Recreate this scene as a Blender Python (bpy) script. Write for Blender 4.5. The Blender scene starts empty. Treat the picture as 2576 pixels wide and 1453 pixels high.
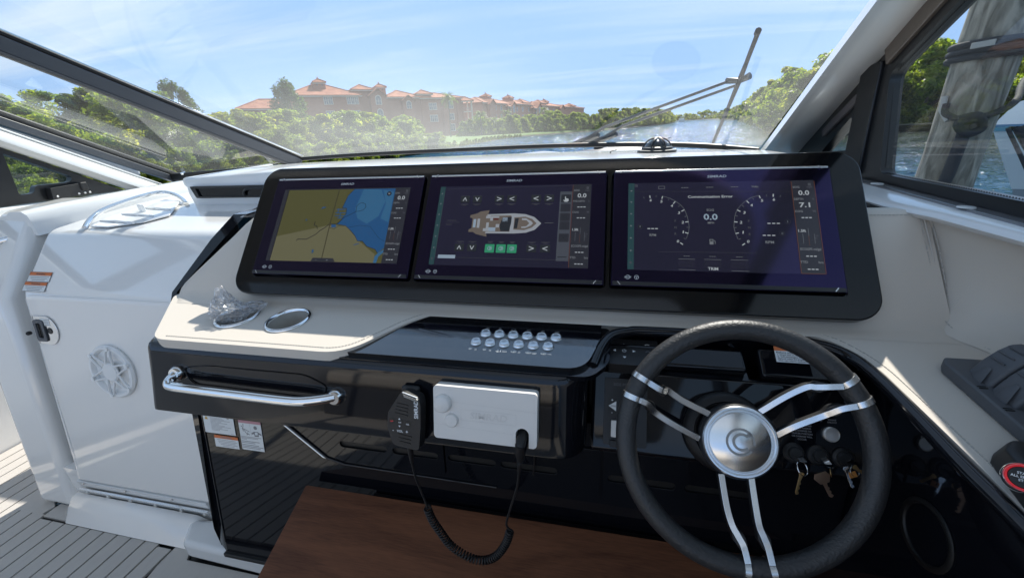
import bpy, bmesh, math, random
import numpy as np
from mathutils import Vector, Matrix
from mathutils.geometry import delaunay_2d_cdt

random.seed(7)
rng = np.random.default_rng(7)
SC = bpy.context.scene
COL = SC.collection
V = Vector

# ------------------------------------------------------------------ camera, sky, sun, exposure
# boat frame: x to starboard, y to the bow, z up from the cockpit sole, metres
R_ = (0.97764944, 0.20530594, -0.04528842)      # camera right, in boat axes
D_ = (0.03575852, -0.37465036, -0.92647636)     # camera down
F_ = (-0.20717843, 0.90414964, -0.37361815)     # camera forward
cam = bpy.data.cameras.new('camera')
cam.sensor_width = 36.0
cam.lens = 36.0 * 1007.67 / 2576.0
cam.clip_start = 0.02
cam.clip_end = 6000
camo = bpy.data.objects.new('camera', cam)
COL.objects.link(camo)
camo.matrix_world = Matrix(((R_[0], -D_[0], -F_[0], 0), (R_[1], -D_[1], -F_[1], 0),
                            (R_[2], -D_[2], -F_[2], 1.35), (0, 0, 0, 1)))
SC.camera = camo

SUN_AZ, SUN_EL = math.radians(9), math.radians(44)
world = bpy.data.worlds.new('World')
SC.world = world
world.use_nodes = True
wn, wl = world.node_tree.nodes, world.node_tree.links
wn.clear()
w_out = wn.new('ShaderNodeOutputWorld')
w_bg = wn.new('ShaderNodeBackground')
w_sky = wn.new('ShaderNodeTexSky')
w_sky.sky_type = 'NISHITA'
w_sky.sun_disc = False
w_sky.sun_elevation = SUN_EL
w_sky.sun_rotation = SUN_AZ
w_sky.altitude = 0
w_sky.air_density = 1.0
w_sky.dust_density = 0.15
w_sky.ozone_density = 0.6
w_bg.inputs['Strength'].default_value = 0.15
# thin cirrus streaks, laid on a level sheet high above
w_tc = wn.new('ShaderNodeTexCoord')
w_sep = wn.new('ShaderNodeSeparateXYZ')
wl.new(w_tc.outputs['Generated'], w_sep.inputs[0])
def wmath(op, a, b=None, c=None):
    n = wn.new('ShaderNodeMath'); n.operation = op
    for i, v in enumerate((a, b, c)):
        if v is None: continue
        if isinstance(v, (int, float)): n.inputs[i].default_value = v
        else: wl.new(v, n.inputs[i])
    return n.outputs[0]
wz = wmath('MAXIMUM', w_sep.outputs['Z'], 0.0)
wza = wmath('ADD', wz, 0.09)
wu = wmath('DIVIDE', w_sep.outputs['X'], wza)
wv = wmath('DIVIDE', w_sep.outputs['Y'], wza)
w_cmb = wn.new('ShaderNodeCombineXYZ')
wl.new(wu, w_cmb.inputs[0]); wl.new(wv, w_cmb.inputs[1])
w_map = wn.new('ShaderNodeMapping')
w_map.inputs['Rotation'].default_value = (0, 0, math.radians(17))
w_map.inputs['Scale'].default_value = (0.22, 1.35, 1)
w_map.inputs['Location'].default_value = (3.3, 0.9, 0)
wl.new(w_cmb.outputs[0], w_map.inputs[0])
w_no = wn.new('ShaderNodeTexNoise')
w_no.inputs['Scale'].default_value = 0.9
w_no.inputs['Detail'].default_value = 9
w_no.inputs['Roughness'].default_value = 0.58
w_no.inputs['Distortion'].default_value = 0.5
wl.new(w_map.outputs[0], w_no.inputs['Vector'])
w_no2 = wn.new('ShaderNodeTexNoise')
w_no2.inputs['Scale'].default_value = 0.33
w_no2.inputs['Detail'].default_value = 3
wl.new(w_cmb.outputs[0], w_no2.inputs['Vector'])
w_r1 = wn.new('ShaderNodeMapRange'); w_r1.inputs[1].default_value = 0.46; w_r1.inputs[2].default_value = 0.71
wl.new(w_no.outputs['Fac'], w_r1.inputs[0])
w_r2 = wn.new('ShaderNodeMapRange'); w_r2.inputs[1].default_value = 0.36; w_r2.inputs[2].default_value = 0.66
wl.new(w_no2.outputs['Fac'], w_r2.inputs[0])
wcl = wmath('MULTIPLY', w_r1.outputs[0], w_r2.outputs[0])
wcl = wmath('MULTIPLY', wcl, 0.72)
# pale band of haze low on the horizon
whz = wmath('SUBTRACT', 1.0, wmath('MULTIPLY', wz, 3.2))
whz = wmath('MULTIPLY', wmath('POWER', wmath('MAXIMUM', whz, 0.0), 2.0), 0.05)
wf = wmath('MINIMUM', wmath('ADD', wcl, whz), 1.0)
w_mix = wn.new('ShaderNodeMixRGB')
w_mix.inputs[2].default_value = (3.3, 3.5, 3.72, 1)
# soft shoulder so that the glow round the sun stays blue-white, the same all over the sky
w_s3 = wn.new('ShaderNodeSeparateXYZ'); wl.new(w_sky.outputs[0], w_s3.inputs[0])
w_c3 = wn.new('ShaderNodeCombineXYZ')
for ci, lim in enumerate((1.36, 2.16, 3.7)):
    cv = wmath('MULTIPLY', w_s3.outputs[ci], (1.24, 1.04, 0.82)[ci])
    q = wmath('POWER', wmath('DIVIDE', cv, lim), 4.0)
    wl.new(wmath('DIVIDE', cv, wmath('POWER', wmath('ADD', 1.0, q), 0.25)), w_c3.inputs[ci])
wl.new(wf, w_mix.inputs[0]); wl.new(w_c3.outputs[0], w_mix.inputs[1])
wl.new(w_mix.outputs[0], w_bg.inputs['Color'])
wl.new(w_bg.outputs[0], w_out.inputs[0])

sun = bpy.data.lights.new('sun', 'SUN')
sun.energy = 3.4
sun.angle = math.radians(0.53)
sun.color = (1.0, 0.95, 0.87)
suno = bpy.data.objects.new('sun', sun)
COL.objects.link(suno)
SUN = V((math.sin(SUN_AZ) * math.cos(SUN_EL), math.cos(SUN_AZ) * math.cos(SUN_EL), math.sin(SUN_EL)))
suno.rotation_euler = (-SUN).to_track_quat('-Z', 'Y').to_euler()
suno.location = SUN * 50

SC.view_settings.view_transform = 'Standard'
SC.view_settings.look = 'None'
SC.view_settings.gamma = 1
SC.view_settings.use_curve_mapping = False
SC.view_settings.exposure = 1.1
SC.render.engine = 'CYCLES'
SC.cycles.use_denoising = True
SC.cycles.max_bounces = 10
SC.cycles.diffuse_bounces = 4
SC.cycles.glossy_bounces = 5
SC.cycles.transmission_bounces = 6
SC.cycles.transparent_max_bounces = 16
SC.cycles.caustics_reflective = False
SC.cycles.caustics_refractive = False
SC.cycles.sample_clamp_indirect = 6

# ------------------------------------------------------------------ materials
def new_mat(name):
    m = bpy.data.materials.new(name); m.use_nodes = True
    return m, m.node_tree.nodes, m.node_tree.links, m.node_tree.nodes['Principled BSDF']

def pm(name, col, rough=0.5, metal=0.0, spec=0.5, coat=0.0, bump=None, vary=None, rvary=0.0, emit=None, estr=0.0, tint=None, aniso=0.0):
    """bump=(scale, strength, distance[, detail]); vary=(scale, amount): slow colour mottling."""
    m, n, l, b = new_mat(name)
    b.inputs['Base Color'].default_value = (*col, 1)
    b.inputs['Roughness'].default_value = rough
    b.inputs['Metallic'].default_value = metal
    b.inputs['Specular IOR Level'].default_value = spec
    b.inputs['Coat Weight'].default_value = coat
    b.inputs['Coat Roughness'].default_value = 0.03
    b.inputs['Anisotropic'].default_value = aniso
    if tint: b.inputs['Specular Tint'].default_value = (*tint, 1)
    if emit:
        b.inputs['Emission Color'].default_value = (*emit, 1)
        b.inputs['Emission Strength'].default_value = estr
    tc = n.new('ShaderNodeTexCoord')
    if vary or rvary:
        t = n.new('ShaderNodeTexNoise'); t.inputs['Scale'].default_value = vary[0] if vary else 9
        t.inputs['Detail'].default_value = 5
        l.new(tc.outputs['Object'], t.inputs['Vector'])
        if vary:
            x = n.new('ShaderNodeMixRGB'); x.blend_type = 'MIX'
            x.inputs[1].default_value = (*[c * (1 - vary[1]) for c in col], 1)
            x.inputs[2].default_value = (*[min(1, c * (1 + vary[1])) for c in col], 1)
            l.new(t.outputs['Fac'], x.inputs[0]); l.new(x.outputs[0], b.inputs['Base Color'])
        if rvary:
            r = n.new('ShaderNodeMapRange'); r.inputs[1].default_value = 0.35; r.inputs[2].default_value = 0.7
            r.inputs[3].default_value = rough; r.inputs[4].default_value = rough + rvary
            l.new(t.outputs['Fac'], r.inputs[0]); l.new(r.outputs[0], b.inputs['Roughness'])
    if bump:
        t = n.new('ShaderNodeTexNoise'); t.inputs['Scale'].default_value = bump[0]
        t.inputs['Detail'].default_value = bump[3] if len(bump) > 3 else 3
        l.new(tc.outputs['Object'], t.inputs['Vector'])
        u = n.new('ShaderNodeBump'); u.inputs['Strength'].default_value = bump[1]; u.inputs['Distance'].default_value = bump[2]
        l.new(t.outputs['Fac'], u.inputs['Height']); l.new(u.outputs[0], b.inputs['Normal'])
    return m

def em(name, col, s=1.0):
    m, n, l, b = new_mat(name)
    b.inputs['Base Color'].default_value = (0.004, 0.004, 0.006, 1)
    b.inputs['Roughness'].default_value = 0.12
    b.inputs['Specular IOR Level'].default_value = 0.35
    b.inputs['Emission Color'].default_value = (*col, 1)
    b.inputs['Emission Strength'].default_value = s
    return m

GEL = pm('white_gelcoat', (0.80, 0.805, 0.80), 0.16, coat=0.3, vary=(1.3, 0.02), bump=(3.0, 0.05, 0.01))
GELG = pm('pale_grey_gelcoat', (0.70, 0.71, 0.71), 0.18, coat=0.3, vary=(2.0, 0.02), bump=(3.0, 0.05, 0.01))
BLK = pm('gloss_black_gelcoat', (0.005, 0.0055, 0.008), 0.035, spec=0.42, coat=0.0, bump=(5.0, 0.06, 0.004), rvary=0.03)
BLKM = pm('satin_black', (0.010, 0.010, 0.012), 0.38, bump=(300, 0.15, 0.001))
PNLG = pm('black_glass', (0.004, 0.0042, 0.005), 0.05, spec=0.45, rvary=0.05)
LEA = pm('stone_leather', (0.63, 0.575, 0.505), 0.52, spec=0.3, vary=(4, 0.03), bump=(420, 0.22, 0.0012, 5))
LEAE = pm('stone_leather_piping', (0.56, 0.525, 0.48), 0.55, spec=0.3, bump=(420, 0.2, 0.001, 5))
THR = pm('thread', (0.46, 0.43, 0.39), 0.8)
CHR = pm('polished_steel', (0.86, 0.87, 0.88), 0.05, metal=1.0)
BRU = pm('brushed_steel', (0.74, 0.72, 0.69), 0.36, metal=0.75, aniso=0.6, bump=(160, 0.08, 0.001))
ALU = pm('satin_aluminium', (0.72, 0.73, 0.74), 0.26, metal=1.0, bump=(240, 0.06, 0.001))
ALUD = pm('grey_anodised_frame', (0.085, 0.09, 0.10), 0.38, spec=0.5, coat=0.15)
FRM = pm('black_frame', (0.012, 0.0125, 0.014), 0.3, spec=0.5)
GSK = pm('black_gasket', (0.006, 0.006, 0.006), 0.45)
RUB = pm('black_grained_rubber', (0.026, 0.026, 0.027), 0.45, spec=0.55, bump=(230, 0.55, 0.0022, 4))
RUBS = pm('smooth_black_rubber', (0.012, 0.012, 0.013), 0.5, spec=0.4)
PLA = pm('charcoal_plastic', (0.095, 0.10, 0.11), 0.5, spec=0.4, bump=(500, 0.15, 0.0006))
PLB = pm('black_plastic', (0.020, 0.020, 0.021), 0.42, spec=0.4, bump=(500, 0.15, 0.0006))
WPL = pm('white_plastic', (0.72, 0.70, 0.67), 0.35, spec=0.45, bump=(80, 0.05, 0.001))
WPRINT = pm('white_print', (0.72, 0.74, 0.76), 0.5)
GPRINT = pm('grey_print', (0.22, 0.22, 0.23), 0.6)
DPRINT = pm('dark_print', (0.09, 0.09, 0.10), 0.6)
LPRINT = pm('faint_print', (0.34, 0.34, 0.35), 0.6)
PAPER = pm('white_sticker', (0.72, 0.74, 0.74), 0.4)
ORNG = pm('orange_print', (0.62, 0.16, 0.04), 0.45)
PINK = pm('faded_pink_print', (0.52, 0.25, 0.28), 0.5)
YELL = pm('yellow_print', (0.62, 0.36, 0.04), 0.5)
RED = pm('red_ring', (0.45, 0.012, 0.02), 0.3, emit=(0.7, 0.02, 0.03), estr=0.15)
BRASS = pm('brass', (0.55, 0.36, 0.16), 0.28, metal=1.0)
COPR = pm('copper_key', (0.40, 0.26, 0.18), 0.38, metal=1.0)
ORPL = pm('orange_tag', (0.55, 0.22, 0.05), 0.5)
ROPE = pm('black_rope', (0.014, 0.015, 0.02), 0.8, bump=(90, 0.6, 0.004))
ROPEW = pm('grey_rope', (0.35, 0.34, 0.32), 0.85, bump=(90, 0.6, 0.004))
STUC = pm('terracotta_stucco', (0.36, 0.15, 0.10), 0.9, vary=(0.6, 0.12), bump=(6, 0.2, 0.02))
STUC2 = pm('salmon_stucco', (0.46, 0.23, 0.16), 0.9, vary=(0.6, 0.12), bump=(6, 0.2, 0.02))
TRIMW = pm('cream_trim', (0.62, 0.56, 0.48), 0.8)
WGL = pm('window_glass', (0.10, 0.13, 0.16), 0.08, spec=0.6)
BARK = pm('bark', (0.11, 0.085, 0.06), 0.9, vary=(5, 0.3), bump=(18, 0.6, 0.03))

def mat_roof():
    m, n, l, b = new_mat('clay_roof_tile')
    tc = n.new('ShaderNodeTexCoord')
    no = n.new('ShaderNodeTexNoise'); no.inputs['Scale'].default_value = 0.7; no.inputs['Detail'].default_value = 6
    l.new(tc.outputs['Object'], no.inputs['Vector'])
    r = n.new('ShaderNodeValToRGB')
    r.color_ramp.elements[0].position = 0.3; r.color_ramp.elements[0].color = (0.30, 0.10, 0.055, 1)
    r.color_ramp.elements[1].position = 0.7; r.color_ramp.elements[1].color = (0.48, 0.19, 0.10, 1)
    l.new(no.outputs['Fac'], r.inputs[0]); l.new(r.outputs[0], b.inputs['Base Color'])
    w = n.new('ShaderNodeTexWave'); w.inputs['Scale'].default_value = 1.6; w.inputs['Distortion'].default_value = 0.4
    l.new(tc.outputs['Object'], w.inputs['Vector'])
    u = n.new('ShaderNodeBump'); u.inputs['Strength'].default_value = 0.5; u.inputs['Distance'].default_value = 0.08
    l.new(w.outputs['Fac'], u.inputs['Height']); l.new(u.outputs[0], b.inputs['Normal'])
    b.inputs['Roughness'].default_value = 0.85
    return m
ROOF = mat_roof()

def mat_wood():
    m, n, l, b = new_mat('mahogany_veneer')
    tc = n.new('ShaderNodeTexCoord')
    mp = n.new('ShaderNodeMapping'); mp.inputs['Scale'].default_value = (1.0, 9, 9)
    mp.inputs['Rotation'].default_value = (0, 0, math.radians(-4))
    l.new(tc.outputs['Object'], mp.inputs[0])
    a = n.new('ShaderNodeTexNoise'); a.inputs['Scale'].default_value = 2.2; a.inputs['Detail'].default_value = 9; a.inputs['Distortion'].default_value = 0.9
    l.new(mp.outputs[0], a.inputs['Vector'])
    mp2 = n.new('ShaderNodeMapping'); mp2.inputs['Scale'].default_value = (9, 130, 130)
    l.new(tc.outputs['Object'], mp2.inputs[0])
    c = n.new('ShaderNodeTexNoise'); c.inputs['Scale'].default_value = 3; c.inputs['Detail'].default_value = 4
    l.new(mp2.outputs[0], c.inputs['Vector'])
    r = n.new('ShaderNodeValToRGB')
    e = r.color_ramp.elements
    e[0].position = 0.32; e[0].color = (0.072, 0.025, 0.011, 1)
    e[1].position = 0.68; e[1].color = (0.20, 0.078, 0.036, 1)
    x = n.new('ShaderNodeMixRGB'); x.inputs[0].default_value = 0.35
    l.new(a.outputs['Fac'], x.inputs[1]); l.new(c.outputs['Fac'], x.inputs[2])
    l.new(x.outputs[0], r.inputs[0]); l.new(r.outputs[0], b.inputs['Base Color'])
    b.inputs['Roughness'].default_value = 0.5; b.inputs['Specular IOR Level'].default_value = 0.3
    u = n.new('ShaderNodeBump'); u.inputs['Strength'].default_value = 0.25; u.inputs['Distance'].default_value = 0.001
    l.new(c.outputs['Fac'], u.inputs['Height']); l.new(u.outputs[0], b.inputs['Normal'])
    return m
WOOD = mat_wood()

def mat_eva():
    m, n, l, b = new_mat('grey_foam_decking')
    tc = n.new('ShaderNodeTexCoord')
    mp = n.new('ShaderNodeMapping'); mp.inputs['Scale'].default_value = (60, 4, 60)
    l.new(tc.outputs['Object'], mp.inputs[0])
    a = n.new('ShaderNodeTexNoise'); a.inputs['Scale'].default_value = 6; a.inputs['Detail'].default_value = 4
    l.new(mp.outputs[0], a.inputs['Vector'])
    x = n.new('ShaderNodeMixRGB')
    x.inputs[1].default_value = (0.43, 0.405, 0.375, 1); x.inputs[2].default_value = (0.52, 0.49, 0.45, 1)
    l.new(a.outputs['Fac'], x.inputs[0]); l.new(x.outputs[0], b.inputs['Base Color'])
    b.inputs['Roughness'].default_value = 0.75
    u = n.new('ShaderNodeBump'); u.inputs['Strength'].default_value = 0.25; u.inputs['Distance'].default_value = 0.001
    l.new(a.outputs['Fac'], u.inputs['Height']); l.new(u.outputs[0], b.inputs['Normal'])
    return m
EVA = mat_eva()

def mat_glass(name, veil_low, veil_high, zlow=1.2, zhigh=1.9, tint=(0.95, 0.965, 0.955), refl=1.0):
    """a pane: mirror-like share by Fresnel, the rest goes through; a milky film mixed in stands for veiling reflections"""
    m, n, l, b = new_mat(name)
    n.remove(b)
    out = n['Material Output']
    tr = n.new('ShaderNodeBsdfTransparent'); tr.inputs[0].default_value = (*tint, 1)
    gl = n.new('ShaderNodeBsdfGlossy'); gl.inputs['Roughness'].default_value = 0.0
    fr = n.new('ShaderNodeFresnel'); fr.inputs[0].default_value = 1.5
    k = n.new('ShaderNodeMath'); k.operation = 'MULTIPLY'; k.inputs[1].default_value = refl; k.use_clamp = True
    geo = n.new('ShaderNodeNewGeometry')
    # Fresnel node needs the outside IOR on both faces of a thin pane
    inv = n.new('ShaderNodeMixRGB'); inv.inputs[1].default_value = (1.5, 1.5, 1.5, 1); inv.inputs[2].default_value = (1 / 1.5, 1 / 1.5, 1 / 1.5, 1)
    l.new(geo.outputs['Backfacing'], inv.inputs[0]); l.new(inv.outputs[0], fr.inputs[0])
    l.new(fr.outputs[0], k.inputs[0])
    mx = n.new('ShaderNodeMixShader')
    l.new(k.outputs[0], mx.inputs[0]); l.new(tr.outputs[0], mx.inputs[1]); l.new(gl.outputs[0], mx.inputs[2])
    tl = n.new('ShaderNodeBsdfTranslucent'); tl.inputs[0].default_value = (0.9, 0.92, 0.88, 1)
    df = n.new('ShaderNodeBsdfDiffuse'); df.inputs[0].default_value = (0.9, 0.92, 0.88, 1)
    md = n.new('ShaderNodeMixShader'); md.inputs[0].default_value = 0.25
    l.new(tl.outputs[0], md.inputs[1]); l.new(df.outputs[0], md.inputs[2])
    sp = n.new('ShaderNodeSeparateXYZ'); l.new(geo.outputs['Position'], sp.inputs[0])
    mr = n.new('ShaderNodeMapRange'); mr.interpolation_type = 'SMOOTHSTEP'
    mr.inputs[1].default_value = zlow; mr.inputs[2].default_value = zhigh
    mr.inputs[3].default_value = veil_low; mr.inputs[4].default_value = veil_high
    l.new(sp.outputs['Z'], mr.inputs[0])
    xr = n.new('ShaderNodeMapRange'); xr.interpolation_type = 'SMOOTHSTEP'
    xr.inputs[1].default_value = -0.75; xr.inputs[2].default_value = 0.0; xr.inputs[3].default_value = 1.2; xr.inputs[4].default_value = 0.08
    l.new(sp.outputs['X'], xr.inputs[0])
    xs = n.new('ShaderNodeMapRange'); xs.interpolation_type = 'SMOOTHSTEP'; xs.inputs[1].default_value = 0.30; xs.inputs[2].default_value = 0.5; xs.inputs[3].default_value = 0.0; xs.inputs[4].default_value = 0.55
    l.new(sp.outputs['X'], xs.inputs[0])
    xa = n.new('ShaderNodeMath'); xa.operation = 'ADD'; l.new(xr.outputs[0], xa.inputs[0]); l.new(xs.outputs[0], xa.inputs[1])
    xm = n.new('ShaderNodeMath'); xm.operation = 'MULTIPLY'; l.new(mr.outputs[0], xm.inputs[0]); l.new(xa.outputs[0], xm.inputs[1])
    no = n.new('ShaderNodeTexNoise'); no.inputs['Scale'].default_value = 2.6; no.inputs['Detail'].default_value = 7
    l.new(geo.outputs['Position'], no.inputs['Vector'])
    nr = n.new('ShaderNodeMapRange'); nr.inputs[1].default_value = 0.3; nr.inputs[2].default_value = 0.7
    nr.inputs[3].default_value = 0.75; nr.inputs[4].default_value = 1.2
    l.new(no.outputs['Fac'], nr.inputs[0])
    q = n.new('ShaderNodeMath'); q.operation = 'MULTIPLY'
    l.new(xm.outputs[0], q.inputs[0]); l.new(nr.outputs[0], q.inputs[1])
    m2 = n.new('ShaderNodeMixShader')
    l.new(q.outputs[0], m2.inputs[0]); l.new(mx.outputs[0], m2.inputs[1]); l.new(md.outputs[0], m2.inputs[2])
    l.new(m2.outputs[0], out.inputs[0])
    return m
GLW = mat_glass('windscreen_glass', 0.185, 0.012, 1.29, 1.70, refl=0.62)  # milky veil painted low and to port, in place of the sunlit dash's reflection
GLP = mat_glass('port_pane_glass', 0.035, 0.015, tint=(0.92, 0.95, 0.93))
GLS = mat_glass('starboard_window_glass', 0.012, 0.012, tint=(0.90, 0.94, 0.92), refl=1.0)
GLC = mat_glass('clear_acrylic', 0.02, 0.02)

def mat_bag():
    m, n, l, b = new_mat('clear_plastic_film')
    n.remove(b)
    out = n['Material Output']
    tr = n.new('ShaderNodeBsdfTransparent'); tr.inputs[0].default_value = (0.95, 0.95, 0.96, 1)
    gl = n.new('ShaderNodeBsdfGlossy'); gl.inputs['Roughness'].default_value = 0.12
    df = n.new('ShaderNodeBsdfTranslucent'); df.inputs[0].default_value = (0.9, 0.92, 0.95, 1)
    lw = n.new('ShaderNodeLayerWeight'); lw.inputs[0].default_value = 0.35
    a = n.new('ShaderNodeMixShader'); l.new(lw.outputs['Facing'], a.inputs[0]); l.new(tr.outputs[0], a.inputs[1]); l.new(gl.outputs[0], a.inputs[2])
    c = n.new('ShaderNodeMixShader'); c.inputs[0].default_value = 0.24
    l.new(a.outputs[0], c.inputs[1]); l.new(df.outputs[0], c.inputs[2]); l.new(c.outputs[0], out.inputs[0])
    return m
BAG = mat_bag()

def mat_leaf(name, dark, mid, light, scale=0.55):
    m, n, l, b = new_mat(name)
    out = n['Material Output']
    tc = n.new('ShaderNodeTexCoord')
    oi = n.new('ShaderNodeObjectInfo')
    ad = n.new('ShaderNodeVectorMath'); ad.operation = 'ADD'
    sc = n.new('ShaderNodeVectorMath'); sc.operation = 'SCALE'; sc.inputs['Scale'].default_value = 60
    cb = n.new('ShaderNodeCombineXYZ'); l.new(oi.outputs['Random'], cb.inputs[0])
    l.new(cb.outputs[0], sc.inputs[0]); l.new(tc.outputs['Object'], ad.inputs[0]); l.new(sc.outputs[0], ad.inputs[1])
    no = n.new('ShaderNodeTexNoise'); no.inputs['Scale'].default_value = scale; no.inputs['Detail'].default_value = 4
    l.new(ad.outputs[0], no.inputs['Vector'])
    wn_ = n.new('ShaderNodeTexWhiteNoise'); wn_.noise_dimensions = '3D'
    gm = n.new('ShaderNodeNewGeometry')
    l.new(gm.outputs['Random Per Island'], wn_.inputs['Vector'])
    mx = n.new('ShaderNodeMath'); mx.operation = 'MULTIPLY_ADD'; mx.inputs[1].default_value = 0.28; 
    l.new(gm.outputs['Random Per Island'], mx.inputs[0])
    sb = n.new('ShaderNodeMath'); sb.operation = 'SUBTRACT'; sb.inputs[1].default_value = 0.14
    l.new(no.outputs['Fac'], sb.inputs[0]); l.new(sb.outputs[0], mx.inputs[2])
    r = n.new('ShaderNodeValToRGB'); e = r.color_ramp.elements
    e[0].position = 0.32; e[0].color = (*dark, 1)
    e[1].position = 0.72; e[1].color = (*light, 1)
    k = e.new(0.52); k.color = (*mid, 1)
    l.new(mx.outputs[0], r.inputs[0]); l.new(r.outputs[0], b.inputs['Base Color'])
    b.inputs['Roughness'].default_value = 0.45
    b.inputs['Specular IOR Level'].default_value = 0.35
    tl = n.new('ShaderNodeBsdfTranslucent')
    br = n.new('ShaderNodeMixRGB'); br.blend_type = 'MULTIPLY'; br.inputs[0].default_value = 1; br.inputs[2].default_value = (2.5, 2.5, 0.9, 1)
    l.new(r.outputs[0], br.inputs[1]); l.new(br.outputs[0], tl.inputs[0])
    ms = n.new('ShaderNodeMixShader'); ms.inputs[0].default_value = 0.6
    l.new(b.outputs[0], ms.inputs[1]); l.new(tl.outputs[0], ms.inputs[2]); l.new(ms.outputs[0], out.inputs[0])
    return m
LEAF = mat_leaf('mangrove_leaf', (0.050, 0.078, 0.016), (0.120, 0.160, 0.026), (0.26, 0.25, 0.035))
LEAF2 = mat_leaf('bright_leaf', (0.065, 0.105, 0.020), (0.145, 0.20, 0.034), (0.28, 0.30, 0.05))
LEAF3 = mat_leaf('cedar_leaf', (0.022, 0.045, 0.018), (0.04, 0.07, 0.025), (0.06, 0.095, 0.03))
PALM = mat_leaf('palm_leaf', (0.04, 0.07, 0.02), (0.07, 0.11, 0.03), (0.12, 0.15, 0.04))
TWIG = pm('bare_twig', (0.20, 0.17, 0.14), 0.9)

def mat_water():
    m, n, l, b = new_mat('river_water')
    b.inputs['Base Color'].default_value = (0.015, 0.044, 0.058, 1)
    b.inputs['Roughness'].default_value = 0.06
    b.inputs['IOR'].default_value = 1.33
    b.inputs['Specular IOR Level'].default_value = 0.35
    g = n.new('ShaderNodeNewGeometry')
    # murky and green-brown in the shallow cove by the dock, bluer out in the channel
    sp = n.new('ShaderNodeSeparateXYZ'); l.new(g.outputs['Position'], sp.inputs[0])
    yy = n.new('ShaderNodeMapRange'); yy.inputs[1].default_value = 45; yy.inputs[2].default_value = 75; yy.inputs[3].default_value = 1.0; yy.inputs[4].default_value = 0.0
    l.new(sp.outputs['Y'], yy.inputs[0])
    xx = n.new('ShaderNodeMapRange'); xx.interpolation_type = 'SMOOTHSTEP'; xx.inputs[1].default_value = 9; xx.inputs[2].default_value = 20
    l.new(sp.outputs['X'], xx.inputs[0])
    k_ = n.new('ShaderNodeMath'); k_.operation = 'MULTIPLY'; l.new(xx.outputs[0], k_.inputs[0]); l.new(yy.outputs[0], k_.inputs[1])
    cm_ = n.new('ShaderNodeMixRGB'); cm_.inputs[1].default_value = (0.012, 0.060, 0.105, 1); cm_.inputs[2].default_value = (0.030, 0.036, 0.020, 1)
    l.new(k_.outputs[0], cm_.inputs[0]); l.new(cm_.outputs[0], b.inputs['Base Color'])
    h = None
    for sx, sc, st in (((1, 1.9, 1), 0.55, 0.65), ((1, 1.5, 1), 2.6, 0.35), ((1.2, 1, 1), 8.0, 0.12)):
        mp = n.new('ShaderNodeMapping'); mp.inputs['Scale'].default_value = sx; mp.inputs['Rotation'].default_value = (0, 0, sc)
        l.new(g.outputs['Position'], mp.inputs[0])
        t = n.new('ShaderNodeTexNoise'); t.inputs['Scale'].default_value = sc; t.inputs['Detail'].default_value = 3
        l.new(mp.outputs[0], t.inputs['Vector'])
        k = n.new('ShaderNodeMath'); k.operation = 'MULTIPLY'; k.inputs[1].default_value = st
        l.new(t.outputs['Fac'], k.inputs[0])
        if h is None: h = k.outputs[0]
        else:
            s = n.new('ShaderNodeMath'); s.operation = 'ADD'; l.new(h, s.inputs[0]); l.new(k.outputs[0], s.inputs[1]); h = s.outputs[0]
    u = n.new('ShaderNodeBump'); u.inputs['Strength'].default_value = 0.9; u.inputs['Distance'].default_value = 0.42
    l.new(h, u.inputs['Height']); l.new(u.outputs[0], b.inputs['Normal'])
    return m
WATER = mat_water()

def mat_ground(name, c1, c2, sc):
    m, n, l, b = new_mat(name)
    g = n.new('ShaderNodeNewGeometry')
    t = n.new('ShaderNodeTexNoise'); t.inputs['Scale'].default_value = sc; t.inputs['Detail'].default_value = 7
    l.new(g.outputs['Position'], t.inputs['Vector'])
    x = n.new('ShaderNodeMixRGB'); x.inputs[1].default_value = (*c1, 1); x.inputs[2].default_value = (*c2, 1)
    l.new(t.outputs['Fac'], x.inputs[0]); l.new(x.outputs[0], b.inputs['Base Color'])
    b.inputs['Roughness'].default_value = 0.95
    u = n.new('ShaderNodeBump'); u.inputs['Strength'].default_value = 0.6; u.inputs['Distance'].default_value = 0.1
    l.new(t.outputs['Fac'], u.inputs['Height']); l.new(u.outputs[0], b.inputs['Normal'])
    return m
MUD = mat_ground('bank_mud', (0.05, 0.045, 0.03), (0.09, 0.085, 0.045), 0.6)
LAWN = mat_ground('mown_lawn', (0.09, 0.16, 0.03), (0.15, 0.22, 0.05), 0.5)

def mat_pile():
    m, n, l, b = new_mat('weathered_piling')
    tc = n.new('ShaderNodeTexCoord')
    mp = n.new('ShaderNodeMapping'); mp.inputs['Scale'].default_value = (1, 1, 0.22)
    l.new(tc.outputs['Object'], mp.inputs[0])
    a = n.new('ShaderNodeTexNoise'); a.inputs['Scale'].default_value = 22; a.inputs['Detail'].default_value = 6; a.inputs['Distortion'].default_value = 1.2
    l.new(mp.outputs[0], a.inputs['Vector'])
    r = n.new('ShaderNodeValToRGB'); e = r.color_ramp.elements
    e[0].position = 0.36; e[0].color = (0.10, 0.09, 0.07, 1)
    e[1].position = 0.66; e[1].color = (0.33, 0.30, 0.25, 1)
    l.new(a.outputs['Fac'], r.inputs[0]); l.new(r.outputs[0], b.inputs['Base Color'])
    b.inputs['Roughness'].default_value = 0.9
    u = n.new('ShaderNodeBump'); u.inputs['Strength'].default_value = 0.8; u.inputs['Distance'].default_value = 0.012
    l.new(a.outputs['Fac'], u.inputs['Height']); l.new(u.outputs[0], b.inputs['Normal'])
    return m
PILE = mat_pile()

# ------------------------------------------------------------------ geometry helpers
LOC = {}
def tag(o, label=None, cat=None, group=None, kind=None):
    if label: o['label'] = label
    if cat: o['category'] = cat
    if group: o['group'] = group
    if kind: o['kind'] = kind
    return o

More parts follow.
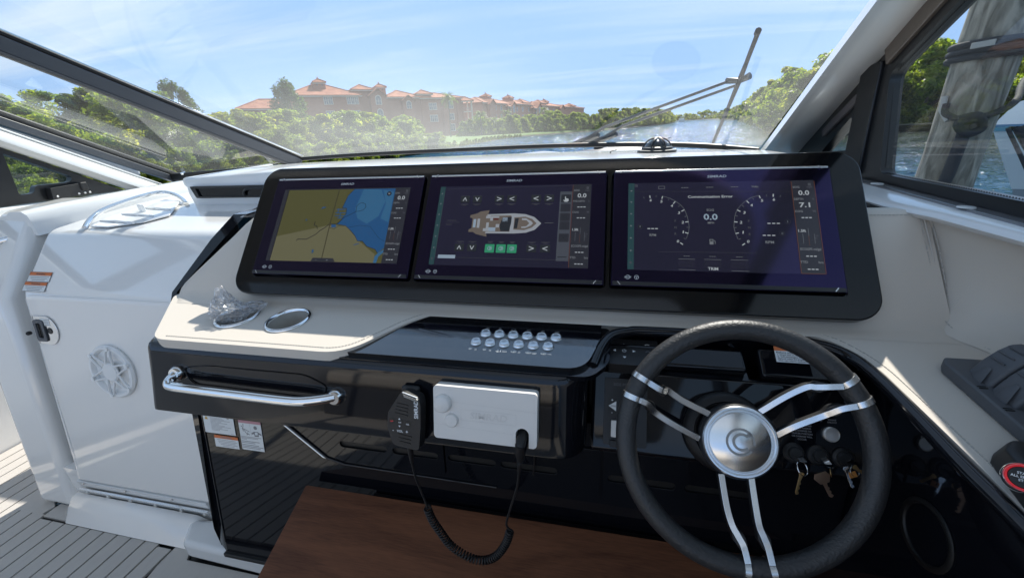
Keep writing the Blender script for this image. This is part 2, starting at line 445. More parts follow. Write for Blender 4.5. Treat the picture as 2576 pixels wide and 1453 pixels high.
def thing(name, label, cat, loc, group=None):
    o = bpy.data.objects.new(name, None); COL.objects.link(o)
    o.empty_display_size = 0.05
    o.location = loc; LOC[o.name] = V(loc)
    return tag(o, label, cat, group)

def wloc(o):
    return LOC.get(o.name, V((0, 0, 0)))

class MB:
    def __init__(s): s.v, s.f, s.m = [], [], []
    def add(s, vs, fs, mi=0):
        k = len(s.v); s.v += [tuple(p) for p in vs]
        s.f += [tuple(i + k for i in f) for f in fs]; s.m += [mi] * len(fs)
        return s
    def hexa(s, a, b, mi=0):
        """two quads of four points, joined into a solid"""
        return s.add(list(a) + list(b), [(3, 2, 1, 0), (4, 5, 6, 7), (0, 1, 5, 4), (1, 2, 6, 5), (2, 3, 7, 6), (3, 0, 4, 7)], mi)
    def box(s, lo, hi, mi=0):
        (x0, y0, z0), (x1, y1, z1) = lo, hi
        return s.hexa([(x0, y0, z0), (x1, y0, z0), (x1, y1, z0), (x0, y1, z0)], [(x0, y0, z1), (x1, y0, z1), (x1, y1, z1), (x0, y1, z1)], mi)
    def obox(s, c, ax, size, mi=0):
        c = V(c); X, Y, Z = [V(a).normalized() * (h / 2) for a, h in zip(ax, size)]
        lo = [c - X - Y - Z, c + X - Y - Z, c + X + Y - Z, c - X + Y - Z]
        return s.hexa(lo, [p + 2 * Z for p in lo], mi)
    def prism(s, poly, d, mi=0):
        """polygon (3d points) pushed along d"""
        n = len(poly); d = V(d); a = [V(p) for p in poly]
        s.add(a + [p + d for p in a], [tuple(range(n - 1, -1, -1)), tuple(range(n, 2 * n))] + [(i, (i + 1) % n, n + (i + 1) % n, n + i) for i in range(n)], mi)
        return s
    def loft(s, rows, closed=False, caps=False, mi=0):
        n = len(rows[0]); vs = [p for r in rows for p in r]; fs = []
        for i in range(len(rows) - 1):
            for j in range(n if closed else n - 1):
                k = (j + 1) % n
                fs.append((i * n + j, i * n + k, (i + 1) * n + k, (i + 1) * n + j))
        if caps: fs += [tuple(range(n - 1, -1, -1)), tuple(range((len(rows) - 1) * n, len(rows) * n))]
        return s.add(vs, fs, mi)
    def tube(s, path, r, seg=12, closed=False, caps=True, mi=0, squash=None):
        P = [V(p) for p in path]; n = len(P)
        rr = [r] * n if isinstance(r, (int, float)) else list(r)
        T = []
        for i in range(n):
            a = P[(i - 1) % n] if closed or i else P[i]; b = P[(i + 1) % n] if closed or i < n - 1 else P[i]
            T.append((b - a).normalized())
        up = V((0, 0, 1)) if abs(T[0].z) < 0.9 else V((1, 0, 0))
        N = (up - T[0] * up.dot(T[0])).normalized(); rows = []
        for i in range(n):
            N = (N - T[i] * N.dot(T[i])).normalized(); B = T[i].cross(N)
            rows.append([P[i] + (N * math.cos(2 * math.pi * k / seg) + B * math.sin(2 * math.pi * k / seg)) * rr[i] for k in range(seg)])
        if closed: rows.append(rows[0])
        return s.loft(rows, True, caps and not closed, mi)
    def lathe(s, prof, o, axis, seg=32, mi=0, caps=True):
        o = V(o); A = V(axis).normalized()
        u = A.orthogonal().normalized(); w = A.cross(u)
        rows = [[o + A * h + (u * math.cos(2 * math.pi * k / seg) + w * math.sin(2 * math.pi * k / seg)) * r for k in range(seg)] for r, h in prof]
        return s.loft(rows, True, caps, mi)
    def plate(s, outer, holes, fr, t, mi=0):
        """flat plate with holes: 2d outlines in frame fr=(o,u,v), thickness t behind the face along n=u x v"""
        o, u, v = V(fr[0]), V(fr[1]), V(fr[2]); nn = u.cross(v).normalized()
        loops = [outer] + list(holes)
        pts, fl, ed = [], [], []
        for lp in loops:
            k = len(pts); pts += [V((p[0], p[1])) for p in lp]
            fl.append(list(range(k, k + len(lp)))); ed += [(k + i, k + (i + 1) % len(lp)) for i in range(len(lp))]
        vo, eo, fo, *_ = delaunay_2d_cdt(pts, ed, [], 0, 1e-7)
        def inside(lp, x, y):
            c = False
            for i in range(len(lp)):
                (x0, y0), (x1, y1) = lp[i - 1][:2], lp[i][:2]
                if (y0 > y) != (y1 > y) and x < (x1 - x0) * (y - y0) / (y1 - y0) + x0: c = not c
            return c
        keep = []
        for f in fo:
            x = sum(vo[i].x for i in f) / len(f); y = sum(vo[i].y for i in f) / len(f)
            if inside(outer, x, y) and not any(inside(h_, x, y) for h_ in holes): keep.append(f)
        fo = keep
        P = [o + u * p.x + v * p.y for p in vo]
        n = len(P)
        front = []
        for f in fo:
            a = sum((vo[f[i]].x * vo[f[(i + 1) % len(f)]].y - vo[f[(i + 1) % len(f)]].x * vo[f[i]].y) for i in range(len(f)))
            front.append(tuple(f) if a > 0 else tuple(reversed(f)))
        cnt = {}
        for f in front:
            for i in range(len(f)):
                e = (f[i], f[(i + 1) % len(f)]); cnt[e] = 1
        walls = [(a + n, b + n, b, a) for a, b in cnt if (b, a) not in cnt]
        walls = [(b, a, a + n, b + n) for a, b in cnt if (b, a) not in cnt]
        return s.add(P + [p - nn * t for p in P], front + [tuple(i + n for i in reversed(f)) for f in front] + walls, mi)
    def build(s, name, mats, parent=None, smooth=None, bevel=None, label=None, cat=None, group=None, kind=None, subd=0):
        mats = mats if isinstance(mats, (list, tuple)) else [mats]
        P = np.array(s.v, dtype=float).reshape(-1, 3)
        if parent is not None:
            top = parent
            while top.parent: top = top.parent
            off = wloc(top)
        else:
            off = V((float((P[:, 0].min() + P[:, 0].max()) / 2), float((P[:, 1].min() + P[:, 1].max()) / 2), float(P[:, 2].min())))
        me = bpy.data.meshes.new(name)
        me.from_pydata([(p[0] - off[0], p[1] - off[1], p[2] - off[2]) for p in P], [], s.f)
        for m in mats: me.materials.append(m)
        if len(mats) > 1: me.polygons.foreach_set('material_index', s.m)
        bm = bmesh.new(); bm.from_mesh(me)
        bmesh.ops.recalc_face_normals(bm, faces=bm.faces[:])
        bm.to_mesh(me); bm.free()
        if smooth is not None or bevel:
            me.shade_smooth()
            me.set_sharp_from_angle(angle=math.radians(smooth if smooth is not None else 40))
        o = bpy.data.objects.new(name, me); COL.objects.link(o)
        if parent is not None: o.parent = parent
        else:
            o.location = off; LOC[o.name] = off
        if subd:
            md = o.modifiers.new('sub', 'SUBSURF'); md.levels = md.render_levels = subd
        if bevel:
            md = o.modifiers.new('edge', 'BEVEL'); md.width = bevel[0]; md.segments = bevel[1]
            md.limit_method = 'ANGLE'; md.angle_limit = math.radians(bevel[2] if len(bevel) > 2 else 35)
            md.harden_normals = True; md.use_clamp_overlap = True
        return tag(o, label, cat, group, kind)

def copy_obj(o, parent=None, delta=None):
    c = o.copy(); COL.objects.link(c)
    if parent is not None: c.parent = parent
    if delta is not None: c.location = V(o.location) + V(delta)
    return c

def lerp(a, b, t): return V(a) * (1 - t) + V(b) * t
def arc2(c, r, a0, a1, n):
    return [(c[0] + r * math.cos(math.radians(a0 + (a1 - a0) * i / n)), c[1] + r * math.sin(math.radians(a0 + (a1 - a0) * i / n))) for i in range(n + 1)]
def rrect(x0, y0, x1, y1, r, n=6):
    return arc2((x1 - r, y1 - r), r, 0, 90, n) + arc2((x0 + r, y1 - r), r, 90, 180, n) + arc2((x0 + r, y0 + r), r, 180, 270, n) + arc2((x1 - r, y0 + r), r, 270, 360, n)
def circ2(c, r, n=24): return [(c[0] + r * math.cos(2 * math.pi * i / n), c[1] + r * math.sin(2 * math.pi * i / n)) for i in range(n)]
def fillet(pts, r, n=5):
    """round the corners of a closed 2d polygon; r one radius or one per corner"""
    out = []; m = len(pts)
    for i in range(m):
        p, a, b = V(pts[i]), V(pts[i - 1]), V(pts[(i + 1) % m])
        q = r[i] if isinstance(r, (list, tuple)) else r
        if q <= 0: out.append(tuple(p)); continue
        d1, d2 = (a - p), (b - p); q = min(q, d1.length * 0.45, d2.length * 0.45)
        s, e = p + d1.normalized() * q, p + d2.normalized() * q
        for k in range(n + 1):
            t = k / n; w = s * (1 - t) ** 2 + p * 2 * t * (1 - t) + e * t * t
            out.append((w.x, w.y))
    return out
def spline(pts, per=8, closed=False):
    P = [V(p) for p in pts]; n = len(P); out = []
    for i in range(n if closed else n - 1):
        p0 = P[(i - 1) % n] if closed or i else P[i]; p1 = P[i]; p2 = P[(i + 1) % n]
        p3 = P[(i + 2) % n] if closed or i + 2 < n else p2
        for k in range(per):
            t = k / per
            out.append(0.5 * ((2 * p1) + (p2 - p0) * t + (2 * p0 - 5 * p1 + 4 * p2 - p3) * t * t + (3 * p1 - p0 - 3 * p2 + p3) * t ** 3))
    if not closed: out.append(P[-1])
    return out

_TX = {}
def text_geo(s):
    """outline of a line of text, cap height 1, left-aligned at 0"""
    if s not in _TX:
        cu = bpy.data.curves.new('text', 'FONT'); cu.body = s; cu.size = 1.0; cu.resolution_u = 2; cu.offset = 0.022
        ob = bpy.data.objects.new('text', cu); COL.objects.link(ob)
        dg = bpy.context.evaluated_depsgraph_get()
        me = bpy.data.meshes.new_from_object(ob.evaluated_get(dg))
        vs = [(v.co.x / 0.69, v.co.y / 0.69) for v in me.vertices]; fs = [tuple(p.vertices) for p in me.polygons]
        bpy.data.objects.remove(ob); bpy.data.curves.remove(cu); bpy.data.meshes.remove(me)
        w = max((v[0] for v in vs), default=0)
        _TX[s] = (vs, fs, w)
    return _TX[s]

class Print:
    """flat print on a surface: fr=(origin,u,v) with u to the right and v DOWN, in metres per unit k"""
    def __init__(s, fr, k=0.001, lift=0.0004):
        s.o, s.u, s.v = V(fr[0]), V(fr[1]).normalized(), V(fr[2]).normalized()
        s.n = s.v.cross(s.u).normalized(); s.k = k; s.lift = lift; s.mb = MB(); s.mats = []; s.lay = 0
    def mi(s, m):
        if m not in s.mats: s.mats.append(m)
        return s.mats.index(m)
    def pt(s, x, y): return s.o + s.u * x * s.k + s.v * y * s.k + s.n * (s.lift + s.lay * 0.00012)
    def poly(s, pts, m):
        s.mb.add([s.pt(*p) for p in pts], [tuple(range(len(pts)))], s.mi(m))
    def rect(s, x0, y0, x1, y1, m): s.poly([(x0, y0), (x1, y0), (x1, y1), (x0, y1)], m)
    def line(s, pts, w, m, closed=False):
        P = [V(p) for p in pts]
        if closed: P.append(P[0])
        for a, b in zip(P, P[1:]):
            d = (b - a)
            if d.length < 1e-6: continue
            q = V((-d.y, d.x)).normalized() * (w / 2); e = d.normalized() * (w * 0.2)
            s.poly([tuple(a + q - e), tuple(b + q + e), tuple(b - q + e), tuple(a - q - e)], m)
    def ring(s, c, r, w, m, a0=0, a1=360, n=20):
        A = arc2(c, r + w / 2, a0, a1, n); B = arc2(c, r - w / 2, a0, a1, n)
        for i in range(n): s.poly([A[i], A[i + 1], B[i + 1], B[i]], m)
    def disc(s, c, r, m, n=16): s.poly(circ2(c, r, n), m)
    def text(s, x, y, h, t, m, al='c', width=None, shear=0.0, rot=0.0):
        """text with cap height h, baseline centred so that y is its middle"""
        vs, fs, w = text_geo(t)
        sx = h if width is None else width / max(w, 1e-6)
        ox = {'c': -w * sx / 2, 'l': 0, 'r': -w * sx}[al]
        ca, sa = math.cos(rot), math.sin(rot); q = []
        for a, b in vs:
            px = ox + a * sx + shear * (b * h); py = -(b * h - h / 2)
            q.append(s.pt(x + px * ca - py * sa, y + px * sa + py * ca))
        s.mb.add(q, fs, s.mi(m))
    def build(s, name, parent, **kw): return s.mb.build(name, s.mats, parent, **kw)

# ------------------------------------------------------------------ large structure: water, banks
WZ = -0.9
mb = MB(); mb.add([(-3000, -600, WZ), (3000, -600, WZ), (3000, 4500, WZ), (-3000, 4500, WZ)], [(0, 1, 2, 3)])
mb.build('water', WATER, kind='structure')
# wavelets on the open reach of the river, real facets that catch the sun
ys = [10 * 1.0165 ** k for k in range(236)]
nx_ = 260
gx, gy = [], []
for yv in ys:
    w0, w1 = -30 - yv * 0.02, 34 + yv * 0.18
    gx.append(np.linspace(w0, w1, nx_)); gy.append(np.full(nx_, yv))
gx = np.array(gx); gy = np.array(gy)
sx_ = np.gradient(gx, axis=1); sy_ = np.gradient(gy, axis=0)
gx = gx + rng.uniform(-.4, .4, gx.shape) * sx_; gy = gy + rng.uniform(-.4, .4, gx.shape) * sy_
gz = WZ + 0.02 + rng.normal(size=gx.shape) * np.minimum(sx_, sy_) * 0.085
gv = np.stack([gx, gy, gz], -1).reshape(-1, 3)
gi = np.arange(gx.size).reshape(gx.shape)
gf = np.stack([gi[:-1, :-1], gi[:-1, 1:], gi[1:, 1:], gi[1:, :-1]], -1).reshape(-1, 4)
me = bpy.data.meshes.new('river_water'); me.from_pydata(gv.tolist(), [], gf.tolist()); me.materials.append(WATER)
rw = bpy.data.objects.new('river_water', me); COL.objects.link(rw); tag(rw, kind='structure')
LSH = [(-19.6, -120), (-19.6, 20), (-19.5, 51), (-20.3, 75), (-20.6, 92), (-17.5, 103), (-11.8, 112), (2.9, 140), (24, 215), (62, 400), (100, 640)]
RSH = [(60, 40), (46, 52), (30, 53.5), (20, 49.5), (19.5, 55), (23, 70), (27, 84), (42, 135), (80, 280), (140, 660)]
def bank(name, shore, out, mat, lip=0.45):
    rows = []
    for dx, z in ((0, WZ - 0.1), (0.5, WZ + lip * 0.6), (1.6, WZ + lip), (8, WZ + lip + 0.25)):
        rows.append([(x + dx * out, y, z) for x, y in shore])
    rows.append([(out * 2500, y, WZ + lip + 0.4) for x, y in shore])
    return MB().loft(rows).build(name, mat, smooth=60, kind='structure')
bank('river_bank', LSH, -1, MUD)
bank('mangrove_bank', RSH, 1, MUD)
MB().loft([[(-800, 690, WZ - .1), (900, 690, WZ - .1)], [(-800, 694, WZ + .5), (900, 694, WZ + .5)], [(-800, 2500, WZ + .6), (900, 2500, WZ + .6)]]).build('distant_bank', MUD, kind='structure')
# lawn strip on the bank in front of the flats
rows = []
lw = [(-19.9, 53), (-20.2, 62), (-20.8, 75), (-21.1, 92), (-18.0, 103), (-12.3, 112), (-5, 126), (2, 139)]
for dx, z in ((0.0, WZ + 0.05), (-0.5, WZ + 0.55), (-2.5, WZ + 0.72), (-9, WZ + 0.80), (-26, WZ + 0.85)):
    rows.append([(x + dx, y, z) for x, y in lw])
MB().loft(rows).build('lawn', LAWN, smooth=60, kind='structure')

# ------------------------------------------------------------------ the boat round the helm
# sole: dark base under separate foam planks with caulk gaps
MB().box((-2.80, -3.2, -0.06), (0.9, 0.78, -0.012)).box((-2.80, .78, -0.06), (-2.24, 1.6, -0.012)).build('cockpit_sole', GSK, kind='structure')
sole = bpy.data.objects['cockpit_sole']
PITCH = 0.0665
def mesh_box(name, lo, hi, mat):
    return MB().box(lo, hi).build(name, mat, sole)
i = 0
x = -2.79
while x < -0.95:
    x1 = x + PITCH - 0.006
    if x1 < -2.26: y1 = 1.55
    elif x1 < -2.13: y1 = 0.74
    elif x1 < -1.52: y1 = 0.722
    elif x1 < -1.44: y1 = 0.712
    else: y1 = 0.52
    o = MB().box((x, -1.2, -0.012), (x1, y1 - 0.01, 0.0)).build('plank', EVA, sole, bevel=(0.0015, 1))
    x += PITCH
# margin boards round the edge
def margin(poly, nm='plank'):
    MB().prism([(p[0], p[1], -0.012) for p in poly], (0, 0, 0.0125)).build(nm, EVA, sole, bevel=(0.0015, 1))
margin([(-2.31, 0.742), (-2.29, 0.726), (-2.145, 0.726), (-2.135, 0.765), (-2.25, 0.83), (-2.32, 0.80)])
margin([(-2.127, 0.722), (-1.492, 0.722), (-1.43, 0.78), (-2.127, 0.78)])
margin([(-1.458, 0.716)] + [(-1.456, 0.64), (-1.448, 0.60), (-1.43, 0.57), (-1.39, 0.548), (-0.9, 0.535)] + [(-0.9, 0.68), (-1.37, 0.68), (-1.425, 0.774)])
# hull sides, foredeck, hardtop
MB().box((-2.86, -3.2, -0.9), (-2.80, 1.9, 0.86)).build('bulwark_wall', GEL, bevel=(0.02, 3), kind='structure')
MB().box((0.80, -3.2, -0.9), (0.90, 1.7, 1.10)).build('hull_side_wall', GEL, bevel=(0.02, 3), kind='structure')
fd = [(-2.25, 2.05), (-2.0, 3.6), (-1.4, 5.2), (-0.8, 6.0), (-0.2, 5.2), (0.35, 3.6), (0.6, 2.0)]
MB().prism([(x, y, -0.5) for x, y in fd], (0, 0, 1.52)).build('foredeck_slab', GEL, bevel=(0.05, 3), kind='structure')
ht = fillet([(-2.15, -2.8), (0.64, -2.8), (0.60, 0.55), (0.3, 0.72), (-1.75, 0.72), (-2.1, 0.55)], 0.15)
MB().plate(ht, [rrect(-2.06, -2.7, 0.40, 0.12, 0.12)], ((0, 0, 2.03), (1, 0, 0), (0, 1, 0)), 0.09).build('hardtop_roof', pm('hardtop_liner', (0.42, 0.40, 0.37), 0.5), bevel=(0.03, 3), kind='structure')  # unseen hardtop; its wide opening is shaped to let fill light into the cockpit

MB().box((-2.30, 1.96, -0.9), (0.70, 2.0, 1.18)).build('cabin_wall', GEL, kind='structure')
MB().box((-2.80, -3.2, -0.05), (0.80, -1.2, 0.0)).build('aft_deck_floor', EVA, kind='structure')
lg = thing('bounce_lounge', 'unseen pale upholstered lounge added across the stern to bounce light forward', 'lounge', (-1.0, -2.9, 0))  # unseen lounge, added aft to bounce sunlight onto the port console
MB().box((-2.7, -3.1, 0.0), (0.6, -2.45, 0.42)).build('bounce_lounge_base', PLA, lg, bevel=(0.03, 3))  # unseen base kept dark so the fascia reflects black
MB().box((-2.68, -3.05, 0.425), (0.58, -2.42, 0.55)).build('bounce_lounge_seat', LEA, lg, bevel=(0.04, 4))
MB().box((-2.68, -3.18, 0.555), (0.58, -2.98, 1.0)).build('bounce_lounge_backrest', LEA, lg, bevel=(0.05, 4))
# --- port console: end post, door wall, sloped face, deck
pw = pm('console_gelcoat', (0.84, 0.825, 0.80), 0.10, coat=0.6, vary=(1.2, 0.02), bump=(2.0, 0.03, 0.012))
con = thing('port_console', 'white moulded console with round speaker, rising behind the teak grey sole', 'console', (-1.65, 0.85, 0.0))
X0, X1 = -1.955, -0.95
# smooth side profile of the moulding: up the raked face, over the sloped face, along the deck to the dash
def rounded_profile(P, r, n=4): 
    out = [P[0]]
    for a, p, b in zip(P, P[1:], P[2:]):
        a, p, b = V(a), V(p), V(b); q = min(r, (a - p).length * .45, (b - p).length * .45)
        s = p + (a - p).normalized() * q; e = p + (b - p).normalized() * q
        for k in range(n + 1):
            t = k / n; w = s * (1 - t) ** 2 + p * 2 * t * (1 - t) + e * t * t; out.append((w.x, w.y))
    out.append(P[-1]); return out
prof = rounded_profile([(0.790, 0.155), (0.908, 0.893), (1.050, 1.078), (1.36, 1.122), (1.955, 1.165)], 0.028, 5)
def strip(x0, x1, rx=0.0, dy=0.0):
    rows = [[(x, y + dy, z) for y, z in prof] for x in (x0, x1)]
    return rows
# face with a rounded port edge that turns back into the recess by the post
rows = [[(X0 - 0.012, y + 0.06, z - 0.005) for y, z in prof]]
for a in (0, 25, 50, 75, 90):
    c = 0.02
    rows.append([(X0 - 0.012 + c * (1 - math.cos(math.radians(a))), y + c * (1 - math.sin(math.radians(a))), z) for y, z in prof])
rows.append([(X1, y, z) for y, z in prof])
MB().loft(rows).build('door_face', pw, con, smooth=50)
# raised outline of the hatch door on the face
MB().tube([(-1.93, 0.9055, 0.8855), (-1.3, 0.9055, 0.8855)], 0.0022, 6).build('moulding_line', pw, con, smooth=60)
# seam of the hatch door down its port side, and the rubber buffer by the latch
MB().tube([(-1.938, 0.786 + 0.148 * (z - 0.12), z) for z in (0.16, 0.40, 0.64, 0.875)], 0.0009, 6).build('door_seam', GELG, con, smooth=60)
MB().lathe([(0.0, -.002), (0.007, -.002), (0.007, 0.006), (0.004, 0.010), (0.0, 0.010)], (-1.985, 0.885, 0.745), (.5, -1, .15), 14).build('buffer', RUBS, con, smooth=40)
# bottom hinge and its screws
h = MB().obox((-1.655, 0.7935, 0.133), ((1, 0, 0), (0, 1, 0.148), (0, -0.148, 1)), (0.62, 0.012, 0.032)).build('hinge', GELG, con, bevel=(0.002, 2))
for k, x in enumerate((-1.93, -1.72, -1.50)):
    MB().lathe([(0.0, -.001), (0.005, -.001), (0.005, 0.003), (0.003, 0.005), (0.0, 0.005)], (x, 0.785, 0.14), (0, -1, 0.15), 10).build('screw', BRU, h, smooth=40)
hw = MB().obox((-1.655, 0.785, 0.103), ((1, 0, 0), (0, 1, 0.3), (0, -0.3, 1)), (0.62, 0.010, 0.022)).build('hinge', ALU, con, bevel=(0.002, 2))
for x in (-1.915, -1.81, -1.70, -1.58, -1.46, -1.355):
    MB().lathe([(0.0, -.001), (0.0065, -.001), (0.0065, 0.004), (0.004, 0.007), (0.0, 0.007)], (x, 0.778, 0.106), (0, -1, 0.3), 10).build('screw', BRU, hw, smooth=40)
MB().box((-2.03, 0.80, 0.0), (-1.18, 0.83, 0.19)).build('hinge_backing', pw, con)
# rounded sill in front of the hinge
sp = [(0.800, 0.0), (0.782, 0.088), (0.762, 0.082), (0.742, 0.055), (0.722, 0.018), (0.712, 0.002)]
MB().loft([[(-2.03, 0.80, 0.0), (-2.02, .79, 0.05), (-2.02, 0.775, 0.05), (-2.025, 0.755, 0.035), (-2.03, 0.74, 0.012), (-2.03, 0.735, 0.002)],
           [(-1.99, y, z) for y, z in sp], [(-1.40, y - 0.002, z) for y, z in sp], [(-1.375, y + .01, z * 0.6) for y, z in sp]], caps=True).build('sill', pw, con, smooth=70)
# end post
pp_ = [(0.765, 0.0), (0.885, 0.875), (1.030, 1.085), (1.075, 1.142), (1.30, 1.165), (1.30, 0.9), (1.05, 0.0)]
MB().prism([(-2.225, y, z) for y, z in pp_], (0.20, 0, 0)).build('end_post', pw, con, bevel=(0.035, 5, 40))
# coaming that runs forward from the post to the windscreen
rm = [(-2.03, 1.055), (-1.985, 1.15), (-1.94, 1.32), (-1.90, 1.55), (-1.88, 1.80)]
rows = []
for k, (x, y) in enumerate(rm):
    z = 1.145 + 0.012 * k
    rows.append([(x - 0.34, y, z - 0.06), (x - 0.11, y, z - 0.012), (x - 0.09, y, z), (x - 0.03, y, z + 0.002), (x + 0.0, y - .004, z - 0.012), (x + 0.012, y - 0.006, z - 0.04), (x + 0.02, y - 0.008, 1.06 + 0.012 * k)])
MB().loft(rows, False, True).build('coaming', GEL, con, smooth=60)

# speaker: six arms over a cone, pale plastic
fu, fv = V((1, 0, 0)), V((0, 0.1464, 0.9892)); fn = fu.cross(fv)
so = V((-1.622, 0.8665, 0.632))
def F2(o, u, v, n, x, y, h=0): return o + u * x + v * y + n * h
WSP = pm('white_speaker_plastic', (0.80, 0.81, 0.81), 0.3)
spk = MB().lathe([(0.082, -.004), (0.094, 0.0), (0.097, 0.008), (0.092, 0.014), (0.084, 0.014), (0.079, 0.008), (0.077, 0.002), (0.045, -0.001), (0.0, 0.001)], so, fn, 48).build('speaker', WSP, con, smooth=40)
MB().lathe([(0.0, 0.004), (0.026, 0.004), (0.034, 0.012), (0.030, 0.017), (0.0, 0.018)], so, fn, 32).build('speaker_hub', WSP, spk, smooth=40)
for k in range(6):
    a = math.radians(20 + 60 * k)
    d = (math.cos(a), math.sin(a)); e = (-d[1], d[0]); m_ = MB()
    for sgn in (-1, 1):
        P = []
        for r, w, hh in ((0.026, 0.016, 0.013), (0.05, 0.012, 0.015), (0.07, 0.009, 0.016), (0.092, 0.007, 0.012)):
            P.append(F2(so, fu, fv, fn, d[0] * r + e[0] * w * sgn, d[1] * r + e[1] * w * sgn, hh))
        m_.tube(P, 0.0038, 6)
    m_.tube([F2(so, fu, fv, fn, d[0] * 0.088, d[1] * 0.088, 0.010), F2(so, fu, fv, fn, d[0] * 0.088, d[1] * 0.088, 0.020)], 0.0075, 10)
    m_.build('speaker_spoke', WSP, spk, smooth=50)
# latch plate: half-moon of polished steel, black cup and thumb hole
lo = V((-1.895, 0.8855, 0.762)); lu, lv, ln = fu, fv, fn
def L2(x, y): return (x, y)
outl = [(-0.045, -0.052)] + arc2((0.005, 0.0), 0.055, -72, 72, 14) + [(-0.045, 0.052)]
lp = MB().plate(outl, [rrect(-0.036, -0.036, 0.002, 0.034, 0.008), circ2((0.026, 0.0), 0.011, 16)], (lo + ln * 0.003, lu, lv), 0.003).build('latch_plate', CHR, con, bevel=(0.0008, 1))
MB().plate(rrect(-0.041, -0.041, 0.007, 0.039, 0.01), [rrect(-0.029, -0.028, -0.005, 0.026, 0.006)], (lo + ln * 0.008, lu, lv), 0.006).build('latch_cup', PLA, lp, bevel=(0.002, 2))
MB().plate(rrect(-0.03, -0.03, -0.004, 0.028, 0.005), [], (lo + ln * 0.0015, lu, lv), 0.001).build('latch_pull', PLB, lp)
MB().lathe([(0.0115, 0.004), (0.010, 0.005), (0.0085, -0.001), (0.0, -0.001)], lo + lu * 0.026, ln, 16).build('thumb_lock', PLB, lp, smooth=40)
pr = Print((lo + ln * 0.003, lu, -lv), 1.0, 0.0004)
pr.rect(-0.008, -0.046, 0.034, -0.018, PAPER); pr.lay = 1
for yy in (-0.040, -0.032, -0.024): pr.rect(0.010, yy, 0.030, yy + 0.003, LPRINT)
pr.ring((0.0, -0.032), 0.005, 0.0015, LPRINT)
pr.build('sticker', lp)
# two warning stickers on the sloped face
su, sv = V((1, 0, 0)), V((0, 0.61, 0.79)).normalized(); sn = su.cross(sv)
def sloped(y): 
    t = (y - 0.908) / (1.050 - 0.908); return 0.893 + t * (1.078 - 0.893)
for k, (x0, yb, wd, ht_, txts) in enumerate(((-1.957, 0.9335, 0.103, 0.034, ('', '')), (-1.962, 0.9125, 0.104, 0.032, ('', '')))):
    o = V((x0, yb, sloped(yb))) + sn * 0.0012
    p = Print((o + sv * ht_, su, -sv), 0.001, 0.0005)
    W_, H_ = wd * 1000, ht_ * 1000
    p.rect(-1, -1, W_ + 1, H_ + 1, DPRINT); p.lay = 1
    p.rect(0, 0, W_, H_, PAPER); p.lay = 2
    p.rect(0, 0, W_, H_ * 0.36, ORNG); p.lay = 3
    p.text(W_ / 2, H_ * 0.18, 6, 'WARNING', DPRINT)
    for q, (a, b) in enumerate(((8, 95), (12, 90), (20, 82))): p.rect(a, H_ * (0.46 + 0.18 * q), b, H_ * (0.46 + 0.18 * q) + 2.2, LPRINT)
    p.build('warning_sticker', con)
# stainless grab rail with clear acrylic slats on the deck
def deck(x, y): return V((x, y, 1.0785 + (y - 1.05) * 0.142))
ga = thing('deck_rail', 'curved stainless rail with ribbed clear wind break on the white deck', 'grab rail', (-1.75, 1.2, 1.09))
arcp = [(-1.80, 1.065, 0.004), (-1.825, 1.11, 0.022), (-1.84, 1.18, 0.036), (-1.838, 1.30, 0.04), (-1.825, 1.38, 0.036), (-1.77, 1.39, 0.025), (-1.70, 1.365, 0.012), (-1.65, 1.335, 0.003)]
P = spline([deck(x, y) + V((0, 0, h)) for x, y, h in arcp], 6)
MB().tube(P, 0.009, 12).build('rail_tube', CHR, ga, smooth=60)
tr = [(-1.79, 1.075), (-1.82, 1.15), (-1.825, 1.30), (-1.80, 1.375), (-1.70, 1.355), (-1.565, 1.19), (-1.60, 1.12), (-1.70, 1.07)]
MB().prism([deck(x, y) + V((0, 0, 0.003)) for x, y in tr], (0, 0, 0.006)).build('tray', GEL, ga, bevel=(0.003, 2))
for k in range(3):
    y0 = 1.12 + 0.07 * k
    a, b = deck(-1.80 + .01 * k, y0) + V((0, 0, 0.010)), deck(-1.62, y0 - 0.02) + V((0, 0, 0.010))
    MB().tube([a, lerp(a, b, .5) + V((0, 0, 0.004)), b], 0.004, 8).build('rib', WSP, ga, smooth=60)
MB().obox(deck(-1.735, 1.225) + V((0, 0, 0.022)), ((1, -0.3, 0), (0.3, 1, 0.14), (0, -.14, 1)), (0.03, 0.014, 0.03)).build('clip', WSP, ga, bevel=(0.004, 2))
# bulwark under the port window, window board with latch, white beam, dark sill
MB().box((-2.36, 0.2, 0.95), (-2.302, 1.9, 1.147)).build('inner_bulwark_wall', GEL, bevel=(0.012, 3), kind='structure')
pwn = thing('port_window', 'black framed triangular port window with a bolted latch block', 'window', (-2.33, 1.3, 1.147))
yz = lambda pts: [(y, z) for y, z in pts]
frame = [(0.60, 1.149), (1.585, 1.149), (1.213, 1.372), (0.60, 1.74)]
hole = fillet([(1.219, 1.345), (1.208, 1.185), (1.255, 1.185), (1.268, 1.214), (1.392, 1.213), (1.405, 1.236)], [0.004, 0.01, 0.018, 0.012, 0.014, 0.014])
hole2 = fillet([(1.10, 1.42), (1.085, 1.185), (0.70, 1.185), (0.70, 1.58)], 0.02)
MB().plate(frame, [hole, hole2], ((-2.315, 0, 0), (0, 1, 0), (0, 0, 1)), 0.03).build('window_frame', FRM, pwn, bevel=(0.002, 2))
MB().prism([(-2.335, y, z) for y, z in [(1.19, 1.17), (1.42, 1.17), (1.42, 1.25), (1.21, 1.36)]], (-0.005, 0, 0)).build('pane', GLP, pwn)
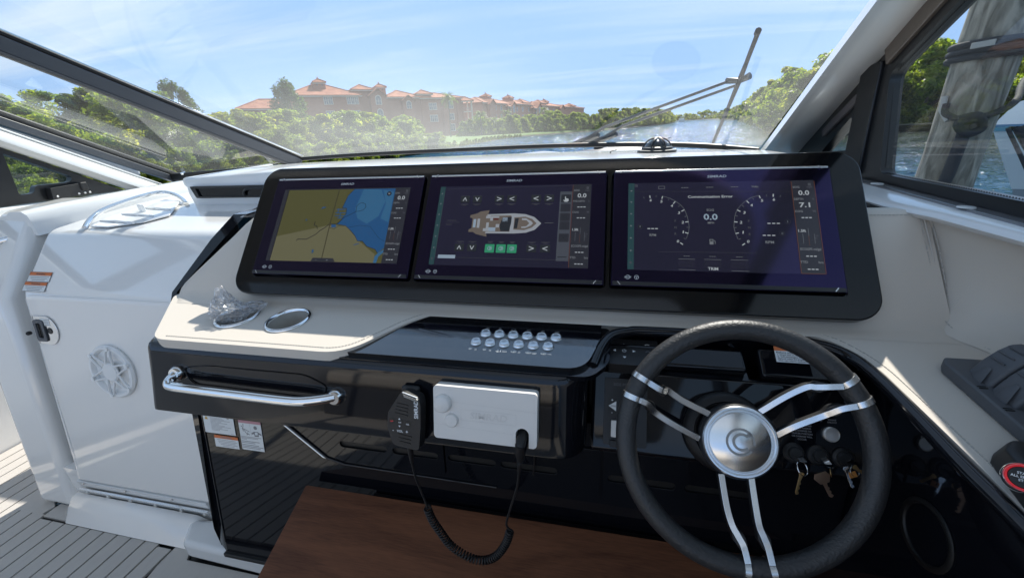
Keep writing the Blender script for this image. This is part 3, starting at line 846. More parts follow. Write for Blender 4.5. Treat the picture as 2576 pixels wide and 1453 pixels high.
lb = MB().prism([(-2.283, y, z) for y, z in [(1.288, 1.152), (1.435, 1.152), (1.42, 1.175), (1.405, 1.206), (1.294, 1.199)]], (-0.03, 0, 0)).build('latch_block', PLB, pwn, bevel=(0.002, 2))
for y in (1.306, 1.384, 1.407, 1.426):
    MB().lathe([(0.0, 0), (0.0045, 0), (0.0045, 0.002), (0.003, 0.003), (0.0, 0.002)], (-2.283, y, 1.163), (1, 0, 0), 10).build('screw', BRU, lb, smooth=40)
MB().obox((-2.29, 1.412, 1.192), ((0, 1, 0), (0, 0, 1), (1, 0, 0)), (0.028, 0.035, 0.03)).build('latch_lever', PLB, pwn, bevel=(0.006, 3))
# beam: pale band rising aft
bm_ = thing('port_frame_beam', 'white slanting beam above the black triangular window', 'beam', (-2.3, 1.3, 1.3))
B0, B1 = (1.83, 1.112), (0.55, 1.80)
def bl(t, off): return (B0[0] + (B1[0] - B0[0]) * t, B0[1] + (B1[1] - B0[1]) * t + off)
low0, low1 = (1.615, 1.142), (0.55, 1.755)
rows = []
for t in (0, 1):
    yt, zt = bl(t, 0); yl, zl = lerp(V((*low0, 0)), V((*low1, 0)), t)[:2]
    rows.append([(-2.32, yl, zl), (-2.296, yl, zl + .002), (-2.28, yl + (yt - yl) * .25, zl + (zt - zl) * .25), (-2.282, yl + (yt - yl) * .8, zl + (zt - zl) * .8), (-2.295, yt, zt), (-2.34, yt, zt)])
MB().loft(rows, True, True).build('beam_face', GELG, bm_, smooth=50)
MB().tube([(-2.293, B0[0], B0[1] + .003), (-2.293, B1[0], B1[1] + .003)], 0.004, 8).build('trim_bead', WSP, bm_, smooth=60)
def bar(a, b, w, h, up):
    """bar with a rectangular section from a to b, its top face towards up"""
    a, b = V(a), V(b); d = (b - a).normalized(); u = V(up); u = (u - d * u.dot(d)).normalized(); s_ = d.cross(u)
    return ((a + b) / 2, (d, s_, u), ((b - a).length, w, h))
sd = thing('port_sill', 'dark grey window sill bar with black gasket along the port pane', 'window sill', (-2.3, 1.3, 1.4))
d_ = V((0, -0.596, 0.296)).normalized()
q0, q1 = V((-2.31, 1.862, 1.160)), V((-2.31, 1.862, 1.160)) + d_ * 1.5
MB().obox(*bar(q0, q1, 0.035, 0.030, (0, .3, 1))).build('sill_bar', ALUD, sd, bevel=(0.004, 2))
MB().obox(*bar(q0 + V((0.0, 0.008, 0.027)), q1 + V((0, 0.008, 0.027)), 0.028, 0.024, (0, .3, 1))).build('gasket', GSK, sd, bevel=(0.004, 2))
MB().obox(*bar(q0 + V((-.02, 0.006, 0.047)), q1 + V((-.02, 0.006, 0.047)), 0.012, 0.01, (0, .3, 1))).build('glazing_bead', ALUD, sd, bevel=(0.002, 2))
# white outer wing of the superstructure seen through the port pane
MB().prism([(-2.45, 1.80, 1.19), (-2.45, 1.80, 1.235), (-2.45, 1.0, 1.715), (-2.45, 0.5, 2.0), (-2.45, 0.5, 1.90)], (-0.18, 0, 0)).build('outer_wing_wall', GEL, bevel=(0.03, 3), kind='structure')

# ------------------------------------------------------------------ windscreen
BASE = [(-1.47, 1.795, 1.255), (-1.15, 1.87, 1.262), (-0.7, 1.925, 1.264), (-0.2, 1.95, 1.264), (0.15, 1.915, 1.258), (0.38, 1.82, 1.25), (0.548, 1.668, 1.235)]
BS = spline(BASE, 5)
def rake(i, n):
    t = i / (n - 1); return V((-0.30 * (1 - t) ** 1.5, -0.783, 0.44 + 0.066 * t))
TOPK = 1.5
ws = thing('windscreen', 'wide raked windscreen with hazy glass and dark mullion to port', 'windscreen', (-0.4, 1.9, 1.25))
n = len(BS); rows = []
for k in range(9):
    rows.append([p + rake(i, n) * (TOPK * k / 8) for i, p in enumerate(BS)])
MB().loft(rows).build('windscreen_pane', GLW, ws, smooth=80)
# gasket along the bottom edge
MB().tube([p + V((0, -0.002, -0.002)) for p in BS], 0.010, 8).build('gasket', GSK, ws, smooth=60)
# mullion
m0 = V((-1.452, 1.80, 1.232)); md_ = V((-0.27, -0.80, 0.415)).normalized(); m1 = m0 + md_ * 1.55
mup = V((0.25, .45, .8))
MB().obox(*bar(m0, m1, 0.036, 0.046, mup)).build('mullion', ALUD, ws, bevel=(0.006, 3))
uu = (mup - md_ * mup.dot(md_)).normalized(); ss = md_.cross(uu)
MB().obox(*bar(m0 + uu * 0.029, m1 + uu * 0.029, 0.034, 0.012, mup)).build('gasket', GSK, ws, bevel=(0.003, 2))
MB().obox(*bar(m0 + uu * 0.038, m1 + uu * 0.038, 0.026, 0.007, mup)).build('outer_bead', CHR, ws, bevel=(0.002, 2))
MB().obox(*bar(m0 - uu * 0.026 + ss * -.004, m1 - uu * 0.026, 0.040, 0.010, mup)).build('inner_bead', pm('taupe_trim', (0.13, 0.125, 0.12), 0.4), ws, bevel=(0.003, 2))
# port pane between mullion and sill
pc = [m0 + V((0, 0, .01)), V((-2.30, 1.845, 1.195)), V((-2.32, 1.862, 1.19)) + d_ * 1.45, m1]
MB().add(pc, [(0, 1, 2, 3)]).build('port_pane', GLP, ws)
MB().obox(*bar(m0 + V((.02, -0.02, -.012)), V((-2.30, 1.835, 1.182)), 0.03, 0.034, (0, 0, 1))).build('bottom_rail', GSK, ws, bevel=(0.004, 2))
MB().lathe([(0, 0), (0.012, 0), (0.012, 0.008), (0.0, 0.01)], (-2.2, 1.82, 1.197), (0, -.3, 1), 12).build('stud', CHR, ws, smooth=40)

# starboard pillar, faceted moulding from the dash up to the hardtop
def pil(t):
    L0 = lerp(V((0.552, 1.668, 1.20)), V((0.548, 0.60, 1.925)), t)
    Rr = lerp(V((0.740, 1.85, 1.185)), V((0.650, 0.60, 1.92)), t)
    return [L0 + V((.02, .05, .03)), L0, lerp(L0, Rr, 0.22) + V((-0.012, -0.008, 0.004)), lerp(L0, Rr, 0.50) + V((-0.030, -0.018, 0.006)), lerp(L0, Rr, 0.62) + V((-0.030, -0.02, 0.0)), lerp(L0, Rr, 0.92) + V((-0.022, -0.008, 0)), Rr, Rr + V((0.04, 0.04, 0.02))]
MB().loft([pil(t / 6) for t in range(7)], True, True).build('windscreen_pillar', pm('cream_gelcoat', (0.82, 0.80, 0.77), 0.2, coat=0.4, bump=(3, .08, .01)), smooth=24, kind='structure')

# dash top, white, from the displays forward to the glass
dt = [V((p.x, p.y - 0.015, 1.243)) for p in BS]
row_b = [V((p.x, p.y - 0.03, 1.236)) for p in BS]
frt = [V((-1.60 + (0.46 + 1.60) * i / (n - 1), 1.33 if i < n * 0.25 else (1.33 - (0.34) * min(1, (i / (n - 1) - 0.25) / 0.12)), 1.222 + (0.026 if i > n * .3 else 0.026 * i / (n * .3)))) for i in range(n)]
mid = [lerp(a, b, 0.35) + V((0, 0, 0.008)) for a, b in zip(frt, row_b)]
mid2 = [lerp(a, b, 0.75) + V((0, 0, 0.004)) for a, b in zip(frt, row_b)]
lip0 = [p + V((0, -0.008, -0.008)) for p in frt]
lip1 = [p + V((0, -0.010, -0.06)) for p in frt]
lip2 = [p + V((0, 0.004, -0.12)) for p in frt]
dash = thing('dash_top', 'sunlit white dash top under the windscreen with a recessed black vent', 'dash top', (-0.5, 1.4, 1.2))
MB().loft([[p + V((0, .03, -.02)) for p in row_b], row_b, mid2, mid, frt, lip0, lip1, lip2]).build('dash_skin', GEL, dash, smooth=50)
MB().tube([(frt[0].x - .004, frt[0].y + 0.0, 1.205), (-1.60, 1.5, 1.21), (-1.62, 1.80, 1.215)], [0.02, 0.02, 0.02], 10).build('dash_edge', GEL, dash, smooth=60)
MB().box((-1.60, 1.36, 1.10), (-1.565, 1.8, 1.222)).build('dash_end', GEL, dash, bevel=(0.012, 3))
vt = fillet([(-1.572, 1.192), (-1.555, 1.147), (-1.0, 1.147), (-1.0, 1.192)], 0.006)
vv = MB().plate(vt, [fillet([(-1.548, 1.184), (-1.540, 1.153), (-1.01, 1.153), (-1.01, 1.184)], .004)], ((0, 1.306, 0), (1, 0, 0), (0, 0, 1)), 0.02).build('vent_frame', FRM, dash, bevel=(0.002, 2))
MB().box((-1.55, 1.313, 1.15), (-1.0, 1.335, 1.188)).build('vent_panel', BLK, vv)
# bracket peeking behind the displays
MB().tube(spline([(-1.33, 1.308, 1.155), (-1.325, 1.306, 1.17), (-1.30, 1.305, 1.180), (-1.2, 1.305, 1.184)], 4), 0.005, 8).build('vent_arm', PLB, vv, smooth=60)

# ------------------------------------------------------------------ helm console
hc = thing('helm_console', 'gloss black helm console with stone coloured leather pads and chrome buttons', 'helm console', (-0.25, 0.7, 0.1))
def padz(y): return 0.985 - 0.105 * (0.76 - y)
def pad(x, y, h=0.0): return V((x, y, padz(y) + h))
PADF = (V((0, 0.76, 0.985)), V((1, 0, 0)), V((0, 1, 0.105)).normalized())
K = math.sqrt(1 + 0.105 ** 2)
def p2(x, y): return (x, (y - 0.76) * K)
pout = fillet([(-0.928, 0.578), (-0.47, 0.578), (-0.385, 0.700), (-0.335, 0.735), (0.31, 0.735), (0.40, 0.722), (0.437, 0.655), (0.450, 0.48), (0.457, 0.30), (0.457, -0.5),
               (0.78, -0.5), (0.78, 0.30), (0.76, 0.55), (0.72, 0.72), (0.68, 0.80), (-1.065, 0.80), (-1.072, 0.752)],
              [0.03, 0.05, 0.06, 0.06, 0.05, 0.06, 0.05, 0.05, 0.02, 0.01, 0.01, 0.01, 0.01, 0.05, 0.01, 0.005, 0.01], 6)
CUPS = [(-0.803, 0.679), (-0.667, 0.676)]
MB().plate([p2(*p) for p in pout], [circ2(p2(*c), 0.043, 36) for c in CUPS], PADF, 0.022).build('dash_pad', LEA, hc, bevel=(0.008, 4, 40))
# stitching along the free edge
edge = [p for p in pout[:60]]
def stitch_line(pts3, up, pitch=0.0062, ln=0.0042, r=0.0008):
    m_ = MB(); L = 0; P = [V(p) for p in pts3]
    acc = 0.0
    for a, b in zip(P, P[1:]):
        d = b - a; l_ = d.length
        if l_ < 1e-6: continue
        t = -acc
        while t + pitch <= l_ + 1e-9 or t < l_:
            if t >= 0:
                c = a + d * min(1, (t + ln / 2) / l_); u = d / l_
                m_.obox(c + V(up) * 0.0003, (u, V(up).cross(u), up), (ln, r * 1.8, r * 1.6))
            t += pitch
        acc = l_ - (t - pitch) if t > 0 else acc + l_
        acc = pitch - (t - l_) if t > l_ else 0
    return m_
def inset(pts, d):
    out = []
    for i, p in enumerate(pts):
        a, b = V(pts[max(i - 1, 0)]), V(pts[min(i + 1, len(pts) - 1)])
        t = (b - a); t = t.normalized() if t.length > 1e-9 else V((1, 0)); out.append((p[0] - t.y * d, p[1] + t.x * d))
    return out
up_ = V((0, -0.105, 1)).normalized()
path = [(-0.905, 0.578), (-0.47, 0.578), (-0.385, 0.700), (-0.335, 0.735), (0.31, 0.735), (0.40, 0.722), (0.437, 0.655), (0.450, 0.48), (0.457, 0.30), (0.457, 0.0)]
pf = fillet(path, [0, 0.05, 0.06, 0.06, 0.05, 0.06, 0.05, 0.05, 0.02, 0], 6)
ins = inset(pf, 0.013)
stitch_line([pad(x, y, 0.0002) for x, y in ins], up_).build('stitching', THR, hc, kind='stuff')
# backsplash pad: concave sweep from the flat pad up behind the displays
bsn = V((0, -0.775, 0.632))
b0 = V((0, 0.760, 0.989)); bup = V((0, 0.632, 0.775))
rows = []
prof_b = [(0.722, padz(0.722) + 0.0004), (0.744, padz(0.744) + 0.0022), (0.758, padz(.758) + 0.0070), (0.767, 1.0025), (0.775, 1.0145)]
q = V((0, 0.775, 1.0145))
for t in (0.03, 0.08, 0.13, 0.17, 0.19): prof_b.append((q.y + 0.632 * t, q.z + 0.775 * t))
prof_b += [(q.y + 0.632 * 0.197 + 0.006, q.z + 0.775 * 0.197 + 0.002), (q.y + 0.632 * 0.197 + 0.03, q.z + 0.775 * 0.197 + 0.002)]
left_x = [-1.040, -1.057, -1.066, -1.066, -1.058, -1.035, -0.995, -0.955, -0.925, -0.905, -0.893, -0.89]
rows = []
for (y, z), x0 in zip(prof_b, left_x):
    xs = [x0, x0 + 0.012, x0 + 0.05, -0.6, -0.2, 0.2, 0.45, 0.575, 0.605]
    rows.append([(x, y + (0.006 if j == 0 else 0.0), z - (0.004 if j == 0 else 0)) for j, x in enumerate(xs)])
MB().loft(rows).build('backsplash_pad', LEA, hc, smooth=60)
# starboard side pad, leaning, with the piped corner seam
bot = spline([(0.600, 0.775, .99), (0.612, 0.735, .985), (0.640, 0.690, .98), (0.690, 0.55, .965), (0.715, 0.30, .94), (0.72, -0.5, .86)], 5)
topc = spline([(0.600, 0.905, 1.172), (0.606, 0.80, 1.171), (0.616, 0.70, 1.170), (0.632, 0.55, 1.168), (0.645, 0.30, 1.165), (0.66, -0.5, 1.16)], 5)
rows = []
for a, b in zip(bot, topc):
    r = []
    for t in (0, 0.04, 0.1, 0.2, 0.4, 0.6, 0.8, 0.93, 1.0):
        p = lerp(a, b, t)
        cx = 0.018 * math.exp(-t * 14)
        bulge = 0.012 * math.sin(math.pi * t)
        p = p + V((-cx + bulge, 0, 0))
        r.append(p)
    r.append(b + V((0.02, 0, 0.004)))
    rows.append(r)
MB().loft(rows).build('side_pad', LEA, hc, smooth=60)
# seam welt and two rows of stitches in the corner, running out over the flat pad
sm = [(0.599, 0.902, 1.170), (0.601, 0.86, 1.118), (0.604, 0.82, 1.06), (0.606, 0.785, 1.012), (0.612, 0.752, 0.992), (0.627, 0.715, 0.9835), (0.645, 0.680, 0.9795), (0.67, 0.63, 0.974)]
sp_ = spline(sm, 5)
MB().tube([p + V((-0.004, -0.002, 0.001)) for p in sp_], 0.0016, 6).build('seam_welt', LEAE, hc, smooth=60)
for dx in (-0.011, 0.005):
    stitch_line([p + V((dx, -0.005 if dx > 0 else -0.002, 0.0025)) for p in sp_], V((-.5, -.5, .7)).normalized(), 0.0062, 0.004).build('stitching', THR, hc, kind='stuff')
stitch_line([(x, 0.776 + 0.632 * 0.188 - 0.0025, 1.0155 + 0.775 * 0.188 + .001) for x in np.linspace(0.49, 0.59, 12)], bsn).build('stitching', THR, hc, kind='stuff')
# polished ledge behind the backsplash
MB().box((-0.87, 0.925, 1.12), (0.61, 1.02, 1.168)).build('ledge', BLK, hc, bevel=(0.004, 2))

# black shell: top lip, port cheek
outer = [(-0.955, 0.556), (-1.10, 0.752), (-1.035, 0.86), (-0.985, 1.0)]
ztop = [0.958, 0.979, 1.10, 1.165]
bot_o = [(-0.945, 0.60), (-1.02, 0.80), (-1.02, 0.9), (-0.985, 1.0)]
mb = MB()
mb.loft([[(-1.04, 0.80, 0.96), (-1.075, 0.762, 0.968), (-1.09, 0.775, 0.985), (-0.995, 0.872, 1.105), (-0.95, 0.925, 1.162), (-0.95, 1.02, 1.166)],
         [(-1.05, 0.80, 0.955), (-1.098, 0.758, 0.965), (-1.105, 0.775, 0.985), (-1.035, 0.872, 1.105), (-1.00, 0.93, 1.160), (-0.995, 1.02, 1.164)],
         [(-1.05, 0.80, 0.80), (-1.100, 0.768, 0.80), (-1.110, 0.785, 0.80), (-1.06, 0.90, 0.80), (-1.04, 0.98, 0.80), (-1.03, 1.02, 0.80)]])
mb.loft([[(-0.88, 0.90, 1.158), (-0.95, 0.90, 1.158)], [(-0.88, 1.02, 1.166), (-0.998, 1.02, 1.166)]])
mb.build('shell_cheek', BLK, hc, smooth=30)
# fascia with rounded top lip and curve into the wheel recess
fz = lambda t: (0.5805 - 0.036 * t, 0.948 - 0.140 * t)       # y,z down the leaning face
prf = [(0.66, 0.946), (0.604, 0.9505), (0.592, 0.9515), (0.584, 0.948), (0.5795, 0.941), (0.5765, 0.93), (0.562, 0.872), (0.5455, 0.812), (0.544, 0.8035), (0.549, 0.799), (0.66, 0.792)]
rows = []
cornerx = [(-1.08, 0.20), (-1.035, 0.14), (-0.962, 0.008), (-0.955, 0.001), (-0.946, 0.0)]
for x, dy in cornerx: rows.append([(x, max(y + dy, y) if y < 0.65 else y + dy, z) for y, z in prf])
for x in (-0.7, -0.45, -0.2, -0.08): rows.append([(x, y, z) for y, z in prf])
for a in (15, 30, 45, 60, 75, 90):
    c = 0.05; s_ = math.sin(math.radians(a)); k = 1 - math.cos(math.radians(a))
    rows.append([(-0.06 + c * s_, y + c * k, z) for y, z in prf])
rows.append([(-0.008, y + 0.14, z) for y, z in prf])
MB().loft(rows).build('fascia', BLK, hc, smooth=40)
# switch plate
sw = fillet([(-0.472, 0.592), (-0.386, 0.694), (-0.345, 0.731), (0.012, 0.7305), (0.010, 0.68), (-0.016, 0.594)], [0.004, 0.03, 0.04, 0.004, 0.02, 0.035], 6)
SLP = 0.150; K2 = math.sqrt(1 + SLP ** 2)
def p2s(x, y): return (x, (y - 0.593) * K2)
SWF = (V((0, 0.593, 0.9605)), V((1, 0, 0)), V((0, 1, SLP)).normalized())
swn = V((0, -SLP, 1)).normalized()
swo = MB().plate([p2s(*p) for p in sw], [], SWF, 0.012).build('switch_panel', pm('polished_black_plate', (0.004, 0.0045, 0.006), 0.05, spec=1.0, coat=1.0, rvary=0.05), hc, bevel=(0.0025, 3))
MB().plate([p2(*p) for p in fillet([(-0.50, 0.585), (-0.386, 0.72), (0.03, 0.74), (0.028, 0.63), (-0.005, 0.585)], 0.02)], [], (V((0, 0.76, 0.9695)), V((1, 0, 0)), V((0, 1, 0.105)).normalized()), 0.01).build('switch_bed', BLK, hc, bevel=(0.003, 2))
def swp(x, y, h=0): return V((x, y, 0.9605 + SLP * (y - 0.593) + h))
bt = MB().lathe([(0.0112, -.001), (0.0115, 0.0012), (0.0105, 0.0025), (0.0098, 0.0042), (0.0088, 0.0046), (0.0082, 0.0038), (0.0078, 0.0038), (0.0074, 0.0046), (0.0, 0.0049)], (0, 0, 0), swn, 28)
btm = None
proto = None
BTNS = [(-0.2125 + 0.0279 * i, 0.6755) for i in range(6)] + [(-0.2245 + 0.0279 * i, 0.6475) for i in range(6)]
for x, y in BTNS:
    if proto is None:
        m_ = MB(); c = swp(x, y)
        m_.add([tuple(V(p) + c) for p in bt.v], bt.f)
        proto = m_.build('push_button', ALU, swo, smooth=28); px, py = x, y
    else:
        copy_obj(proto, swo, swp(x, y) - swp(px, py))
# legends printed under (and above) the buttons
def sun_icon(x, y, r=0.0022):
    pr.ring((x, y), r, 0.0012, WPRINT, 180, 360, 8)
    for a in range(200, 350, 35): 
        ca, sa = math.cos(math.radians(a)), math.sin(math.radians(a))
        pr.line([(x + ca * r * 1.5, y - sa * 0 + sa * r * 1.5), (x + ca * r * 2.1, y + sa * r * 2.1)], 0.0006, WPRINT)
    pr.rect(x - r, y, x + r, y + 0.001, WPRINT)
def anchor(x, y):
    pr.rect(x - 0.0004, y - 0.003, x + 0.0004, y + 0.003, WPRINT); pr.ring((x, y), 0.003, 0.001, WPRINT, 10, 170, 8); pr.disc((x, y - 0.0032), 0.0009, WPRINT, 8)
    pr.rect(x - 0.0018, y - 0.0018, x + 0.0018, y - 0.0011, WPRINT); pr.rect(x + 0.0048, y - 0.0035, x + 0.0062, y + 0.003, WPRINT)
def wiper_icon(x, y, k=0):
    pr.ring((x, y + 0.006), 0.0075, 0.0009, WPRINT, 225, 315, 10); pr.ring((x, y + 0.006), 0.0035, 0.0009, WPRINT, 225, 315, 8)
    for a in (225, 315):
        ca, sa = math.cos(math.radians(a)), math.sin(math.radians(a)); pr.line([(x + ca * .0035, y + .006 + sa * .0035), (x + ca * .0075, y + .006 + sa * .0075)], 0.0009, WPRINT)
    pr.line([(x, y + 0.004), (x + 0.0015 * (1 if k else -1), y - 0.002)], 0.001, WPRINT)
LEG = [('sun', 'NAV\nLTS'), ('sun', 'ANC\nLTS'), ('anc', 'WNDLS\nDOWN'), ('wip', 'WP\nAFT'), ('wip', 'WNDW\nWASH'), ('wip', 'WIPER')]
PRF = (V((0, 0.593, 0.9605)), V((1, 0, 0)), -V((0, 1, SLP)).normalized())
for i, (ic, tx) in enumerate(LEG):
    pr = Print(PRF, 1.0, 0.0003)
    x = -0.2245 + 0.0279 * i; y = -(0.6265 - 0.593) * K2
    if ic == 'sun': sun_icon(x - 0.006, y)
    elif ic == 'anc': anchor(x - 0.008, y)
    else: wiper_icon(x - 0.006, y - 0.002, i % 2)
    ln_ = tx.split('\n')
    for q, s_ in enumerate(ln_): pr.text(x + 0.005, y - 0.0012 * (len(ln_) - 1) + q * 0.0027, 0.0018, s_, WPRINT)
    pr.build('legend', swo)
    pr = Print(PRF, 1.0, 0.0003)
    x = -0.2125 + 0.0279 * i; y = -(0.694 - 0.593) * K2
    if i == 1: pr.ring((x - .003, y), 0.002, 0.0007, LPRINT)
    elif i == 2: 
        pr.text(x, y, 0.002, 'UP', LPRINT); pr.ring((x - 0.006, y), 0.002, 0.0007, LPRINT, 10, 170, 8)
    elif i == 5: pr.text(x, y, 0.002, 'HORN', LPRINT)
    else: pr.text(x, y, 0.0018, ('BILGE', '', '', 'WIPER', 'LIGHT')[i], LPRINT)
    pr.build('legend', swo)

# chrome grab handle
def fas(x, s): return V((x, 0.5805 - 0.0357 * s / 0.14, 0.948 - s))
hp = [(-0.876, 0.5625, 0.893), (-0.876, 0.548, 0.889), (-0.871, 0.538, 0.886), (-0.858, 0.533, 0.883), (-0.81, 0.532, 0.882), (-0.68, 0.532, 0.880), (-0.585, 0.532, 0.879), (-0.548, 0.535, 0.879), (-0.515, 0.546, 0.879), (-0.494, 0.5585, 0.878)]
gh = MB().tube(spline(hp, 7), 0.0098, 18).build('grab_handle', CHR, hc, smooth=70)
for c in ((-0.876, 0.5625, 0.893), (-0.493, 0.5590, 0.877)):
    MB().lathe([(0.0, -0.004), (0.0165, -0.004), (0.0165, 0.003), (0.0125, 0.008), (0.0, 0.008)], c, (0, -0.97, .24), 24).build('handle_foot', CHR, gh, smooth=40)
# recess behind the handle
rc = [(-0.865, 0.905), (-0.80, 0.9135), (-0.56, 0.9135), (-0.51, 0.893), (-0.53, 0.868), (-0.84, 0.872)]
yfas = lambda z: 0.5765 - (0.93 - z) * 0.2627
P = [V((x, yfas(z) - 0.0012, z)) for x, z in fillet(rc, 0.02)]
MB().tube(P, 0.0012, 6, closed=True).build('recess_rim', BLK, hc, smooth=60)

# cup holders
for cx, cy in CUPS:
    c = pad(cx, cy)
    ch = MB().lathe([(0.0485, -0.001), (0.049, 0.0015), (0.047, 0.0042), (0.0435, 0.0046), (0.041, 0.002), (0.0405, -0.002)], c, up_, 48, caps=False).build('cup_holder', CHR, hc, smooth=50)
    MB().lathe([(0.0405, -0.001), (0.040, -0.07), (0.037, -0.075), (0.0, -0.075)], c, up_, 48, caps=False).build('cup_well', pm('cup_steel', (0.62, 0.58, 0.52), 0.42, metal=0.35, bump=(140, .1, .001)), ch, smooth=40)

# pedestal: raked front, narrow port flank, with stickers
def ped(x, z, h=0.0): return V((x, 0.69 + 0.18 * (z - 0.13) - h, z))
mb = MB()
A = [(-1.168, 0.128), (-1.168, 0.86)]
mb.add([ped(-1.168, 0.080), ped(0.475, 0.080), ped(0.475, 0.95), ped(-1.168, 0.95)], [(0, 1, 2, 3)])
mb.add([ped(-0.35, 0.0, .002), ped(0.475, 0.0, .002), ped(0.475, 0.10, .002), ped(-0.35, 0.10, .002)], [(0, 1, 2, 3)])
mb.add([ped(-1.168, 0.085), ped(-1.168, 0.90), (-1.222, 0.84, 0.90), (-1.212, 0.70, 0.165), (-1.212, 0.70, 0.10)], [(0, 1, 2, 3, 4)])
mb.add([(-1.222, 0.84, 0.90), (-1.212, 0.70, 0.165), (-1.212, 0.70, 0.085), (-1.212, 1.0, 0.085), (-1.222, 1.0, .9)], [(0, 1, 2, 3, 4)])
mb.build('pedestal', BLK, hc)
MB().tube([ped(-1.168, 0.128, .0005), ped(-1.168, 0.80, .0005)], 0.0025, 6).build('pedestal_edge', BLK, hc, smooth=60)
MB().box((-1.175, 0.672, 0.075), (-0.6, 0.69, 0.092)).build('pedestal_gasket', GSK, hc, bevel=(0.003, 2))
# moulded plinth on the sole
pl_ = [(-1.43, 0.775), (-1.37, 0.685), (-0.5, 0.665), (-0.3, 0.665), (-0.3, 0.80), (-1.21, 0.80)]
MB().prism([(x, y, 0.0) for x, y in pl_], (0, 0, 0.078)).build('plinth', GELG, hc, bevel=(0.02, 4, 30))

pv = V((0, 0.1772, 0.9842))
def stick(x0, z0, x1, z1):
    o = ped(x0, z0, 0.0015); return Print((o, V((1, 0, 0)), -pv), 0.001, 0.0004), (x1 - x0) * 1000, (z0 - z1) * 1016
# three of them
p, W_, H_ = stick(-1.165, 0.583, -1.053, 0.523)
p.poly(rrect(0, 0, W_, H_, 2, 2), PAPER); p.lay = 1
p.poly([(6, 16), (18, 16), (12, 5)], YELL); p.lay = 2; p.poly([(10.5, 14.5), (13, 10), (11.6, 10), (13.2, 7), (10.6, 11), (12, 11)], DPRINT)
for q in range(11):
    y = 8 + q * 4.1; p.rect(26, y, 26 + (30 + 52 * ((q * 7) % 5) / 5 if q else 46), y + 1.5, LPRINT)
p.text(92, 7, 4, 'JHI', DPRINT); p.text(100, 57, 2, 'P21300', LPRINT)
p.build('warning_sticker', hc, label='white sticker with a yellow triangle')
p, W_, H_ = stick(-1.135, 0.5175, -1.0475, 0.4785)
p.poly(rrect(0, 0, W_, H_, 1.5, 2), PAPER); p.lay = 1
p.rect(0, 0, W_, 10, ORNG); p.lay = 2
p.text(W_ / 2, 5, 6, 'WARNING', GPRINT)
for q, (a, b) in enumerate(((10, 78), (12, 82), (14, 76), (20, 82), (28, 70))): p.rect(a, 14 + q * 5, b, 15.6 + q * 5, LPRINT)
p.build('warning_sticker', hc, label='white sticker with an orange band')
p, W_, H_ = stick(-1.036, 0.584, -0.957, 0.4815)
p.poly(rrect(0, 0, W_, H_, 1.5, 2), PAPER); p.lay = 1
p.rect(0, 0, W_, 15, PINK); p.lay = 2
p.line([(40, 15), (40, 55)], 0.6, LPRINT)
# falling swimmer over a propeller, and a head and shoulders
p.line([(16, 18), (15, 27), (11, 33), (14, 42)], 2.2, GPRINT); p.line([(13, 33), (26, 38), (35, 42)], 2.2, GPRINT); p.line([(15, 35), (22, 46), (26, 50)], 2.2, GPRINT); p.disc((9.5, 26), 2, GPRINT)
for a in (20, 140, 260): p.line([(29, 50), (29 + 6 * math.cos(math.radians(a)), 50 + 5 * math.sin(math.radians(a)))], 2.4, GPRINT)
p.disc((58, 27), 6.2, GPRINT); p.poly([(54, 30), (61, 31), (60, 36), (55, 36)], PAPER); p.poly([(50, 40), (66, 39), (67, 55), (52, 56)], GPRINT)
p.poly([(52, 40), (42, 45), (42, 50), (53, 47)], GPRINT); p.poly([(65, 40), (77, 46), (77, 51), (65, 46)], GPRINT); p.lay = 3; p.poly([(54, 42), (64, 41), (64, 50), (54, 51)], PAPER); p.lay = 2
for q, (y, a, b) in enumerate(((59, 2, 74), (63, 2, 62), (67, 2, 22), (74, 2, 66), (79, 2, 50), (86, 2, 62), (91, 2, 76), (96, 2, 66))): p.rect(a, y, b, y + 2.0, GPRINT if q > 2 else LPRINT)
p.build('warning_sticker', hc, label='tall white sticker with a faded pink band and two pictograms')
p = Print((V((-1.2165, 0.769, 0.578)), V((0.9, -0.4, 0)), -pv), 0.001, 0.002)
for q in range(3): p.rect(3, q * 3, 18, q * 3 + 1.6, PAPER)
p.build('warning_sticker', hc)

# vent housing below the fascia, slanted at its port end, with slotted panels
vy = lambda z: 0.64 + 0.1 * (z - 0.70)
vh = [(-0.735, 0.80), (-0.735, 0.722), (-0.622, 0.628), (-0.575, 0.616), (0.455, 0.604), (0.455, 0.80)]
mb = MB()
fr_ = [(x, vy(z), z) for x, z in vh]; bk = [(x + (-0.01 if i < 3 else 0), 0.70 + 0.18 * (z - .13), z) for i, (x, z) in enumerate(vh)]
k_ = len(vh)
mb.add(fr_, [tuple(range(k_))]); mb.loft([fr_ + [fr_[0]], bk + [bk[0]]])
mb.build('vent_housing', BLK, hc)
MB().tube([(x - .001, vy(z) - .001, z) for x, z in ((-0.735, 0.725), (-0.622, 0.630), (-0.575, 0.6185), (-0.2, 0.614))], 0.0035, 8).build('housing_trim', CHR if False else BLK, hc, smooth=60)
MB().tube([(x - .004, vy(z) + .002, z) for x, z in ((-0.745, 0.722), (-0.632, 0.628), (-0.58, 0.615))], 0.0025, 8).build('bright_trim', ALU, hc, smooth=60)
def slot(x0, x1, z, hh=0.0085):
    r = hh; return arc2((x1 - r, z), r, -90, 90, 6) + arc2((x0 + r, z), r, 90, 270, 6)
VF = (V((0, 0.64, 0.70)), V((1, 0, 0)), V((0, 0.1, 1)).normalized())
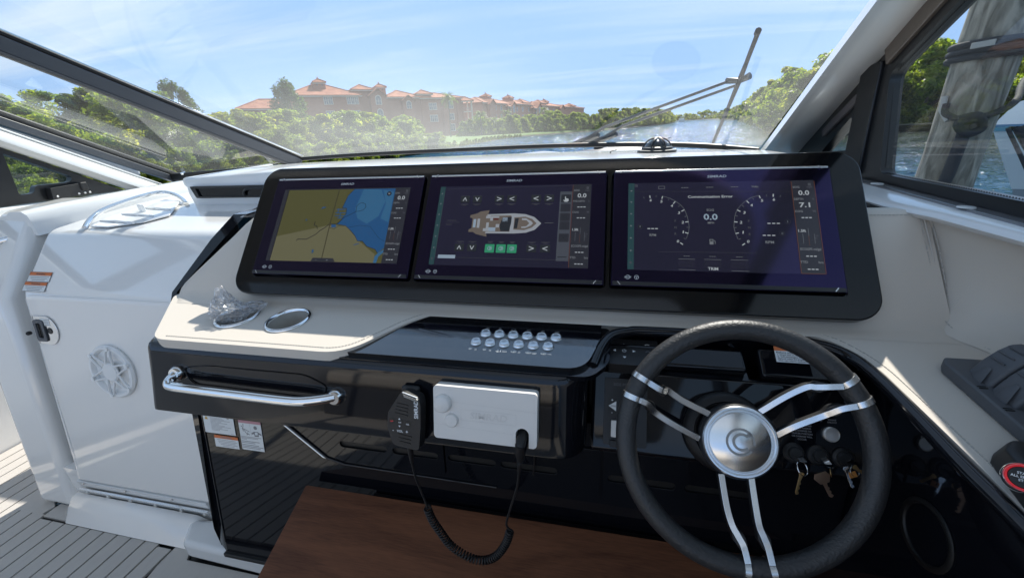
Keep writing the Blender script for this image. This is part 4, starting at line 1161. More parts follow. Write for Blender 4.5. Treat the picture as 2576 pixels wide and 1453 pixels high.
panels = [([(-0.64, 0.712), (-0.583, 0.643), (-0.318, 0.633), (-0.318, 0.745), (-0.64, 0.752)], [(-0.578, -0.456, 0.680), (-0.443, -0.332, 0.680)]),
          ([(-0.314, 0.633), (0.02, 0.628), (0.02, 0.745), (-0.314, 0.745)], [(-0.314, -0.199, 0.681), (-0.188, -0.067, 0.681)]),
          ([(0.026, 0.628), (0.445, 0.622), (0.445, 0.745), (0.026, 0.745)], [(-0.01 + .045, 0.165, 0.681), (0.182, 0.31, 0.681)])]
for poly, sl in panels:
    hl = [[(x, z - 0.70) for x, z in slot(max(a, poly[0][0] + .006), b, z)] for a, b, z in sl]
    vp = MB().plate([(x, z - 0.70) for x, z in fillet(poly, 0.004, 3)], hl, (V((0, 0.634, 0.70)), VF[1], VF[2]), 0.0055).build('vent_panel', BLK, hc, bevel=(0.0016, 2))
    for a, b, z in sl:
        a = max(a, poly[0][0] + .006)
        MB().plate([(x, zz - 0.70) for x, zz in slot(a - .002, b + .002, z, .0105)], [], (V((0, 0.6392, 0.70)), VF[1], VF[2]), 0.0004).build('vent_slot', GSK, vp)

# instrument pod in the wheel recess, square to the column
WC = V((0.228, 0.537, 0.886)); WN = V((0, -0.864, 0.503)).normalized(); WU = V((1, 0, 0)); WV = V((0, 0.503, 0.864)).normalized()
PC = WC - WN * 0.10
def pod(x, v, h=0.0): return V((0, PC.y, PC.z)) + WU * x + WV * v + WN * h
mb = MB()
f0 = [(-0.002, -0.058), (0.452, -0.058), (0.452, 0.094), (-0.002, 0.094)]
a = [pod(x, v) for x, v in f0]; b = [pod(x, v, -0.10) for x, v in f0]
mb.hexa(b, a)
mb.build('instrument_pod', BLK, hc, bevel=(0.008, 4))
# sloping shelf over it, back wall and arch under the pad
MB().loft([[(x, 0.668, 0.914) for x in (0.0, 0.27)], [(x, 0.70, 0.925) for x in (0.0, 0.27)], [(x, 0.735, 0.93) for x in (0.0, 0.27)]]).build('pod_shelf', BLK, hc, smooth=60)
MB().box((-0.01, 0.742, 0.80), (0.46, 0.76, 0.975)).build('recess_back', BLK, hc)
sv_ = MB().obox((0.146, 0.694, 0.934), ((1, 0, 0), (0, 0.9, 0.42), (0, -0.42, 0.9)), (0.24, 0.045, 0.02)).build('pod_lid', BLK, hc, bevel=(0.006, 3))
MB().obox((0.360, 0.690, 0.937), ((1, 0, 0), (0, 0.82, 0.57), (0, -0.57, 0.82)), (0.145, 0.055, 0.02)).build('pod_lid', BLK, hc, bevel=(0.006, 3))
ar = [(-0.002, 0.62, 0.952), (0.012, 0.668, 0.965), (0.03, 0.700, 0.971), (0.062, 0.717, 0.973), (0.10, 0.721, 0.974), (0.30, 0.721, 0.974), (0.37, 0.712, 0.973), (0.415, 0.682, 0.970), (0.432, 0.62, 0.963), (0.440, 0.48, 0.947), (0.449, 0.30, .928), (0.449, -0.4, .855)]
MB().tube(spline(ar, 5), 0.010, 10).build('recess_rim', BLK, hc, smooth=60)
# thruster panel with its switches
TP = MB().plate(rrect(0.021, -0.044, 0.098, 0.077, 0.003, 3), [], (V((0, PC.y, PC.z)) + WN * 0.003, WU, WV), 0.003).build('thruster_panel', PLB, hc, bevel=(0.001, 2))
p = Print((V((0, PC.y, PC.z)) + WN * 0.003, WU, -WV), 1.0, 0.0004)
p.text(0.058, -0.066, 0.005, 'SIDE POWER', DPRINT)
p.build('panel_print', TP)
p = Print((V((0, PC.y, PC.z)) + WN * 0.003, WU, -WV), 1.0, 0.0004)
p.text(0.047, 0.036, 0.004, 'ON', GPRINT)
p.build('panel_print', TP)
p = Print((V((0, PC.y, PC.z)) + WN * 0.003, WU, -WV), 1.0, 0.0004)
p.rect(0.028, -0.040, 0.044, -0.012, GSK); p.lay = 1
p.poly([(0.029, -0.026), (0.043, -0.035), (0.043, -0.017)], PAPER); p.text(0.0355, -0.0365, 0.005, '+', PAPER); p.text(0.0355, -0.0145, 0.005, '-', PAPER); p.lay = 2; p.text(0.0385, -0.026, 0.0028, 'HOLD', DPRINT)
p.build('panel_print', TP)
MB().obox(pod(0.0395, -0.014, 0.006), (WU, WV, WN), (0.010, 0.030, 0.008)).build('rocker_switch', WPL, TP, bevel=(0.0015, 2))
MB().obox(pod(0.040, -0.041, 0.005), (WU, WV, WN), (0.014, 0.012, 0.005)).build('rocker_switch', PLB, TP, bevel=(0.0015, 2), label='small black rocker switch')
# warning sticker on the pod lid
o = V((0.303, 0.676, 0.9625)) + V((0, -0.57, 0.82)) * 0.004 + V((0, 0.82, 0.57)) * 0.016
p = Print((o, V((1, 0, 0)), -V((0, 0.82, 0.57))), 0.001, 0.0032)
p.rect(0, 0, 76, 29, PAPER); p.lay = 1
p.rect(0, 0, 76, 8, ORNG); p.lay = 2
p.text(40, 4, 5, 'WARNING', DPRINT); p.poly([(19, 6.5), (25, 6.5), (22, 1.5)], DPRINT)
p.text(2, 11, 3.0, 'Before activating Skyhook:', DPRINT, 'l', width=62)
for q, (s_) in enumerate(('1. Check that no one is in the water', '2. Tell passengers not to enter', 'Skyhook makes the propellers spin', 'This can injure swimmers.')): p.text(3, 15 + q * 3.6, 2.4, s_, DPRINT, 'l', width=58 - 3 * q)
p.build('warning_sticker', hc, label='white sticker headed by an orange warning band')
# kill switch button and switch legends
kb = MB().lathe([(0.0, -0.001), (0.0125, -0.001), (0.0125, 0.004), (0.011, 0.0055), (0.0102, 0.0048), (0.0098, 0.0055), (0.0, 0.006)], pod(0.394, 0.0125), WN, 28).build('push_button', BRU, hc, smooth=28, label='single round steel push button by the keys')
p = Print((V((0, PC.y, PC.z)), WU, -WV), 1.0, 0.0005)
for q, s_ in enumerate(('FORWARD', 'SUN HATCH', 'MUST BE OPENED', 'BEFORE RAISING', 'THE ENGINES TO', 'TRAILER POSITION', 'OR DAMAGE WILL', 'OCCUR')):
    p.text(0.351, -0.032 + q * 0.0046, 0.0026, s_, GPRINT)
p.text(0.397, -0.036, 0.0024, 'ENGINE', GPRINT); p.text(0.397, -0.032, 0.0024, 'UNLOCK', GPRINT); p.ring((0.380, -0.034), 0.002, 0.0007, GPRINT)
p.build('pod_legend', hc)
for kx in (0.337, 0.374, 0.411):
    kz = -0.0235
    MB().lathe([(0.0, 0), (0.0165, 0), (0.0165, 0.003), (0.013, 0.006), (0.011, 0.006), (0.009, 0.010), (0.0, 0.010)], pod(kx, kz), WN, 24).build('ignition_switch', PLB, hc, smooth=35)
# lower starboard wall of the footwell with a speaker ring
MB().prism([(0.460, 0.74, 0.96), (0.460, -0.5, 0.85), (0.460, -0.5, 0.0), (0.460, 0.74, 0.0)], (0.02, 0, 0)).build('footwell_wall', BLK, hc)
MB().lathe([(0.046, -.001), (0.047, 0.001), (0.044, 0.003), (0.039, 0.002), (0.038, -0.001)], (0.4595, 0.495, 0.80), (-1, 0, 0), 36, caps=False).build('speaker_ring', GSK, hc, smooth=50)

# ------------------------------------------------------------------ black glass surround and three displays
DO = V((-0.81405, 0.91808, 1.25062)); DU = V((1, 0, 0)); DD = V((0, -0.63174, -0.77518)); DN = V((0, -0.77518, 0.63174))
def dp(i, x, y, h=0.0): return DO + DU * (0.42077 * i + x / 1000) + DD * (y / 1000) + DN * h
sur = thing('display_surround', 'wide tilted black glass surround holding three displays over the wheel', 'display surround', dp(1, 200, 300, -0.03))
so_ = rrect(-0.0525, -0.302, 1.304, 0.041, 0.045, 8)
HOLES = [rrect(0.42077 * i - 0.002, -0.257, 0.42077 * i + 0.407, 0.002, 0.004, 2) for i in range(3)]
MB().plate(so_, HOLES, (DO - DN * 0.008, DU, -DD), 0.022).build('glass_face', PNLG, sur, bevel=(0.004, 3))
MB().plate(rrect(-0.03, -0.285, 1.285, 0.02, 0.04, 6), [], (DO - DN * 0.0302, DU, -DD), 0.022).build('back_box', BLKM, sur, bevel=(0.004, 2))

UW = em('ui_white', (0.62, 0.68, 0.74), 0.230); UG = em('ui_grey', (0.42, 0.46, 0.52), 0.145); UD = em('ui_dim', (0.25, 0.26, 0.33), 0.102)
UB = em('ui_band', (0.05, 0.055, 0.075), 0.191); UBT = em('ui_button', (0.035, 0.042, 0.055), 0.234); UGR = em('ui_green', (0.03, 0.24, 0.13), 0.408); UOR = em('ui_orange', (0.30, 0.12, 0.07), 0.178)
USL = em('ui_slate', (0.10, 0.115, 0.15), 0.234); ULB = em('ui_light_blue', (0.34, 0.44, 0.56), 0.297)
ULND = em('chart_land', (0.115, 0.114, 0.042), 0.268); ULN2 = em('chart_land_pale', (0.165, 0.160, 0.090), 0.305); USEA = em('chart_sea', (0.018, 0.085, 0.22), 0.361); USHL = em('chart_shoal', (0.035, 0.13, 0.26), 0.361)
UINK = em('chart_ink', (0.010, 0.012, 0.03), 0.255); URD = em('chart_road', (0.065, 0.06, 0.035), 0.268)
UHUL = em('ui_hull', (0.42, 0.46, 0.52), 0.264); UDEK = em('ui_deck', (0.20, 0.17, 0.15), 0.255); UTBL = em('ui_table', (0.14, 0.035, 0.03), 0.255); UTEAL = em('ui_teal', (0.03, 0.085, 0.10), 0.255)
LOGO = pm('logo_silver', (0.42, 0.44, 0.46), 0.4, emit=(0.4, 0.42, 0.45), estr=0.07)
SCRN = pm('display_screen', (0.004, 0.004, 0.007), 0.10, spec=0.8, emit=(0.030, 0.033, 0.050), estr=0.17, tint=(0.40, 0.30, 1.0))
BEZG = pm('display_glass', (0.004, 0.0036, 0.006), 0.06, spec=0.8, tint=(0.46, 0.36, 1.0), rvary=0.04)
for m_ in (SCRN, BEZG):
    m_.node_tree.nodes['Principled BSDF'].inputs['IOR'].default_value = 1.8
    m_.node_tree.nodes['Principled BSDF'].inputs['Specular IOR Level'].default_value = 0.5
BEZE = pm('display_edge', (0.02, 0.02, 0.022), 0.3)

LAB = ['black chartplotter showing an olive and blue chart', 'black chartplotter showing a plan of a boat and three green buttons', 'black chartplotter showing two engine dials and a communication error']
bez = None
for i in range(3):
    cp = thing('chartplotter', LAB[i], 'chartplotter', dp(i, 202, 255, -0.02), 'chartplotters in the black surround')
    MB().plate(rrect(0.42077 * i, -0.255, 0.42077 * i + 0.405, 0.0, 0.002, 2), [], (DO, DU, -DD), 0.02).build('bezel', BEZG, cp, bevel=(0.0012, 2))
    MB().obox(dp(i, 202.5, -0.6, -0.003), (DU, DD, DN), (0.401, 0.0042, 0.0075)).build('top_trim', ALU, cp, bevel=(0.001, 2))
    MB().obox(dp(i, 202.5, 250.5, 0.0012), (DU, DD, DN), (0.401, 0.008, 0.002)).build('bottom_lip', BEZE, cp, bevel=(0.0008, 2))
    for a, b, s_ in ((14, 250.5, 1), (388, 250.5, -1), (16, 1, -1), (388, 1, 1)):
        MB().obox(dp(i, a, b, 0.0028), (DU * s_ + DD * 1.3, DU * 1.3 * -s_ + DD, DN), (0.009, 0.0016, 0.0006)).build('corner_tick', ALU, cp)
    scr = MB().plate(rrect(0.42077 * i + 0.030, -0.2218, 0.42077 * i + 0.3745, -0.0282, 0.0005, 1), [], (DO + DN * 0.0004, DU, -DD), 0.0003).build('screen', SCRN, cp)
    p = Print((dp(i, 0, 0), DU, DD), 0.001, 0.0002)
    p.text(202.5, 15.5, 5.4, 'SIMRAD', LOGO, width=36, shear=0.15)
    p.build('logo', cp)
    for cx, t_ in ((31, 0), (47.5, 1)):
        p = Print((dp(i, 0, 0), DU, DD), 0.001, 0.0002)
        p.ring((cx, 237), 4.0, 0.8, LOGO)
        if t_: p.line([(cx - 3.6, 236), (cx + 3.6, 236)], 0.8, LOGO); p.line([(cx, 236), (cx, 240.5)], 0.8, LOGO)
        else: p.text(cx, 237, 3.4, 'ON/OFF', LOGO, width=13)
        p.build('touch_key', cp)
    p = Print((dp(i, 0, 0), DU, DD), 0.001, 0.0010)
    # data column common to all three
    p.rect(336, 29, 374, 221, UB); p.lay = 1
    p.text(343, 43.5, 4.2, 'SOG', UG); p.text(366, 43.5, 4.0, 'mph', UD)
    p.text(355, 56, 9.5, '0.0', UW, width=19)
    p.text(345 if i != 1 else 349, 69.5, 4.2, ('DEPTH', 'FWD DEPTH', 'DEPTH')[i], UG, width=(15, 25, 16)[i]); p.text(370, 69.5, 4.0, 'ft', UD)
    def dashes(cx, cy, w=4.6, g=6.3, h=2.0, m=UW, n=3):
        for q in range(n): p.rect(cx + (q - (n - 1) / 2) * g - w / 2, cy - h / 2, cx + (q - (n - 1) / 2) * g + w / 2, cy + h / 2, m)
    if i == 2: p.text(354, 82, 9.5, '7.1', UW, width=19)
    else: dashes(355, 83.5)
    p.text(343, 95.5, 4.2, 'COG', UG); p.text(368, 95.5, 4.0, '°M', UD)
    dashes(355, 109)
    p.text(344, 136, 5.2, '1.5ft', UW, width=14); p.line([(355, 131), (355, 146)], 0.5, UG); p.line([(345, 142), (345, 162)], 0.5, UG); p.line([(364, 142), (364, 162)], 0.5, UG); p.line([(354.5, 146), (354.5, 166)], 0.5, UOR)
    p.text(367, 146, 2.8, '0.06', UD); p.text(366, 150.5, 2.8, 'mi', UD)
    p.text(355, 173, 4.6, 'ECOGPS mi/gal', UG, width=34)
    dashes(355, 187); p.text(342, 198.7, 4.4, 'TTD', UG); p.text(369, 198.7, 4.4, 'hrs', UG); dashes(355, 212.5)
    p.line([(364, 36), (369, 36)], 0.6, UG); p.line([(364, 38), (369, 38)], 0.6, UG); p.line([(364, 40), (369, 40)], 0.6, UG)
    p.lay = 0
    if i == 0:
        p.poly([(42, 31), (336, 31), (336, 221), (42, 221)], ULND); p.lay = 1
        p.poly([(42, 158), (178, 128), (225, 128), (266, 166), (316, 200), (318, 221), (42, 221)], ULN2); p.lay = 2
        sea = [(336, 31), (227, 31), (213, 49), (205, 82), (217, 83), (219, 97), (208, 117), (201, 125), (225, 129), (242, 142), (256, 155), (265, 168), (278, 168), (292, 181), (315, 188), (322, 197), (336, 185)]
        p.poly(sea, USEA); p.poly([(316, 221), (317, 205), (324, 196), (336, 188), (336, 196), (326, 206), (324, 221)], USHL); p.lay = 3
        p.poly([(252, 31), (300, 34), (316, 66), (306, 104), (280, 124), (252, 110), (240, 84)], USHL); p.poly([(304, 34), (334, 40), (334, 120), (312, 110), (318, 70)], USHL); p.lay = 4
        p.line(sea[1:-1], 0.8, UINK)
        p.line([(185, 31), (182, 117), (182, 212)], 2.4, URD)
        p.line([(180, 125), (170, 135), (159, 142), (150, 152), (138, 159), (128, 165), (104, 165), (101, 169)], 1.6, UINK)
        p.line([(180, 122), (187, 125), (201, 124), (217, 107), (232, 99), (244, 92), (243, 78), (248, 71), (256, 68), (265, 72), (268, 80), (262, 88), (252, 91), (244, 92)], 1.1, UINK)
        p.poly([(186, 126), (198, 126), (200, 133), (188, 134)], USEA); p.line([(182, 134), (196, 138), (205, 130), (225, 129)], 0.8, UINK)
        for a, b in (((191, 86), (215, 86)), ((190, 95), (218, 95)), ((190, 103), (219, 103)), ((199, 109), (212, 109)), ((196, 84), (196, 97)), ((204, 95), (204, 110))): p.line([a, b], 2.2, USEA)
        p.poly([(148, 86), (150, 79), (160, 79), (158, 82), (152, 83)], USEA); p.disc((114, 114), 2.4, USEA, 8); p.line([(140, 118), (139, 128), (147, 130), (151, 138)], 1.4, UINK); p.poly([(150, 192), (155, 191), (156, 198), (152, 201)], USEA)
        p.line([(258, 178), (270, 174)], 2, USEA); p.line([(230, 134), (262, 128), (290, 131), (318, 160), (334, 168)], 0.6, UINK)
        p.disc((322, 45), 6, UINK, 14); p.poly([(154, 221), (158, 212), (212, 212), (218, 221)], UB); p.lay = 5
        p.text(322, 45, 4.2, 'N', UW); p.text(168, 217, 4, '-', UW); p.text(197, 217, 4, '+', UW)
        p.rect(30, 29, 41, 221, UB)
        p.rect(30, 29, 336, 31, UB)
    elif i == 1:
        p.rect(30, 29, 42, 221, UTEAL); p.rect(308, 46, 334, 207, USL); p.lay = 1
        p.line([(30, 36), (335, 31)], 0.4, UD); p.line([(335, 30), (335, 221)], 0.9, UOR); p.line([(42, 203), (308, 205)], 0.5, UD); p.line([(42, 43), (42, 203)], 0.5, UD)
        ROW = [(93, 62, '^'), (122, 62, 'v'), (173, 62, '>'), (202, 62, '<'), (256, 62, '<'), (285, 62, '>'), (95, 180, '^'), (124, 180, 'v'), (255, 180, '>'), (284, 180, '<')]
        for x, y, c in ROW:
            p.lay = 1; p.poly(rrect(x - 10.5, y - 8.5, x + 10.5, y + 8.5, 2, 3), UBT); p.rect(x - 10, y - 8.6, x + 10, y - 8.0, UD); p.lay = 2
            D_c = {'^': [(-4, 4), (0, -4), (4, 4)], 'v': [(-4, -4), (0, 4), (4, -4)], '>': [(-5, -4), (5, 0), (-5, 4)], '<': [(5, -4), (-5, 0), (5, 4)]}[c]
            p.line([(x + a, y + b) for a, b in D_c], 1.9, UW)
            yy = y + (14 if y < 100 else -13)
            p.rect(x - 9, yy - 1.6, x + 9, yy - 0.5, UD); p.rect(x - 4, yy + 0.7, x + 4, yy + 1.7, UD)
        for x in (164, 189, 213):
            p.lay = 1; p.poly(rrect(x - 10.5, 171.5, x + 10.5, 191, 1.5, 2), UGR); p.lay = 2
            p.ring((x, 181), 4.2, 1.2, ULB, 90, 270, 10); p.rect(x - 0.2, 176.6, x + 1, 185.6, ULB)
            for q in range(-3, 4): p.line([(x + 1.5, 181 + q * 1.3), (x + 5.5 - abs(q) * .5, 181 + q * 1.3)], 0.7, ULB)
            p.rect(x - 6, 165, x + 6, 166.2, UD); p.rect(x - 4, 167.5, x + 4, 168.6, UD)
        # plan of the boat
        p.lay = 1
        p.poly([(111, 143), (111, 137), (117, 134), (117, 110), (111, 108), (111, 102), (126, 98), (134, 93), (154, 90), (152, 101), (152, 144), (154, 154), (129, 148), (122, 143)], UDEK)
        hull = [(150, 100), (210, 98), (236, 100), (256, 107), (272, 122), (259, 137), (240, 144), (215, 146), (150, 146)]
        p.poly(hull, UHUL); p.lay = 2
        p.poly([(150, 104), (205, 103), (204, 142), (150, 142)], UDEK); p.poly([(212, 108), (236, 106), (252, 112), (262, 122), (252, 132), (236, 138), (212, 137)], UDEK); p.lay = 3
        p.poly([(186, 108), (206, 106), (206, 120), (203, 141), (184, 141), (180, 128)], UBT); p.poly([(214, 110), (222, 110), (220, 134), (213, 134)], UBT); p.poly([(229, 110), (238, 110), (250, 117), (254, 122), (250, 127), (238, 133), (229, 133), (229, 130), (240, 129), (246, 122), (240, 115), (229, 114)], UHUL)
        p.poly([(158, 105), (178, 105), (178, 109), (164, 109), (164, 116), (158, 116)], UHUL); p.rect(165, 110, 177, 114, UTBL); p.rect(120, 112, 126, 132, ULB); p.rect(129, 111, 135, 133, UHUL); p.rect(148, 104, 158, 110, UHUL); p.rect(186, 108, 197, 118, ULB)
        p.rect(156, 132, 172, 141, ULB); p.rect(144, 134, 158, 141, UHUL); p.rect(172, 124, 180, 132, UHUL); p.rect(150, 120, 156, 134, UHUL)
        p.line([(55, 120), (88, 120)], 0.5, UD); p.rect(58, 114.5, 80, 115.6, UD); p.rect(56, 124.5, 70, 125.6, UD); p.line([(279, 121), (298, 121)], 0.6, UG)
        p.rect(49, 198, 89, 206, ULB); p.lay = 2; p.rect(52, 200, 66, 201, UD)
        # tool buttons
        for y in (63, 85, 107, 127, 155):
            p.lay = 1; p.poly(rrect(311, y - 9.5, 332, y + 9.5, 1.5, 2), UBT if y == 63 else UB); p.lay = 2
        p.poly([(319, 58), (321, 58), (321, 62), (327, 64), (327, 69), (324, 71), (319, 71), (315, 66), (319, 67)], UW)
        p.disc((321, 85), 3, UBT, 10); p.rect(315, 103, 327, 112, UBT); p.rect(316, 127, 326, 132, UBT); p.line([(315, 124), (318, 121), (323, 125), (327, 122)], 1.4, UBT)
        p.line([(315, 149), (327, 161)], 2.2, UBT); p.line([(327, 149), (315, 161)], 2.2, UBT); p.rect(311, 197, 330, 199, UBT)
    else:
        p.rect(30, 29, 42, 221, UTEAL); p.lay = 1
        p.line([(335.5, 31), (335.5, 221), (375, 221), (375, 31)], 0.8, UOR)
        p.line([(42, 48), (332, 53)], 0.3, UD); p.line([(88, 183), (266, 182)], 0.4, UD)
        GL = [(61, 63), (73, 61), (85, 60), (97, 63), (109, 68), (120, 75), (129, 83), (136, 93), (141, 106), (143, 118), (144, 130), (142, 142), (138, 154), (132, 165)]
        GR = [(314, 63), (302, 61), (290, 61), (278, 64), (266, 68), (256, 75), (247, 84), (239, 94), (234, 105), (232, 118), (231, 130), (233, 142), (237, 154), (243, 165)]
        for pts, cx in ((GL, 82), (GR, 293)):
            cy = 125
            for q, (x, y) in enumerate(pts):
                d = V((x - cx, y - cy)).normalized(); L_ = 2.8 if q % 2 else 2.0
                p.line([(x + d.x * L_, y + d.y * L_), (x - d.x * L_, y - d.y * L_)], 2.0 if q % 2 else 0.7, UW if q % 2 else UG)
            s1 = 1 if cx < 200 else -1
            p.line([(x + s1 * 3 * (1 if q > 3 else .4), y - (3 if q < 8 else 0)) for q, (x, y) in enumerate(pts) if 3 <= q < 13], 0.6, UG)
        for (x, y), t_ in zip([(74, 69), (95, 72), (115, 82), (128, 98), (135, 119), (134, 140), (125, 160)], '6543210'): p.text(x, y, 5.4, t_, UW, width=4.6, shear=.15)
        for (x, y), t_ in zip([(302, 70), (281, 72), (262, 82), (248, 98), (241, 119), (242, 140), (251, 159)], '6543210'): p.text(x, y, 5.4, t_, UW, width=4.6, shear=.15)
        p.text(188, 62, 5.4, 'Communication Error', UW, width=84)
        p.text(187, 92, 4.8, 'SOG', UG); p.text(187, 107, 12.5, '0.0', ULB, width=26); p.text(187, 120, 4.2, 'MPH', UG)
        p.text(187, 216, 5.6, 'TRIM', UW, width=18); p.text(78, 147, 5.2, 'RPM', UG, width=13); p.text(288, 160, 5.2, 'RPM', UG, width=15)
        dashes(78, 133, 5.5, 7.3, 2); dashes(298, 121, 5.5, 8, 2); dashes(288, 146, 5.5, 8, 2)
        for (x, y), t_ in (((54, 129), 'P'), ((322, 117), 'S'), ((311, 142), 'C')): p.disc((x, y), 4.5, UINK, 14); p.lay = 2; p.ring((x, y), 4.5, 0.4, UD); p.text(x, y, 3.8, t_, UG); p.lay = 1
        for x in (121, 255):
            for y, t_ in ((116, 'F'), (130, 'N'), (144, 'R')): p.text(x, y, 4.6, t_, UD)
        p.rect(183, 155, 190, 166, UG); p.line([(191, 157), (193, 159), (193, 165)], 1, UG); p.lay = 2; p.rect(184.3, 156.5, 188.7, 159.5, UBT); p.lay = 1
        p.line([(90, 37), (102, 37), (102, 43), (90, 43)], 0.7, UG, True)
        for x in (141, 188, 234): dashes(x, 41, 3.6, 4.8, 1.3, UG)
        p.text(271, 41, 4, 'Volts', UG)
        for x in (140.5, 187, 234):
            p.line([(x - 15, 197), (x + 15, 197.3)], 0.6, UG); dashes(x, 191, 3, 4, 1, UG)
            if x != 187: p.line([(x - 15, 219), (x + 15, 219.3)], 0.6, UG)
            for q in range(4): p.line([(x - 15, 200 + q * 4), (x + 15, 200.3 + q * 4)], 0.3, UD)
        for q in range(9): p.rect(43 + (q % 3) * 2.2, 32 + (q // 3) * 2.2, 44 + (q % 3) * 2.2, 33 + (q // 3) * 2.2, UG)
    if i:
        p.lay = 2
        for y in (44, 70, 97, 124, 151, 178): p.disc((36, y + 3), 1.6, UG, 8); p.line([(34, y + 3), (38, y + 3)], 0.9, UG)
        p.disc((36, 207), 2.6, UD, 8)
    p.build('screen_print', scr)

# ------------------------------------------------------------------ steering wheel
def wp(u, v, h=0.0): return WC + WU * u + WV * v + WN * h
sw_ = thing('steering_wheel', 'black leather steering wheel with paired satin metal spokes and round silver cap', 'steering wheel', wp(0, 0, -0.1))
RC, RT = 0.174, 0.0158
ringp = [wp(RC * math.cos(a), RC * math.sin(a)) for a in np.linspace(0, 2 * math.pi, 97)[:-1]]
MB().tube(ringp, RT, 22, closed=True).build('rim', RUB, sw_, smooth=80)
# column: boot on the pod, shroud, hub
cc = lambda h: wp(0, 0, h)
MB().lathe([(0.0, -0.098), (0.068, -0.098), (0.069, -0.090), (0.062, -0.082), (0.053, -0.080), (0.050, -0.088), (0.0, -0.088)], WC, WN, 48).build('column_boot', RUBS, sw_, smooth=50)
MB().lathe([(0.048, -0.088), (0.049, -0.072), (0.047, -0.066), (0.047, -0.058), (0.050, -0.056), (0.050, -0.052), (0.047, -0.050), (0.048, -0.040), (0.057, -0.036), (0.058, -0.022), (0.0, -0.022)], WC, WN, 56, caps=False).build('column_shroud', BLK, sw_, smooth=35)
hub = MB().lathe([(0.058, -0.034), (0.0585, -0.024), (0.056, -0.019), (0.0, -0.019)], WC, WN, 56).build('hub', PLB, sw_, smooth=40)
MB().lathe([(0.0545, -0.021), (0.0548, -0.0165), (0.053, -0.0145), (0.0505, -0.0145), (0.0490, -0.0160), (0.0478, -0.0150), (0.0462, -0.0150), (0.0452, -0.0165), (0.0, -0.0165)], WC, WN, 64, caps=False).build('hub_ring', ALU, sw_, smooth=28)
cap = MB().lathe([(0.0445, -0.0172), (0.0445, -0.0160), (0.0435, -0.0152), (0.0, -0.0145)], WC, WN, 64).build('hub_cap', pm('brushed_cap', (0.74, 0.74, 0.73), 0.22, metal=1.0, aniso=0.5, bump=(120, .05, .001)), sw_, smooth=40)
p = Print((wp(0, 0, -0.0146), WU, -WV), 1.0, 0.0004)
EMB = pm('etched_emblem', (0.36, 0.355, 0.345), 0.55, metal=0.8)
p.ring((0.0, 0.0), 0.0195, 0.0036, EMB, 38, 398 - 28, 40)
p.ring((0.002, 0.0), 0.0118, 0.0040, EMB, 45, 315, 28)
p.poly([(0.0125, -0.0165), (0.017, -0.0125), (0.0125, -0.008), (0.0085, -0.0115)], EMB)
p.build('emblem', cap)
# spokes: flat satin bar with a dark backing, bent near the rim, wrapped round it by a clip
SP = [[(-0.170, 0.098), (-0.144, 0.085), (-0.122, 0.071), (-0.108, 0.069), (-0.085, 0.055), (-0.043, 0.037)],
      [(-0.184, 0.063), (-0.160, 0.055), (-0.142, 0.0475), (-0.128, 0.033), (-0.100, 0.017), (-0.058, -0.003)],
      [(0.155, 0.118), (0.128, 0.1015), (0.108, 0.0955), (0.088, 0.0925), (0.062, 0.075), (0.030, 0.047)],
      [(0.178, 0.088), (0.146, 0.073), (0.128, 0.066), (0.106, 0.051), (0.072, 0.031), (0.050, 0.012)],
      [(-0.001, -0.190), (-0.003, -0.160), (-0.005, -0.142), (-0.017, -0.118), (-0.022, -0.095), (-0.026, -0.052)],
      [(0.036, -0.186), (0.032, -0.160), (0.027, -0.138), (0.020, -0.114), (0.018, -0.088), (0.017, -0.052)]]
for pts in SP:
    q0 = V(pts[0]); pts = [tuple(q0.normalized() * 0.1625)] + [q for q in pts[1:] if V(q).length < 0.158]
    while len(pts) < 6: pts.insert(2, tuple((V(pts[1]) + V(pts[2])) / 2))
    hs = [0.012, 0.008, 0.002, -0.004, -0.012, -0.024]
    P = spline([(u, v, h) for (u, v), h in zip(pts, hs)], 4)
    rows, rows2 = [], []
    for i, q in enumerate(P):
        a, b = P[max(i - 1, 0)], P[min(i + 1, len(P) - 1)]; t = (b - a).normalized(); s2 = V((-t.y, t.x, 0)).normalized()
        f = i / (len(P) - 1)
        w, tk = 0.0045, 0.0035
        w2 = 0.0052 + 0.004 * math.exp(-((f - 0.32) / 0.12) ** 2)
        rows.append([wp(q.x + s2.x * k * w, q.y + s2.y * k * w, q.z + h) for k, h in ((-1, 0), (-1, tk), (1, tk), (1, 0))])
        if f > 0.14: rows2.append([wp(q.x + s2.x * k * w2, q.y + s2.y * k * w2, q.z + h) for k, h in ((-1, -0.014 + .006 * f), (-0.92, -0.0003), (0.92, -0.0003), (1, -0.014 + .006 * f))])
    so2 = MB().loft(rows, True, True).build('spoke', ALU, sw_, bevel=(0.0007, 2))
    MB().loft(rows2, True, True).build('spoke_backing', PLB, so2, bevel=(0.001, 2))
    # clip ring round the rim
    u, v = pts[0]; an = math.atan2(v, u); c = V((math.cos(an), math.sin(an)))
    t3 = WU * -c.y + WV * c.x; r3 = WU * c.x + WV * c.y; cen = WC + r3 * RC
    rows = []
    for k in range(25):
        b_ = 2 * math.pi * k / 24; e = r3 * math.cos(b_) + WN * math.sin(b_)
        rows.append([cen + e * (RT + d) + t3 * s3 for d, s3 in ((-0.001, -0.0045), (0.0016, -0.0042), (0.0016, 0.0042), (-0.001, 0.0045))])
    MB().loft(rows, False, False).build('rim_clip', ALU, so2, smooth=40)

